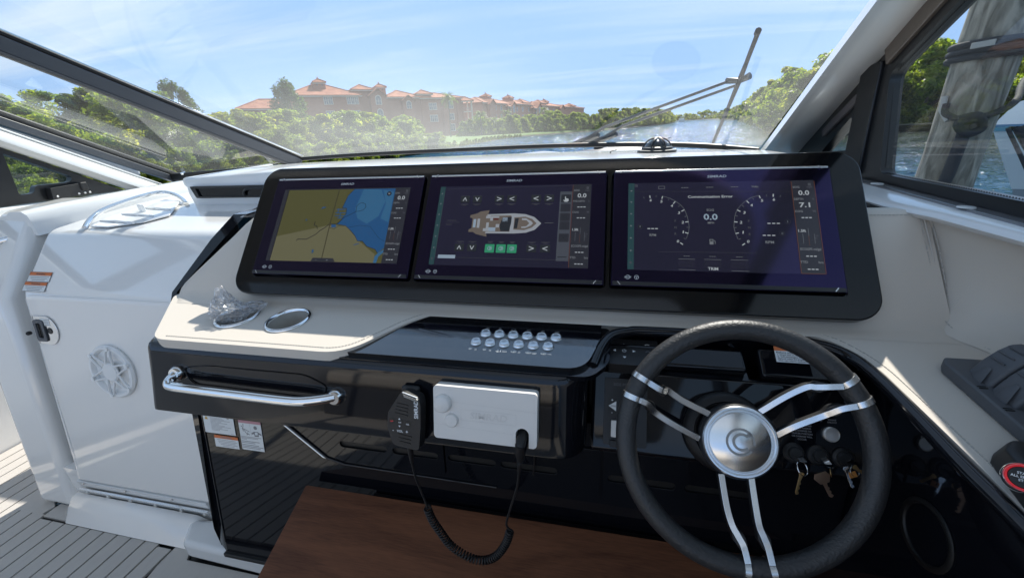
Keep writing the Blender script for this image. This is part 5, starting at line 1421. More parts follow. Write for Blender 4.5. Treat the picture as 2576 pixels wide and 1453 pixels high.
# ------------------------------------------------------------------ loose and hung things
# handheld microphone on its clip, coiled lead to the plug in the radio cover
FN = V((0, -0.97, 0.253)).normalized(); FU = V((1, 0, 0)); FV = V((0, 0.253, 0.967)).normalized()
def fp(x, z, h=0.0): return V((x, yfas(z), z)) + FN * h
mic = thing('radio_microphone', 'black handheld radio microphone hanging on the glossy fascia with a coiled lead', 'microphone', fp(-0.332, 0.86, 0.01))
mo = [(-0.356, 0.812), (-0.305, 0.806), (-0.301, 0.850), (-0.300, 0.888), (-0.303, 0.903), (-0.336, 0.913), (-0.349, 0.894), (-0.364, 0.872), (-0.3665, 0.845)]
MO = (V((0, yfas(0.86), 0.86)) + FN * 0.033, FU, FV)
m2 = [(x, (z - 0.86) / 0.967) for x, z in mo]
body = MB().plate(fillet(m2, [0.008, 0.008, 0.003, 0.003, 0.007, 0.008, 0.003, 0.003, 0.003], 4), [], MO, 0.024).build('body', PLB, mic, bevel=(0.003, 3, 50))
MB().obox(fp(-0.331, 0.885, 0.006), (FU, FV, FN), (0.036, 0.06, 0.011)).build('clip', PLB, mic, bevel=(0.006, 3))
for k in range(3):
    MB().tube([fp(-0.3335 + .001 * k, 0.9115 - .0035 * k, 0.034), fp(-0.3045, 0.9035 - .0035 * k, 0.034)], 0.0010, 6).build('ridge', ALU if k < 2 else BRU, body, smooth=60)
for k in range(4):
    z = 0.889 - 0.0062 * k
    MB().obox(fp(-0.3345 - .001 * k, z, 0.0332), (FU + FV * -0.12, FV, FN), (0.022 + .001 * k, 0.0022, 0.0016)).build('grille_slot', GSK, body)
for k in range(3):
    MB().obox(fp(-0.332, 0.832 - 0.0066 * k, 0.0332), (FU + FV * -0.12, FV, FN), (0.026 - .002 * k, 0.0022, 0.0016)).build('grille_slot', GSK, body)
p = Print((fp(0, 0.86, 0.033), FU, -FV), 1.0, 0.0006)
def q_(x, z): return (x, -(z - 0.86) / 0.967)
p.text(*q_(-0.3085, 0.882), 0.0075, 'SIMRAD', WPRINT, width=0.034, rot=-math.pi / 2)
for x, z in ((-0.357, 0.8565), (-0.341, 0.8555), (-0.3255, 0.8535)): p.disc(q_(x, z), 0.0062, GSK, 16)
p.lay = 1
p.text(*q_(-0.341, 0.8555), 0.0026, 'CH', WPRINT); p.text(*q_(-0.3255, 0.8535), 0.0028, 'H/L', WPRINT); p.text(*q_(-0.357, 0.8565), 0.0024, '16/9', RED)
x, y = q_(-0.3415, 0.862); p.poly([(x - .0022, y + .0015), (x, y - .002), (x + .0022, y + .0015)], WPRINT); x, y = q_(-0.3415, 0.8485); p.poly([(x - .0022, y - .0015), (x + .0022, y - .0015), (x, y + .002)], WPRINT)
p.text(*q_(-0.341, 0.8395), 0.0042, 'VOL', WPRINT); p.text(*q_(-0.3545, 0.8405), 0.006, '-', WPRINT); p.text(*q_(-0.3275, 0.8395), 0.006, '+', WPRINT)
p.build('mic_print', body)
# lead
yc = 0.541
ld = [(-0.330, 0.818), (-0.334, 0.772), (-0.331, 0.722), (-0.320, 0.668), (-0.318, 0.650)]
MB().tube(spline([fp(-0.329, 0.814, .021)] + [V((x, yc - .012, z)) for x, z in ld[1:]], 6), 0.0022, 8).build('lead', RUBS, mic, smooth=60)
MB().tube([fp(-0.330, 0.818, .021), V((-0.332, yc - .013, 0.79)), V((-0.334, yc - .012, 0.765))], [0.0055, 0.005, 0.003], 10).build('strain_relief', RUBS, mic, smooth=60)
axis = spline([V((x, yc - .012, z)) for x, z in ((-0.318, 0.650), (-0.311, 0.617), (-0.299, 0.589), (-0.279, 0.550), (-0.244, 0.524), (-0.211, 0.5205), (-0.182, 0.541), (-0.159, 0.584), (-0.149, 0.622))], 40)
L = [0.0]
for a, b in zip(axis, axis[1:]): L.append(L[-1] + (b - a).length)
NT, PER = 46, 10; pts = []
for k in range(NT * PER + 1):
    d = L[-1] * k / (NT * PER)
    i = max(0, min(len(L) - 2, int(np.searchsorted(L, d)) - 1)); t = (d - L[i]) / max(1e-9, L[i + 1] - L[i])
    c = lerp(axis[i], axis[i + 1], t); T = (axis[i + 1] - axis[i]).normalized(); B = V((0, 1, 0)); N = T.cross(B)
    a = 2 * math.pi * k / PER; r = 0.0068
    pts.append(c + N * math.cos(a) * r + B * math.sin(a) * r)
MB().tube(pts, 0.0021, 7).build('coiled_lead', RUBS, mic, smooth=70)
MB().tube(spline([V((x, yc - .012, z)) for x, z in ((-0.149, 0.625), (-0.155, 0.640), (-0.145, 0.684), (-0.131, 0.736), (-0.125, 0.775), (-0.121, 0.80))], 6), 0.0022, 8).build('lead', RUBS, mic, smooth=60)
MB().tube([V((-0.125, yc - .012, 0.778)), V((-0.1215, yc - .014, 0.806)), V((-0.120, yc - .018, 0.826)), V((-0.119, yc - .018, 0.846))], [0.0028, 0.005, 0.0088, 0.0088], 14).build('plug', RUBS, mic, smooth=50)
for k in range(4):
    MB().lathe([(0.0045 + k * .0007, -.001), (0.0058 + k * .0007, 0), (0.0045 + k * .0007, .001)], V((-0.1228 + k * .0009, yc - .0135, 0.800 + k * .005)), (0.05, 0, 1), 12, caps=False).build('plug_rib', RUBS, mic, smooth=60)
MB().tube([V((-0.119, yc - .018, 0.842)), V((-0.118, yc - .012, 0.850)), V((-0.117, yc + .012, 0.852))], [0.0085, 0.0088, 0.0088], 14).build('plug_elbow', RUBS, mic, smooth=50)
MB().tube([V((-0.104, 0.56, 0.80)), V((-0.107, 0.60, 0.77)), V((-0.114, 0.628, 0.70)), V((-0.118, 0.63, 0.665))], 0.002, 8).build('rear_lead', RUBS, mic, smooth=60)
# white snap-on cover over the radio
rcv = thing('radio_cover', 'white plastic snap-on radio cover with two round bosses on the glossy fascia', 'radio cover', fp(-0.185, 0.877, 0.01))
CO = (V((0, yfas(0.877), 0.877)) + FN * 0.022, FU, FV)
def cq(x, z): return (x, (z - 0.877) / 0.967)
cov = rrect(-0.280, -0.0495, -0.0915, 0.0495, 0.007, 5)
# notch for the plug at the lower edge
nx = -0.117
notch = [(nx + 0.0115, -0.0495)] + arc2((nx, -0.026), 0.0115, 0, 180, 10) + [(nx - 0.0115, -0.0495)]
k_ = [i for i, q in enumerate(cov) if abs(q[1] + 0.0495) < 1e-6]
full = cov[:k_[0] + 1] + list(reversed(notch)) + cov[k_[0] + 1:]
MB().plate(full, [], CO, 0.021).build('cover_shell', WPL, rcv, bevel=(0.003, 3, 50))
def cp_(x, v, h): return V((0, yfas(0.877), 0.877)) + FU * x + FV * v + FN * (0.022 + h)
MB().lathe([(0.0172, -.001), (0.0165, 0.004), (0.0145, 0.0085), (0.0125, 0.0095), (0.0, 0.0100)], cp_(-0.2615, 0.0175, 0), FN, 32).build('boss', WPL, rcv, smooth=40)
MB().lathe([(0.0130, -.001), (0.0126, 0.003), (0.0110, 0.005), (0.0, 0.0055)], cp_(-0.2455, -0.0125, 0), FN, 32).build('boss', WPL, rcv, smooth=40)
EMBW = pm('embossed_plastic', (0.66, 0.64, 0.61), 0.4)
p = Print((cp_(0, 0, 0), FU, -FV), 1.0, 0.0005)
fr_ = rrect(-0.228, -0.0095, -0.128, 0.0105, 0.002, 3)
p.line(fr_, 0.0006, EMBW, True); p.text(-0.178, 0.0, 0.012, 'SIMRAD', EMBW, width=0.068, shear=0.12)
p.line([(-0.243, -0.022), (-0.093, -0.016)], 0.0005, EMBW); p.line([(-0.279, 0.022), (-0.131, 0.027)], 0.0005, EMBW)
p.build('embossing', rcv)

# keypad on the pod shelf
kp = thing('remote_keypad', 'small black remote keypad with arrow buttons on the shelf beside the wheel', 'keypad', (0.06, 0.69, 0.92))
kn = V((0, -0.17, 0.985)).normalized(); kv = V((0, 0.985, 0.17)).normalized()
ko = V((0.0, 0.689, 0.9465))
MB().plate(rrect(0.026, -0.038, 0.118, 0.036, 0.004, 3), [], (ko, V((1, 0, 0)), kv), 0.022).build('keypad_body', PLB, kp, bevel=(0.002, 2))
p = Print((ko, V((1, 0, 0)), -kv), 1.0, 0.0006)
c = (0.055, 0.0)
p.ring(c, 0.0085, 0.0008, GSK); p.ring(c, 0.0034, 0.0009, WPRINT, -60, 240, 14); p.line([(c[0], c[1] - 0.0045), (c[0], c[1])], 0.0009, WPRINT)
for a in (45, 135, 225, 315):
    ca, sa = math.cos(math.radians(a)), math.sin(math.radians(a)); p.line([(c[0] + ca * .009, sa * .009), (c[0] + ca * .026, sa * .022)], 0.0006, GSK)
for dx, dy in ((0, -1), (0, 1), (-1, 0), (1, 0)):
    x, y = c[0] + dx * 0.0175, dy * 0.018; s3 = 0.0034
    p.poly([(x + dx * s3, y + dy * s3), (x - dy * s3 - dx * .002, y + dx * s3 - dy * .002), (x + dy * s3 - dx * .002, y - dx * s3 - dy * .002)] if True else [], WPRINT)
p.ring((0.098, -0.018), 0.004, 0.0016, WPRINT, 180, 360, 8); p.ring((0.098, 0.002), 0.004, 0.0012, GPRINT, 200, 340, 8); p.rect(0.092, -0.0100, 0.105, -0.0085, GSK); p.rect(0.092, 0.010, 0.105, 0.0115, GSK)
p.build('keypad_print', kp)

# keys
def key_blade(name, a, b, w, mat, par, bow=None, teeth=True, hint=None):
    a, b = V(a), V(b); d = (b - a); l_ = d.length; d = d / l_; s3 = d.cross(WN).normalized()
    pts = [(0, w), (l_ * .9, w), (l_, 0.2 * w), (l_ * .93, -w)]
    if teeth:
        for k in range(5): pts += [(l_ * (.86 - .12 * k), -w * (.3 if k % 2 else .9)), (l_ * (.80 - .12 * k), -w * (.9 if k % 2 else .4))]
    pts += [(0, -w)]
    m_ = MB()
    m_.prism([a + d * t + s3 * q - WN * .0009 for t, q in pts], WN * 0.0018)
    if bow:
        r1, r2 = bow
        ou = [(-r1 * 1.6, r2 * .7), (-r1 * .9, r2), (0.002, r2 * .55), (0.002, -r2 * .55), (-r1 * .9, -r2), (-r1 * 1.6, -r2 * .7)]
        m_.prism([a + d * t + s3 * q - WN * .0013 for t, q in ou], WN * 0.0026)
    return m_.build(name, mat, par, bevel=(0.0004, 1))
def ring3(c, r, n1, wire, name, mat, par):
    c = V(c); n1 = V(n1).normalized(); u = n1.orthogonal().normalized(); w = n1.cross(u)
    MB().tube([c + (u * math.cos(t) + w * math.sin(t)) * r for t in np.linspace(0, 2 * math.pi, 25)[:-1]], wire, 6, closed=True).build(name, mat, par, smooth=60)
def kpz(x, v, h): return pod(x, v, h)
k1 = thing('ignition_key', 'slim steel key on a split ring in the ignition switch by the wheel hub', 'key', pod(0.337, -0.03, 0.03))
key_blade('key_head', pod(0.337, -0.022, 0.012), pod(0.337, -0.030, 0.036), 0.0055, CHR, k1, teeth=False)
ring3(pod(0.337, -0.041, 0.030), 0.0115, (0.4, -0.4, 0.5), 0.0008, 'key_ring', CHR, k1)
key_blade('spare_key', pod(0.335, -0.052, 0.030), pod(0.329, -0.084, 0.026), 0.0026, BRASS, k1, bow=(0.003, 0.004))
k2 = thing('ignition_key', 'broad copper coloured key dangling below the middle ignition switch', 'key', pod(0.374, -0.03, 0.03))
key_blade('key_head', pod(0.374, -0.022, 0.012), pod(0.376, -0.034, 0.036), 0.005, CHR, k2, teeth=False)
ring3(pod(0.376, -0.042, 0.033), 0.006, (0.8, -0.3, 0.3), 0.0007, 'key_ring', BRASS, k2)
key_blade('spare_key', pod(0.368, -0.058, 0.030), pod(0.378, -0.080, 0.030), 0.0034, COPR, k2, bow=(0.009, 0.0125))
k3 = thing('ignition_key', 'bunch of silver keys with an orange tag at the outermost ignition switch', 'key', pod(0.411, -0.03, 0.03))
key_blade('key_head', pod(0.411, -0.022, 0.012), pod(0.414, -0.030, 0.034), 0.005, CHR, k3, teeth=False)
ring3(pod(0.410, -0.036, 0.032), 0.008, (0.3, -0.6, 0.5), 0.0007, 'key_ring', CHR, k3)
MB().obox(pod(0.406, -0.041, 0.034), (WU + WV * .4, WV - WU * .4, WN), (0.011, 0.009, 0.002)).build('key_tag', ORPL, k3, bevel=(0.0008, 2))
key_blade('spare_key', pod(0.398, -0.036, 0.034), pod(0.407, -0.062, 0.031), 0.0028, CHR, k3, bow=(0.004, 0.005))
key_blade('spare_key', pod(0.410, -0.030, 0.036), pod(0.425, -0.040, 0.034), 0.0028, BRASS, k3, bow=(0.003, 0.004))

# plastic bag stuffed in the first cup holder
def bag():
    bm = bmesh.new()
    bmesh.ops.create_icosphere(bm, subdivisions=5, radius=1.0)
    from mathutils import noise
    c = V((-0.822, 0.680, 0.986))
    for v in bm.verts:
        d = v.co.copy()
        n1 = noise.noise(d * 1.7 + V((3, 1, 7))); n2 = abs(noise.noise(d * 3.3 + V((1, 5, 2)))); n3 = abs(noise.noise(d * 7.5)); n4 = abs(noise.noise(d * 15))
        r = 1 + 0.32 * n1 - 0.50 * n2 - 0.22 * n3 - 0.09 * n4
        q = V((d.x * 0.056, d.y * 0.042, d.z * 0.030)) * r
        peak = math.exp(-((d.x + 0.55) ** 2 + (d.y - .2) ** 2) / 0.22) * max(d.z, 0)
        q += V((-0.008, 0.014, 0.040)) * peak
        side = math.exp(-((d.x - 0.85) ** 2 + (d.z - .3) ** 2) / 0.22)
        q += V((0.030, 0.012, 0.004)) * side
        if q.z < 0: q.x *= 0.72; q.y *= 0.75
        v.co = c + q
    me = bpy.data.meshes.new('plastic_bag')
    base = V((-0.812, 0.684, 0.965))
    for v in bm.verts: v.co -= base
    bm.to_mesh(me); bm.free(); me.materials.append(BAG); me.shade_smooth()
    me.set_sharp_from_angle(angle=math.radians(22))
    o = bpy.data.objects.new('plastic_bag', me); COL.objects.link(o); o.location = base
    tag(o, 'crumpled clear plastic bag stuffed into a chrome cup holder', 'plastic bag')
bag()

# twin throttle base and start button pod on the side pad
th = thing('throttle_control', 'dark grey moulded control base with two ribbed lever heads on the side pad', 'throttle', (0.60, 0.56, 0.965))
pb = [(0.518, 0.640), (0.526, 0.655), (0.70, 0.655), (0.70, 0.40), (0.535, 0.40), (0.520, 0.45)]
MB().prism([pad(x, y, 0.0005) for x, y in pb], (0, 0, 0.019)).build('base_plate', PLA, th, bevel=(0.004, 3))
for ya, yb in ((0.587, 0.626), (0.545, 0.584)):
    w0 = []
    pr_ = [(0.534, 0.982), (0.540, 0.995), (0.548, 1.010), (0.560, 1.026), (0.572, 1.036), (0.582, 1.038), (0.66, 1.020), (0.68, 1.0), (0.68, 0.975), (0.54, 0.975)]
    lv_ = MB().prism([(x, ya, z) for x, z in pr_], (0, yb - ya, 0)).build('lever_head', PLA, th, bevel=(0.005, 4, 25))
    # thumb scoop and ribs
    ym = (ya + yb) / 2
    MB().loft([[(0.531, ym - .012, .983), (0.530, ym, .984), (0.531, ym + .010, .983)], [(0.534, ym - .011, 0.993), (0.532, ym - .001, .995), (0.536, ym + .009, .993)], [(0.544, ym - .004, 1.006), (0.5445, ym - .001, 1.007), (0.546, ym + .004, 1.006)]]).build('thumb_scoop', PLA, lv_, smooth=60)
    for k in range(3):
        xx = 0.552 + 0.008 * k; zz = 1.0165 + 0.0085 * k
        MB().tube([(xx - .001, ya + 0.010, zz + .001), (xx - .001, yb - 0.006, zz + .001)], 0.0012, 6).build('grip_rib', PLA, lv_, smooth=60)
    for k in (0, 1):
        MB().box((0.523 , ya - 0.004 + .004 * k, padz(ya) + 0.0188), (0.533, ya - 0.0028 + .004 * k, padz(ya) + 0.0202)).build('detent_mark', GSK, th)
st = thing('start_button_pod', 'black pod with a red ringed round start stop button on the pad edge', 'start button', (0.50, 0.42, 0.95))
bn = V((-0.45, -0.55, 0.70)).normalized(); bu_ = V((0.85, -0.50, 0.15)); bu_ = (bu_ - bn * bu_.dot(bn)).normalized(); bv_ = bn.cross(bu_)
bc = V((0.4560, 0.4265, 0.976))
MB().prism([pad(x, y, -0.002) for x, y in [(0.462, 0.470), (0.475, 0.485), (0.57, 0.485), (0.57, 0.34), (0.452, 0.34), (0.450, 0.40)]], (0.012, 0, 0.028)).build('pod_body', PLB, st, bevel=(0.006, 4))
MB().prism([pad(x, y, 0.024) for x, y in [(0.480, 0.47), (0.50, 0.48), (0.60, 0.48), (0.60, 0.34), (0.49, 0.34)]], (0.018, 0, 0.045)).build('pod_tower', BLK, st, bevel=(0.012, 5))
MB().lathe([(0.0, -0.016), (0.014, -0.016), (0.0160, -0.005), (0.0158, 0.0), (0.0147, 0.0015), (0.0138, 0.0), (0.0, -.001)], bc, bn, 48).build('button_bezel', CHR, st, smooth=40)
MB().lathe([(0.0137, 0.0), (0.0132, 0.0012), (0.0118, 0.0012), (0.0113, 0.0)], bc, bn, 48, caps=False).build('red_ring', RED, st, smooth=40)
MB().lathe([(0.0113, 0.0005), (0.0107, 0.0013), (0.0, 0.0016)], bc, bn, 40).build('button', PLB, st, smooth=40)
p = Print((bc + bn * 0.003, bu_, -bv_), 1.0, 0.0006)
for q, s_ in enumerate(('START', 'ALL ENGINE', 'STOP')): p.text(0, -0.0038 + q * 0.0038, 0.0024, s_, WPRINT)
p.build('button_print', st)

# wooden footrest, hinged at the pedestal and sloping down aft
wd = thing('wooden_footrest', 'dark mahogany footrest board sloping under the helm', 'footrest', (-0.3, 0.5, 0.33))
wn_ = V((0, -0.358, 0.934)).normalized(); wv_ = V((0, 0.934, 0.358)).normalized()
MB().plate(rrect(-0.80, -0.52, 0.452, 0.012, 0.006, 3), [], (V((0, 0.70, 0.4175)), V((1, 0, 0)), wv_), 0.026).build('board', WOOD, wd, bevel=(0.003, 3))
MB().box((-0.6, 0.70, 0.385), (0.30, 0.735, 0.405)).build('hinge', BLKM, wd, bevel=(0.003, 2))

# compass on the dash, wiper outside the glass
cpz = 1.246
cx, cy = 0.19, 1.575
co = thing('compass', 'black domed marine compass on the white dash top behind the displays', 'compass', (cx, cy, cpz))
MB().lathe([(0.0, 0), (0.066, 0), (0.067, 0.005), (0.064, 0.009), (0.054, 0.011), (0.0, 0.011)], (cx, cy, cpz - .002), (0, 0, 1), 40).build('base', PLB, co, smooth=40)
MB().lathe([(0.054, 0.008), (0.052, 0.016), (0.047, 0.018), (0.047, 0.010)], (cx, cy, cpz), (0, 0, 1), 40, caps=False).build('collar', BLKM, co, smooth=40)
MB().lathe([(0.0, 0.014), (0.036, 0.014), (0.038, 0.019), (0.033, 0.024), (0.0, 0.026)], (cx, cy, cpz), (0, 0, 1), 32).build('card', GPRINT, co, smooth=40)
MB().lathe([(0.041 * math.cos(math.radians(a)), 0.012 + 0.030 * math.sin(math.radians(a))) for a in range(0, 91, 9)], (cx, cy, cpz), (0, 0, 1), 36, caps=False).build('globe', PNLG, co, smooth=70)
MB().lathe([(0.046 * math.cos(math.radians(a)), 0.011 + 0.035 * math.sin(math.radians(a))) for a in range(0, 91, 9)], (cx, cy, cpz), (0, 0, 1), 36, caps=False).build('dome', GLC, co, smooth=70)
for an in (0, 60, 120):
    ca, sa = math.cos(math.radians(an)), math.sin(math.radians(an))
    MB().tube([(cx + ca * 0.0475 * math.cos(math.radians(t)), cy + sa * 0.0475 * math.cos(math.radians(t)), cpz + 0.011 + 0.0365 * math.sin(math.radians(t))) for t in range(0, 181, 10)], 0.0026, 6).build('dome_rib', PLB, co, smooth=60)
MB().tube(spline([(cx - 0.06, cy - 0.01, cpz + .012), (cx - 0.12, cy - 0.005, cpz + 0.014), (cx - 0.155, cy, cpz + 0.008), (cx - 0.16, cy, cpz)], 5), 0.0016, 6).build('lamp_wire', PLB, co, smooth=60)

wi = thing('windscreen_wiper', 'black twin arm windscreen wiper parked upright outside the glass', 'wiper', (0.0, 2.0, 1.24))
def off(p, h): return V(p) + V((0, 0.46, 0.783)).normalized() * h
a0, a1 = V((-0.126, 2.021, 1.248)), V((0.418, 1.686, 1.445))
b0_, b1_ = V((-0.043, 2.017, 1.251)), V((0.452, 1.706, 1.433))
GRYM = pm('grey_arm', (0.06, 0.062, 0.065), 0.4)
for a, b in ((a0, a1), (b0_, b1_)):
    ar_ = MB().tube([off(a, .01), lerp(a, b, .25) + V((0, 0, .035)), off(b, .02)], [0.008, 0.0062, 0.005], 8).build('arm', GRYM, wi, smooth=60)
    d = (b - a).normalized()
    MB().obox(off(lerp(a, b, 0.09), 0.016), (d, d.cross(V((0, .46, .78))), (0, .46, .78)), (0.15, 0.022, 0.02)).build('arm_knuckle', PLB, ar_, bevel=(0.004, 2))
MB().tube([off(a1, .025), off(lerp(a1, b1_, .5) + V((0.03, 0, 0)), .03), off(b1_ + V((.035, -.035, .022)), .025)], [0.010, 0.009, 0.012], 10).build('yoke', GRYM, wi, smooth=60)
t0, t1 = V((0.429, 1.468, 1.573)), V((0.483, 2.071, 1.219))
md2 = V((0.462, 1.695, 1.442))
MB().tube(spline([off(t0, 0), off(lerp(t0, md2, .5), .012), off(md2, .02), off(lerp(md2, t1, .5), .012), off(t1, 0)], 6), 0.0068, 8).build('blade', RUBS, wi, smooth=60)
MB().tube(spline([off(lerp(t0, md2, .4), .012), off(md2, .038), off(lerp(md2, t1, .55), .012)], 6), 0.004, 8).build('blade_yoke', GRYM, wi, smooth=60)
MB().tube([off(t0, 0.004), off(lerp(t0, md2, .06), 0.006)], 0.009, 8).build('blade_tip', PLB, wi, smooth=60)
# small vent fitting on the foredeck, just clear of the sill
fv = thing('deck_fitting', 'small dark dome fitting beyond the windscreen base on the foredeck', 'deck fitting', (0.10, 2.6, 1.02))
MB().loft([[(0.10 + r * math.cos(t) * 2.4, 2.65 + r * math.sin(t), z) for t in np.linspace(0, 2 * math.pi, 25)[:-1]] for r, z in ((0.17, 1.02), (0.16, 1.15), (0.12, 1.19), (0.03, 1.212), (0.001, 1.214))], True).build('cowl', GRYM, fv, smooth=60)
MB().lathe([(0.03, 0), (0.03, 0.012), (0.022, 0.02), (0.0, 0.024)], (-0.02, 2.65, 1.205), (0, 0, 1), 16).build('knob', PLB, fv, smooth=50)

# stainless rail and white cap at the very edge of the console
gr = thing('door_rail', 'bent stainless grab rail on the white console end post', 'grab rail', (-2.15, 1.0, 1.0))
MB().tube(spline([(-2.075, 1.045, 1.055), (-2.12, 1.015, 1.052), (-2.17, 0.975, 1.035), (-2.20, 0.94, 1.0), (-2.215, 0.925, 0.93), (-2.22, 0.92, 0.85)], 6), 0.0125, 14).build('rail_tube', CHR, gr, smooth=60)
MB().lathe([(0.0, -.003), (0.022, -.003), (0.022, 0.002), (0.014, 0.006), (0.0, 0.006)], (-2.073, 1.047, 1.056), (-.8, -.6, 0), 20).build('rail_foot', CHR, gr, smooth=40)
MB().tube(spline([(-2.20, 1.12, 1.06), (-2.26, 1.09, 1.07), (-2.32, 1.04, 1.05), (-2.36, 1.0, 0.98)], 6), 0.012, 12).build('rail_tube', CHR, gr, smooth=60)
kn_ = MB().lathe([(0.0, 0), (0.018, 0), (0.026, 0.008), (0.028, 0.02), (0.022, 0.032), (0.0, 0.036)], (-2.118, 0.905, 0.925), (-.2, -1, .3), 24).build('knob', WSP, con, smooth=50)

# ------------------------------------------------------------------ starboard window
def wx(y): return 0.59 + 0.08 * y
def wpt(y, z, dx=0.0): return V((wx(y) + dx, y, z))
sw2 = thing('starboard_window', 'black framed starboard window with dotted glass edge and small quarter light', 'window', (0.68, 1.2, 1.18))
WF = (V((0.59, 0, 0)), V((-0.08, -1, 0)).normalized(), V((0, 0, 1)))   # u runs aft, face inboard
KW = math.sqrt(1 + 0.08 ** 2)
def w2(y, z): return (-y * KW, z)
main = [(1.296, 1.432), (1.213, 1.200), (0.78, 1.205), (-0.4, 1.205), (-0.4, 1.95), (0.66, 1.80)]
quar = [(1.44, 1.335), (1.40, 1.245), (1.60, 1.225)]
fo = [(1.86, 1.180), (1.80, 1.225), (1.39, 1.455), (1.165, 1.585), (0.60, 1.93), (-0.5, 2.03), (-0.5, 1.165), (1.30, 1.172)]
fil = lambda P, r: fillet([w2(*p) for p in P], r)
fr2 = MB().plate(fil(fo, 0.004), [fil(main, [0.03, 0.02, 0.005, 0.02, 0.02, 0.02]), fil(quar, 0.012)], WF, 0.03).build('window_frame', FRM, sw2, bevel=(0.003, 2))
MB().add([wpt(y, z, 0.012) for y, z in [(1.33, 1.19), (-0.5, 1.19), (-0.5, 1.98), (0.60, 1.90), (1.33, 1.46)]], [(0, 1, 2, 3, 4)]).build('pane', GLS, sw2)
MB().add([wpt(y, z, 0.012) for y, z in [(1.65, 1.21), (1.38, 1.23), (1.38, 1.36), (1.46, 1.36)]], [(0, 1, 2, 3)]).build('pane', GLS, sw2)
# grey satin upright and head rail inside the frame
MB().obox(*bar(wpt(1.345, 1.185, -.006), wpt(1.375, 1.46, -.006), 0.085, 0.012, (-1, 0, 0))).build('upright', FRM, sw2, bevel=(0.004, 2))
MB().obox(*bar(wpt(1.32, 1.47, -.004), wpt(0.50, 1.965, -.004), 0.045, 0.012, (-1, 0, 0))).build('head_rail', pm('bronze_rail', (0.11, 0.09, 0.075), 0.35), sw2, bevel=(0.004, 2))
MB().obox(*bar(wpt(1.60, 1.285, -.004), wpt(1.42, 1.382, -.004), 0.026, 0.012, (-1, 0, 0))).build('quarter_rail', pm('mauve_rail', (0.10, 0.09, 0.095), 0.3), sw2, bevel=(0.004, 2))
# printed dots along the glass edge
dots = MB()
def dotline(a, b, r0=0.0022):
    a, b = V((*a, 0)), V((*b, 0)); n_ = int((b - a).length / 0.0062)
    for k in range(n_):
        q = lerp(a, b, k / n_)
        for j in range(3):
            nn_ = V((-(b - a).y, (b - a).x, 0)).normalized()
            c = q + nn_ * (0.004 + 0.0055 * j); rr = r0 * (1 - 0.25 * j)
            dots.add([wpt(c.x + rr * math.cos(t), c.y + rr * math.sin(t), 0.0105) for t in np.linspace(0, 2 * math.pi, 7)[:-1]], [(0, 1, 2, 3, 4, 5)])
dotline((0.4, 1.9555), (1.285, 1.43)); dotline((1.290, 1.425), (1.212, 1.212)); dotline((1.205, 1.206), (0.45, 1.211))
dots.build('dot_border', GSK, sw2, kind='stuff')
# sill board with round plugs, white coaming over the side pad
MB().obox(*bar(V((0.672, 1.30, 1.172)), V((0.560, -0.4, 1.172)), 0.035, 0.02, (0, 0, 1))).build('sill_board', pm('grey_sill', (0.10, 0.10, 0.105), 0.25, coat=.4), sw2, bevel=(0.006, 3))
for y in (1.16, 0.86):
    MB().lathe([(0.0, 0.0), (0.013, 0.0), (0.012, 0.002), (0.0, 0.003)], (wx(y) - 0.025, y, 1.182), (0, 0, 1), 20).build('plug', GELG, sw2, smooth=40)
rows = []
for y in (1.34, 1.15, 1.05, 0.95, 0.85, 0.75, 0.6, 0.3, -0.4):
    xo = wx(y) - 0.018; inner = {1.34: 0.565, 1.15: 0.558, 1.05: 0.560}.get(y, 0.560 if y > 0.9 else 0.585 + 0.03 * max(0, 0.85 - y))
    inner = max(inner, 0.56); xo = max(xo, inner + 0.04)
    rows.append([(xo + 0.03, y, 1.150), (xo + .02, y, 1.176), (xo, y, 1.1785), (lerp(V((xo, 0, 0)), V((inner, 0, 0)), .75).x, y, 1.177), (inner + .004, y, 1.172), (inner, y, 1.166), (inner + 0.006, y, 1.158), (inner + 0.04, y, 1.15)])
cm = MB().loft(rows).build('side_coaming', GEL, smooth=60)
tag(cm, 'glossy white coaming along the starboard window above the leather side pad', 'coaming')

# ------------------------------------------------------------------ dock piling, lines and the neighbouring boat
pc_, tilt = V((2.06, 3.02, WZ - 0.5)), V((0.02, 0.03, 1)).normalized()
pl2 = MB()
rows = []
for k in range(22):
    z = k * 0.25; c = pc_ + tilt * z; r = 0.136 + 0.004 * math.sin(k * 1.7)
    rows.append([c + V((math.cos(t) * r * (1 + .015 * math.sin(5 * t + k * .3)), math.sin(t) * r * (1 + .015 * math.sin(4 * t)), 0)) for t in np.linspace(0, 2 * math.pi, 37)[:-1]])
pl2.loft(rows, True, True)
tag(pl2.build('dock_piling', PILE, smooth=60), 'weathered grey wooden dock piling tied with black mooring lines', 'piling')
def pile_at(z): return pc_ + tilt * ((z - pc_.z) / tilt.z)
def rope_ring(z, turns, name, label, drop=0.0):
    P = []
    for k in range(turns * 24 + 1):
        a = 2 * math.pi * k / 24; c = pile_at(z + 0.034 * k / 24 + drop * math.cos(a)); P.append(c + V((math.cos(a), math.sin(a), 0)) * 0.154)
    return P
mr = thing('mooring_line', 'black mooring line wound three turns high round the piling', 'mooring line', pile_at(1.6))
MB().tube(rope_ring(1.575, 3, '', ''), 0.018, 8).build('wrap', ROPE, mr, smooth=60)
kk = pile_at(1.62) + V((0.02, -0.15, 0))
MB().tube(spline([kk + V((.13, .03, .02)), kk + V((.10, -.03, .05)), kk + V((.15, -.04, 0)), kk + V((.11, -.02, -.05)), kk + V((.17, -.0, -.02)), kk + V((.3, .1, .06))], 6), 0.020, 8).build('knot', ROPE, mr, smooth=60)
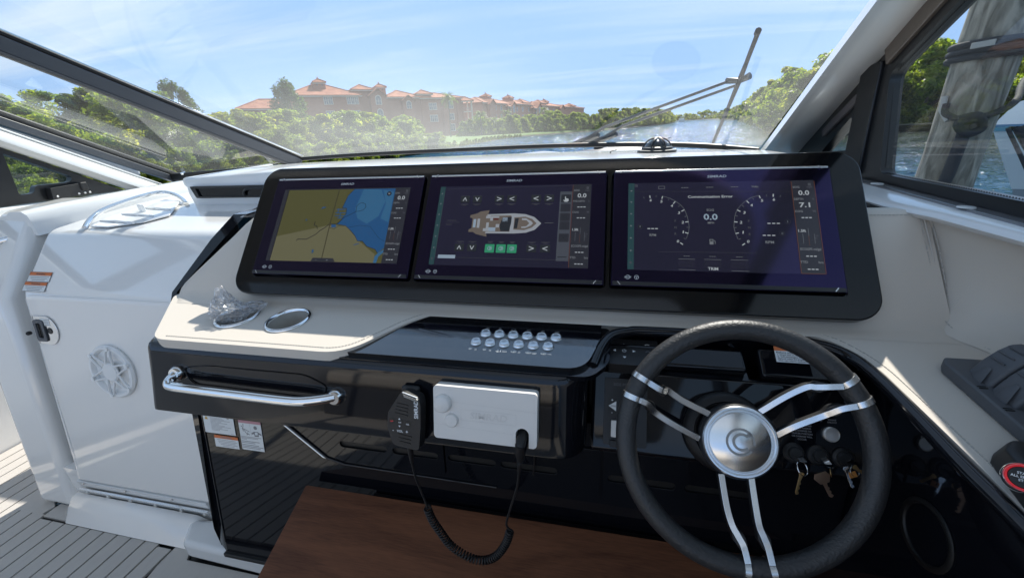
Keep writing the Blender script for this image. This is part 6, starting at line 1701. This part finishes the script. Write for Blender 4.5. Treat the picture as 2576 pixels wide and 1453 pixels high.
MB().obox(pile_at(1.65) + V((-.13, -.14, 0)), ((1, -.8, .1), (.8, 1, 0), (0, 0, 1)), (0.09, 0.012, 0.03)).build('frayed_whipping', ROPEW, mr, bevel=(0.004, 2))
m2_ = thing('mooring_line', 'black mooring line knotted lower on the piling and running off to the white boat', 'mooring line', pile_at(1.2))
kk = pile_at(1.245) + V((-0.09, -0.14, 0))
MB().tube(spline([pile_at(1.36) + V((-0.15, -.05, 0)), pile_at(1.31) + V((-0.153, -.07, 0)), kk + V((-.03, .01, 0.03)), kk + V((.0, -.01, 0.02)), kk + V((.12, -.02, .06)), kk + V((.25, .06, .12)), kk + V((0.60, .5, .27)), V((4.2, 5.2, 1.95))], 8), 0.017, 8).build('line', ROPE, m2_, smooth=60)
MB().tube(spline([kk + V((-.05, -.02, .03)), kk + V((.02, -.05, .045)), kk + V((.06, -.04, -.02)), kk + V((-.01, -.05, -.045)), kk + V((-.05, -.03, 0.01)), kk + V((.03, -.04, .03))], 6), 0.022, 8).build('knot', ROPE, m2_, smooth=60)
MB().tube(spline([kk + V((0, -.02, -.03)), kk + V((-0.005, -.02, -.25)), kk + V((-0.02, -.02, -.5)), kk + V((-.03, -.02, -1.6))], 6), 0.030, 8).build('fall', ROPE, m2_, smooth=60)
MB().tube([pile_at(1.40) + V((-0.15, -.02, 0)), pile_at(1.33) + V((-0.156, -.04, 0)), pile_at(1.27) + V((-0.14, -.09, 0))], 0.016, 8).build('chafe_sleeve', ROPEW, m2_, smooth=60)

nb = thing('moored_boat', 'white motor boat with a blue striped sheer moored beyond the piling', 'boat', (6.2, 6.3, WZ))
HUL = pm('white_hull', (0.78, 0.79, 0.80), 0.15, coat=.4); HULG = pm('grey_hull', (0.30, 0.32, 0.35), 0.25, coat=.3); BLU = pm('blue_stripe', (0.16, 0.30, 0.48), 0.3)
def hull_row(z, bow, half, ln_=9.0):
    """plan outline at height z: port side from stern to bow, then starboard back; bow points to -x"""
    P = []
    for t in np.linspace(0, 1, 12):
        P.append((6.2 - bow + ln_ * (1 - t), 6.3 - half * (1 - t ** 3.2), z))
    for t in np.linspace(1, 0, 12)[1:]:
        P.append((6.2 - bow + ln_ * (1 - t), 6.3 + half * (1 - t ** 3.2), z))
    return P
S_ = [(WZ - .3, 0.55, 0.9), (WZ + .25, 0.80, 1.15), (0.35, 1.15, 1.45)]
MB().loft([hull_row(*s) for s in S_]).build('hull_bottom', HULG, nb, smooth=50)
MB().loft([hull_row(*s) for s in ((0.35, 1.16, 1.46), (0.75, 1.40, 1.62), (1.05, 1.58, 1.70))]).build('topsides', HUL, nb, smooth=50)
MB().loft([hull_row(*s) for s in ((1.04, 1.60, 1.715), (1.09, 1.63, 1.725))]).build('rub_rail', CHR, nb, smooth=50)
MB().loft([hull_row(*s) for s in ((1.085, 1.615, 1.71), (1.115, 1.625, 1.72))]).build('stripe', BLU, nb, smooth=50)
MB().loft([hull_row(*s) for s in ((1.11, 1.60, 1.70), (1.35, 1.45, 1.62), (1.62, 0.6, 1.35), (1.78, -0.6, 0.9))]).loft([hull_row(1.78, -0.6, 0.9), hull_row(1.80, -1.6, 0.01)]).build('foredeck', HUL, nb, smooth=40)
for k, (dx, dz) in enumerate(((0.02, -.1), (0.12, -.1), (0.34, -.15))):
    MB().tube(spline([(4.55 + dx, 6.05, 1.08), (4.75 + dx * 1.5, 5.6, 0.3), (5.1 + dx * 1.8, 5.3, WZ)], 6), 0.022 if k != 1 else .05, 6).build('dock_line', ROPE, nb, smooth=60)

# ------------------------------------------------------------------ vegetation
def leaf_mesh(name, clumps, nleaf, size, mat, aspect=0.5, up_bias=0.35, flat=0.75, twig=0):
    C, Q = [], []
    rs = np.random.default_rng(abs(hash(name)) % 1000 if False else sum(map(ord, name)) * 13)
    cl = np.array([c[:3] for c in clumps]); cr = np.array([c[3] for c in clumps])
    idx = np.repeat(np.arange(len(cl)), nleaf)
    d = rs.normal(size=(len(idx), 3)); d /= np.linalg.norm(d, axis=1)[:, None]
    r = rs.uniform(0.15, 1.0, len(idx)) ** 0.5
    off_ = d * (r * cr[idx])[:, None]; off_[:, 2] *= flat
    c = cl[idx] + off_
    nrm = d + rs.normal(size=d.shape) * 0.8; nrm[:, 2] += up_bias; nrm /= np.linalg.norm(nrm, axis=1)[:, None]
    t = np.cross(nrm, rs.normal(size=d.shape)); t /= np.linalg.norm(t, axis=1)[:, None]
    b = np.cross(nrm, t)
    s = size * rs.uniform(0.6, 1.35, len(idx))[:, None]
    vs = np.stack([c - t * s, c + b * s * aspect + nrm * s * .15, c + t * s, c - b * s * aspect + nrm * s * .15], axis=1).reshape(-1, 3)
    n_ = len(c); me = bpy.data.meshes.new(name)
    me.vertices.add(4 * n_); me.vertices.foreach_set('co', vs.ravel())
    me.loops.add(4 * n_); me.loops.foreach_set('vertex_index', np.arange(4 * n_, dtype=np.int32))
    me.polygons.add(n_); me.polygons.foreach_set('loop_start', np.arange(0, 4 * n_, 4, dtype=np.int32))
    me.update(calc_edges=True); me.validate()
    me.materials.append(mat)
    return me

def mangrove_clumps(rs, rx, ry, h, n_, cr, low=0.04):
    out = []
    for k in range(n_):
        a = rs.uniform(0, 2 * math.pi); zz = rs.uniform(low, 1.0) ** 0.85
        prof = (1 - max(0, zz - 0.35) ** 2 / 0.52) * (0.80 + 0.2 * min(1, zz / .3))
        rad = rs.uniform(0.55, 1.0) * max(0.12, prof)
        lump = 0.8 + 0.35 * math.sin(a * 3 + k) * rs.uniform(.3, 1)
        out.append((rx * rad * math.cos(a) * lump, ry * rad * math.sin(a) * lump, h * zz * (0.86 + 0.14 * rs.uniform()), cr * rs.uniform(0.6, 1.25)))
    for k in range(5): 
        a = rs.uniform(0, 2 * math.pi); q = rs.uniform(0, .45)
        out.append((rx * q * math.cos(a), ry * q * math.sin(a), h * rs.uniform(0.9, 1.06), cr * rs.uniform(.5, .8)))
    return out
def trunk_mesh(name, h, r, seed, limbs=4):
    rs = random.Random(seed); m_ = MB()
    P = [V((0, 0, 0)), V((rs.uniform(-.1, .1), rs.uniform(-.1, .1), h * .3)), V((rs.uniform(-.25, .25), rs.uniform(-.25, .25), h * .62)), V((rs.uniform(-.3, .3), rs.uniform(-.3, .3), h * .9))]
    m_.tube(P, [r, r * .8, r * .5, r * .2], 7)
    for k in range(limbs):
        a = rs.uniform(0, 6.28); z0 = h * rs.uniform(.15, .5); l_ = h * rs.uniform(.3, .5)
        q = lerp(P[1], P[2], .4); q.z = z0
        m_.tube([q, q + V((math.cos(a) * l_ * .5, math.sin(a) * l_ * .5, l_ * .35)), q + V((math.cos(a) * l_, math.sin(a) * l_, l_ * .8))], [r * .5, r * .32, r * .1], 5)
    me = bpy.data.meshes.new(name); me.from_pydata([tuple(v) for v in m_.v], [], m_.f); me.materials.append(BARK); me.shade_smooth()
    return me

rs = random.Random(5)
class _R:
    def uniform(s, a=0.0, b=1.0): return rs.uniform(a, b)
NEAR, MID, FAR = [], [], []
for k in range(5):
    NEAR.append((leaf_mesh('mangrove_crown_near_%d' % k, mangrove_clumps(_R(), 2.7, 2.4, 4.7, 64, 0.60), 290, 0.098, LEAF if k % 2 == 0 else LEAF2), trunk_mesh('mangrove_trunk_%d' % k, 4.2, 0.12, k)))
for k in range(4):
    MID.append((leaf_mesh('mangrove_crown_mid_%d' % k, mangrove_clumps(_R(), 2.9, 2.6, 5.0, 48, 0.70), 190, 0.155, LEAF2 if k % 2 == 0 else LEAF), trunk_mesh('mangrove_trunk_m%d' % k, 4.4, 0.13, 20 + k)))
for k in range(3):
    FAR.append((leaf_mesh('mangrove_crown_far_%d' % k, mangrove_clumps(_R(), 3.6, 3.4, 6.0, 38, 0.95), 80, 0.32, LEAF), trunk_mesh('mangrove_trunk_f%d' % k, 5.0, 0.16, 40 + k)))

def split_label(t, label, group):
    t['label'], t['group'] = label, group
def put_tree(name, label, cat, group, lib, k, x, y, z, s, sz, rz):
    t = thing(name, label, cat, (x, y, z), group)
    t.rotation_euler = (0, 0, rz); t.scale = (s, s, sz)
    for nm, me in (('crown', lib[k][0]), ('trunk', lib[k][1])):
        o = bpy.data.objects.new(nm, me); COL.objects.link(o); o.parent = t
    d_ = x / max(y, 1.0)
    if group == 'mangroves along the port bank':
        if d_ < -0.95: split_label(t, 'bushy olive mangrove seen through the slanting port pane', 'mangroves behind the port pane')
        elif lib[k][0].materials[0] == LEAF2: split_label(t, 'brighter green mangrove in the belt before the terracotta flats', 'bright mangroves before the flats')
        else: split_label(t, 'darker olive mangrove in the belt before the terracotta flats', 'olive mangroves before the flats')
    elif group == 'mangroves on the starboard bank':
        if d_ > 0.5: split_label(t, 'leafy mangrove behind the piling, seen through the starboard window', 'mangroves behind the starboard window')
    elif group == 'mangroves below the farther flats':
        if y > 160: split_label(t, 'small far mangrove where the river narrows past the salmon flats', 'far mangroves past the salmon flats')
    elif group == 'bushes at the port water edge':
        if y > 50: split_label(t, 'small round shore bush along the edge of the lawn', 'bushes along the lawn edge')
    return t
MG = ('mangrove_tree', 'bushy green mangrove in the belt along the near bank to port', 'mangrove', 'mangroves along the port bank')
def lsh_x(y):
    for (x0, y0), (x1, y1) in zip(LSH, LSH[1:]):
        if y0 <= y <= y1: return x0 + (x1 - x0) * (y - y0) / (y1 - y0)
    return LSH[-1][0]
# front belt: dense near, opening at the lawn after y = 53
y = -2.0; k = 0
while y < 56:
    lib = NEAR if y < 30 else MID
    s = rs.uniform(0.88, 1.12)
    put_tree(*MG, lib, k % len(lib), lsh_x(y) - rs.uniform(2.2, 3.2) - max(0, y - 46) * 0.5, y, WZ + 0.2, s, s * (0.70 if y < 24 else 0.68) * rs.uniform(.85, 1.1), rs.uniform(0, 6.28))
    y += rs.uniform(2.2, 3.0); k += 1
y = -4.0
while y < 74:
    lib = NEAR if y < 16 else MID
    s = rs.uniform(1.0, 1.3)
    put_tree(*MG, lib, k % len(lib), lsh_x(y) - rs.uniform(6.5, 10) - max(0, y - 50) * .35, y, WZ + 0.4, s, s * rs.uniform(.66, .9) * (1.0 if y < 24 else .76), rs.uniform(0, 6.28))
    y += rs.uniform(3.0, 4.2); k += 1
for y in (22, 30, 36, 42, 48, 54, 61, 68, 75):
    s = rs.uniform(1.1, 1.4); put_tree(*MG, MID, k % 4, lsh_x(y) - rs.uniform(12, 19), y, WZ + .4, s, s * rs.uniform(.54, .68), rs.uniform(0, 6.28)); k += 1
# low bushes spilling over the water edge
for y in np.arange(6, 100, 1.5):
    s = rs.uniform(0.30, 0.5) * (1 if y < 50 else .40)
    put_tree('shore_bush', 'low mangrove bush overhanging the water edge to port', 'bush', 'bushes at the port water edge', NEAR if y < 26 else MID, k % 4, lsh_x(y) - rs.uniform(-.2, .7), y, WZ + 0.1, s, s * .8, rs.uniform(0, 6.28)); k += 1
# loose bright tree and bare-twigged tree standing above the belt to port
put_tree('mangrove_tree', 'tall loose bright green tree rising above the belt by the slanting mullion', 'tree', None, [(leaf_mesh('loose_crown', [(rs.gauss(0, .75), rs.gauss(0, .75), 3.4 + rs.uniform(-1.6, 1.2), rs.uniform(.3, .6)) for _ in range(60)], 90, 0.12, LEAF2), NEAR[0][1])], 0, -22.8, 17.6, WZ + .4, 1.0, 0.92, 0.3)
# second stretch, beyond the lawn, in front of the far flats
MG2 = ('mangrove_tree', 'rounded green mangrove below the farther terracotta flats', 'mangrove', 'mangroves below the farther flats')
for (x0, y0, x1, y1, n_, h) in ((-29, 96, -17, 113, 12, .8), (-14, 114, 1, 140, 14, .85), (-19, 116, -3, 146, 12, 1.0), (-26, 122, -5, 160, 12, 1.1), (2, 150, 26, 222, 22, 1.05), (28, 228, 58, 390, 26, 1.15)):
    for j in range(n_):
        t = (j + rs.uniform(-.3, .3)) / n_; s = h * rs.uniform(.85, 1.15)
        put_tree(*MG2, FAR if y0 > 140 else MID, k % 3, x0 + (x1 - x0) * t - rs.uniform(.5, 2.5), y0 + (y1 - y0) * t, WZ + .4, s, s * rs.uniform(.75, 1.0), rs.uniform(0, 6.28)); k += 1
# starboard bank
MG3 = ('mangrove_tree', 'tall leafy mangrove on the starboard bank beyond the pillar', 'mangrove', 'mangroves on the starboard bank')
SB = [(20.5, 51), (22, 56), (23.5, 61), (25, 66), (26.5, 72), (28, 78), (30, 85), (26, 53.5), (30, 56), (34, 55.5), (39, 55), (44, 54.5), (50, 53), (55, 49), (28, 60), (30, 66), (33, 72), (35, 62), (41, 61), (47, 59), (53, 57), (24.5, 54.5), (33, 92), (37, 100), (60, 46), (64, 40), (70, 36), (58, 54)]
for x, y in SB:
    s = rs.uniform(1.25, 1.6) * (1.08 if x > 26 and y < 70 else .98)
    put_tree(*MG3, MID, k % 4, x + rs.uniform(-.6, .6), y + rs.uniform(1.2, 2.2), WZ + .3, s, s * rs.uniform(.85, 1.0), rs.uniform(0, 6.28)); k += 1
for x, y in [(20.2, 50.5), (23, 51.5), (26, 53), (29, 54.5), (32, 54.5), (36, 54.3), (40, 53.8), (45, 53), (50, 50.5), (21, 56), (23, 64)]:
    s = rs.uniform(.55, .75)
    put_tree('shore_bush', 'low leafy bush at the water edge on the starboard bank', 'bush', 'bushes at the starboard water edge', MID, k % 4, x, y, WZ + .1, s, s * .85, rs.uniform(0, 6.28)); k += 1
MG4 = ('mangrove_tree', 'distant hazy mangrove lining the starboard side of the river', 'mangrove', 'distant mangroves to starboard')
for j in range(34):
    t = j / 34; y = 105 + 330 * t ** 1.4
    x = np.interp(y, [84, 135, 280, 660], [27, 42, 80, 140]); s = rs.uniform(1.1, 1.5)
    put_tree(*MG4, FAR, k % 3, x + rs.uniform(1, 5), y, WZ + .3, s, s * rs.uniform(.8, 1), rs.uniform(0, 6.28)); k += 1
# far wood that closes the view
cl_ = []
for j in range(520):
    x = rs.uniform(-140, 330); cl_.append((x, 700 + rs.uniform(0, 30), WZ + rs.uniform(0.5, 8.5 + 2.5 * math.sin(x * .05) + 1.5 * math.sin(x * .17)), rs.uniform(2.2, 4.2)))
me = leaf_mesh('far_wood', cl_, 40, 1.5, LEAF)
o = bpy.data.objects.new('far_wood', me); COL.objects.link(o); tag(o, 'far hazy wood closing off the river', 'wood', None, 'stuff')

# cedar in front of the flats
cc_ = []
for j in range(70):
    zz = rs.uniform(.05, 1); a = rs.uniform(0, 6.28); r = (1 - zz) ** .7 * 3.6 * rs.uniform(.5, 1) + .3
    cc_.append((r * math.cos(a) - .8 * zz, r * math.sin(a), 1.0 + 8.4 * zz + r * .35, rs.uniform(.45, .85)))
ce = (leaf_mesh('cedar_crown', cc_, 110, 0.24, LEAF3, aspect=.25, up_bias=.6, flat=1.1), trunk_mesh('cedar_trunk', 8, .2, 77))
put_tree('cedar_tree', 'dark ragged cedar standing before the roof of the terracotta flats', 'tree', None, [ce], 0, -43.5, 55, WZ + .6, 1.0, .94, 0)
put_tree('cedar_tree', 'small dark cedar peeping over the mangrove belt beside the slanting mullion', 'tree', None, [ce], 0, -40, 35, WZ + .6, .7, .72, 2)
# palms
def palm(x, y, h, label, s=1.0, seed=0):
    rp = random.Random(seed); t = thing('palm_tree', label, 'palm', (x, y, WZ + .8), 'palms by the flats')
    m_ = MB(); m_.tube([(x, y, WZ + .8), (x + .15, y, WZ + .8 + h * .5), (x + .1, y, WZ + .8 + h)], [.17, .14, .12], 8)
    m_.build('trunk', BARK, t, smooth=60)
    m_ = MB(); c = V((x + .1, y, WZ + .8 + h))
    for k in range(22):
        a = rp.uniform(0, 6.28); el = rp.uniform(-.5, 1.2); L_ = rp.uniform(1.5, 2.2) * s
        d = V((math.cos(a) * math.cos(el), math.sin(a) * math.cos(el), math.sin(el))); sd_ = V((-math.sin(a), math.cos(a), 0))
        P = [c + d * L_ * q + V((0, 0, -1.0 * q * q * L_ * .55)) for q in np.linspace(0, 1, 7)]
        for p_, q_2 in zip(P, P[1:]):
            for sgn in (-1, 1):
                for f in (0, .5):
                    a_ = lerp(p_, q_2, f); b_2 = lerp(p_, q_2, f + .35)
                    tip = a_ + sd_ * sgn * .42 * s + (q_2 - p_) * .7 + V((0, 0, -.22))
                    m_.add([a_, b_2, tip], [(0, 1, 2)])
    m_.build('crown', PALM, t)
palm(-33.5, 92, 8.3, 'tall cabbage palm in front of the gable bay', 1.25, 1)
palm(-27.5, 96, 4.2, 'short palm beside the balcony tower', 1.2, 2)
palm(-25.5, 100, 3.2, 'young palm at the foot of the balcony tower', 1.0, 3)
palm(-34, 152, 6.5, 'palm before the cupola of the farther flats', 1.5, 4)
palm(-24, 176, 7.5, 'palm towards the river end of the farther flats', 1.5, 5)
palm(-40, 138, 6.0, 'leaning palm between the two blocks of flats', 1.5, 6)
palm(-62, 46, 6.0, 'palm rising out of the belt to port', 1.2, 7)

# ------------------------------------------------------------------ terracotta flats
def flats(root, A, B, spec, wall):
    A, B = V((*A, 0)), V((*B, 0)); d = (B - A).normalized(); nn_ = V((-d.y, d.x, 0))      # nn_ points away from the river
    def P(u, w, v=0.0): return A + d * u + nn_ * v + V((0, 0, w))
    def block(u0, u1, v0, v1, w0, w1, nm='wall', m=None):
        mb = MB(); mb.hexa([P(u0, w0, v0), P(u1, w0, v0), P(u1, w0, v1), P(u0, w0, v1)], [P(u0, w1, v0), P(u1, w1, v0), P(u1, w1, v1), P(u0, w1, v1)])
        return mb.build(nm, m or wall, root)
    def hip(u0, u1, v0, v1, w0, w1, ov=.5, ridge=None):
        u0, u1, v0, v1 = u0 - ov, u1 + ov, v0 - ov, v1 + ov
        if ridge == 'v': q = min((u1 - u0) / 2, (v1 - v0) / 2); R1, R2 = ((u0 + u1) / 2, v0 + q * .0), ((u0 + u1) / 2, v1 - q)
        elif u1 - u0 > v1 - v0: q = (v1 - v0) / 2; R1, R2 = (u0 + q, (v0 + v1) / 2), (u1 - q, (v0 + v1) / 2)
        else: q = (u1 - u0) / 2; R1, R2 = ((u0 + u1) / 2, v0 + q), ((u0 + u1) / 2, v1 - q)
        mb = MB(); t_ = .18
        mb.add([P(u0, w0, v0), P(u1, w0, v0), P(u1, w0, v1), P(u0, w0, v1), P(R1[0], w1, R1[1]), P(R2[0], w1, R2[1]), P(u0, w0 - t_, v0), P(u1, w0 - t_, v0), P(u1, w0 - t_, v1), P(u0, w0 - t_, v1)],
               [(0, 1, 5, 4) if u1 - u0 > v1 - v0 and ridge != 'v' else (0, 1, 4), (1, 2, 5) if u1 - u0 > v1 - v0 and ridge != 'v' else (1, 2, 5, 4), (2, 3, 4, 5) if u1 - u0 > v1 - v0 and ridge != 'v' else (2, 3, 5), (3, 0, 4) if u1 - u0 > v1 - v0 and ridge != 'v' else (3, 0, 4, 5), (6, 7, 1, 0), (7, 8, 2, 1), (8, 9, 3, 2), (9, 6, 0, 3), (9, 8, 7, 6)])
        rf = mb.build('roof', ROOF, root)
        # ridge caps
        mb = MB(); mb.tube([P(R1[0], w1 + .05, R1[1]), P(R2[0] + .01, w1 + .05, R2[1])], .14, 6)
        for (uu_, vv_), R in (((u0, v0), R1), ((u1, v0), R2 if u1 - u0 > v1 - v0 and ridge != 'v' else R1)): mb.tube([P(uu_, w0 + .05, vv_), P(R[0], w1 + .05, R[1])], .12, 6)
        mb.build('ridge_cap', ROOF, rf)
        mb = MB(); mb.obox(P((u0 + u1) / 2, w0 - .3, v0 + .12), (d, nn_, (0, 0, 1)), (u1 - u0, .14, .22)); mb.build('eave_board', TRIMW, root)
    def win(u, w, wd, ht_, v, arch=False, n_=1):
        for j in range(n_):
            uc = u + (j - (n_ - 1) / 2) * (wd + .18)
            ol = [(uc - wd / 2, w), (uc + wd / 2, w), (uc + wd / 2, w + ht_)] + ([(uc + wd / 2 * math.cos(a), w + ht_ + wd / 2 * math.sin(a)) for a in np.linspace(.3, math.pi - .3, 5)] if arch else []) + [(uc - wd / 2, w + ht_)]
            cx_, cw = uc, w + ht_ / 2
            big = [(cx_ + (a - cx_) * 1.28, cw + (b - cw) * 1.18) for a, b in ol]
            m1 = MB(); m1.prism([P(a, b, v - .06) for a, b in big], nn_ * .12); f = m1.build('window', TRIMW, root)
            m2 = MB(); m2.prism([P(a, b, v - .075) for a, b in ol], nn_ * .05); m2.build('pane', WGL, f)
            m3 = MB(); m3.obox(P(uc, w + ht_ / 2, v - .085), (d, nn_, (0, 0, 1)), (.06, .04, ht_)); m3.obox(P(uc, w + ht_ * .55, v - .085), (d, nn_, (0, 0, 1)), (wd, .04, .06)); m3.build('glazing_bar', TRIMW, f)
    def cupola(u, v, w0, w1, s):
        block(u - s, u + s, v - s, v + s, w0, w1, 'cupola', wall)
        for a in (-.45, .45): block(u + a * s - .12, u + a * s + .12, v - s - .03, v - s + .05, w0 + (w1 - w0) * .55, w1 - .2, 'cupola_vent', WGL)
        hip(u - s, u + s, v - s, v + s, w1, w1 + s * .62, .32)
        m_ = MB(); m_.lathe([(0, 0), (.16, 0), (.2, .18), (.1, .3), (.16, .42), (0, .55)], P(u, w1 + s * .62, v), (0, 0, 1), 8); m_.build('finial', ROOF, root, smooth=40)
    def gable(u0, u1, v, w0, we, wr, dep=6):
        block(u0, u1, v, v + dep, w0, we)
        mb = MB(); um = (u0 + u1) / 2
        mb.prism([P(u0, we, v), P(u1, we, v), P(um, wr - .25, v)], nn_ * dep); mb.build('wall', wall, root)
        mb = MB()
        for a, b in ((u0 - .4, um), (u1 + .4, um)): mb.hexa([P(a, we - .25, v - .4), P(b, wr - .1, v - .4), P(b, wr - .1, v + dep), P(a, we - .25, v + dep)], [P(a, we - .05, v - .4), P(b, wr + .12, v - .4), P(b, wr + .12, v + dep), P(a, we - .05, v + dep)])
        mb.build('roof', ROOF, root)
    def tower(u0, u1, v, w0, we):
        n_ = 3
        for k in range(n_):
            wk = w0 + (we - w0) * (k + 1) / n_ - .4 
            block(u0, u1, v, v + 3.2, w0 + (we - w0) * k / n_ - .12, w0 + (we - w0) * k / n_ + .12, 'balcony', TRIMW)
            m_ = MB()
            for u in np.linspace(u0 + .05, u1 - .05, 9): m_.obox(P(u, w0 + (we - w0) * k / n_ + .55, v + .06), (d, nn_, (0, 0, 1)), (.05, .05, .9))
            m_.obox(P((u0 + u1) / 2, w0 + (we - w0) * k / n_ + 1.0, v + .06), (d, nn_, (0, 0, 1)), (u1 - u0, .08, .08)); m_.build('railing', WGL, root)
        for u in (u0 + .2, u1 - .2):
            for vv_ in (v + .2, v + 3.0): block(u - .2, u + .2, vv_ - .2, vv_ + .2, w0, we, 'column', TRIMW if u > u0 + 1 else wall)
        hip(u0, u1, v, v + 3.2, we, we + 1.1, .4)
    spec(P, block, hip, win, cupola, gable, tower)

def spec1(P, block, hip, win, cupola, gable, tower):
    g = -0.6
    block(-1, 13, 2, 12, g, 8.2); hip(-1, 13, 2, 12, 8.3, 10.6)
    block(10, 27, 0.0, 14, g, 10.9); hip(10, 27, 0, 14, 11.0, 14.0)
    cupola(18.3, 5, 12.4, 14.3, 1.35)
    win(25, 8.9, .8, 1.6, 0, False, 3); win(19, 8.9, .9, 1.6, 0, False, 2); win(25, 5.6, .8, 1.6, 0, False, 3); win(19, 5.6, .9, 1.6, 0, False, 2)
    block(27, 34, 1.5, 14, g, 10.8); hip(25.8, 31, 2, 7, 12.5, 13.8)
    block(26.2, 30.6, 2.2, 6.8, 10.8, 12.5)
    gable(29.6, 33.8, 0, g, 10.9, 12.5); win(31.7, 8.7, 1.3, 1.4, 0, True); win(31.7, 5.4, 1.3, 1.4, 0, True)
    cupola(33.8, 5, 11.3, 13.3, 1.35)
    block(34, 44, 1.2, 14, g, 10.4); hip(34, 44, 1.2, 14, 10.6, 12.6)
    gable(38.4, 41.8, .2, g, 9.6, 10.9, 5); win(40.1, 7.6, 1.2, 1.2, .2, True)
    block(43.4, 47.6, 1.8, 6, 10.4, 11.4); hip(43.4, 47.6, 1.8, 6, 11.4, 12.6)
    block(44, 57, 1.0, 13, g, 10.2); hip(44, 57, 1.0, 13, 10.4, 12.0)
    gable(50.4, 55.0, 0, g, 9.6, 10.9); win(52.8, 7.4, 1.2, 1.4, 0, True); win(52.8, 4.3, 1.3, 1.6, 0, False); win(52.8, 1.2, 1.3, 1.8, 0, False)
    win(47.5, 7.2, 1.0, 1.6, 1.0, False, 2); win(47.5, 4.0, 1.0, 1.6, 1.0, False, 2)
    tower(56.2, 59.6, -0.6, 0.2, 9.4)
    block(54.6, 56.2, -.4, 3, g, 9.8)
    m_ = MB()
    for k in range(10): m_.obox(P(60.5 + .32 * k, 2.6 - .28 * k, 0), (V((1, 0, 0)), V((0, 1, 0)), V((0, 0, 1))), (.5, 1.3, .1))
    m_.build('stair', TRIMW, b1)
b1 = thing('apartment_building', 'terracotta apartment block with two roof cupolas and a balcony tower, behind the mangroves', 'apartment block', (-60, 108, WZ))
flats(b1, (-82, 87), (-40, 128), spec1, STUC)
def spec2(P, block, hip, win, cupola, gable, tower):
    g = -0.4
    block(6, 34, 0, 14, g, 9.6); hip(6, 34, 0, 14, 9.8, 12.0); cupola(18.3, 5, 10.6, 12.4, 1.5)
    gable(9, 14, -1.2, g, 9.2, 10.8)
    block(34, 62, 1, 15, g, 10.0); hip(34, 62, 1, 15, 10.2, 12.4); cupola(38.2, 5, 11, 12.6, 1.7); block(47, 55, 2, 8, 10, 11); hip(47, 55, 2, 8, 11, 12.6)
    block(62, 100, 0, 14, g, 10.0); hip(62, 100, 0, 14, 10.2, 12.3); block(66, 74, 1, 7, 10.5, 11.4); hip(66, 74, 1, 7, 11.4, 12.8); cupola(81, 5, 11, 12.4, 1.9)
    block(100, 144, 1, 15, g, 10.4); hip(100, 144, 1, 15, 10.5, 12.0); block(120, 128, 2, 8, 10.5, 11.4); hip(120, 128, 2, 8, 11.4, 12.8)
    gable(28, 33, -1, g, 9.0, 10.6); gable(56, 62, -1, g, 9.0, 10.8); gable(90, 97, -1, g, 9.2, 11)
    for u in (16, 21, 38, 44, 51, 66, 74, 82): 
        for w in (1.4, 4.4, 7.4): win(u, w, 1.2, 1.5, 0 if u < 34 or u > 62 else 1, False, 1)
    for u in (30.5, 59): win(u, 6.8, 1.5, 1.6, -1, True); win(u, 3.6, 1.5, 1.6, -1, False)
    tower(24, 27, -1.4, 0, 8.8); tower(52, 56, -1.0, 0, 8.8)
b2 = thing('apartment_building', 'salmon apartment block with several cupolas, farther along the river', 'apartment block', (-30, 205, WZ))
flats(b2, (-42, 140), (-11.7, 278), spec2, STUC2)

# small white boat far up the river
fb = thing('river_boat', 'tiny white cruiser far off on the glittering river', 'boat', (66, 395, WZ))
def fr3(z, hw, l0, l1): return [(66 + a, 395 + b, z) for a, b in ((-hw, l0), (hw, l0), (hw, l1 * .5), (0, l1), (-hw, l1 * .5))]
MB().loft([fr3(WZ - .2, 1.4, -5, 5), fr3(WZ + 1.2, 2.0, -5, 6.5), fr3(WZ + 1.6, 2.0, -5, 6.8)], True, True).build('hull', HUL, fb)
MB().box((64.6, 392, WZ + 1.5), (67.4, 397, WZ + 2.8)).build('cabin', HUL, fb)
MB().box((64.4, 391.5, WZ + 4.0), (67.6, 397, WZ + 4.2)).build('hardtop', HUL, fb)
for a in (64.7, 67.3):
    for b in (392, 396.5): MB().box((a - .08, b - .08, WZ + 2.7), (a + .08, b + .08, WZ + 4.05)).build('strut', HUL, fb)
MB().box((64.58, 396.9, WZ + 2.0), (67.42, 397.05, WZ + 2.6)).build('window', WGL, fb)
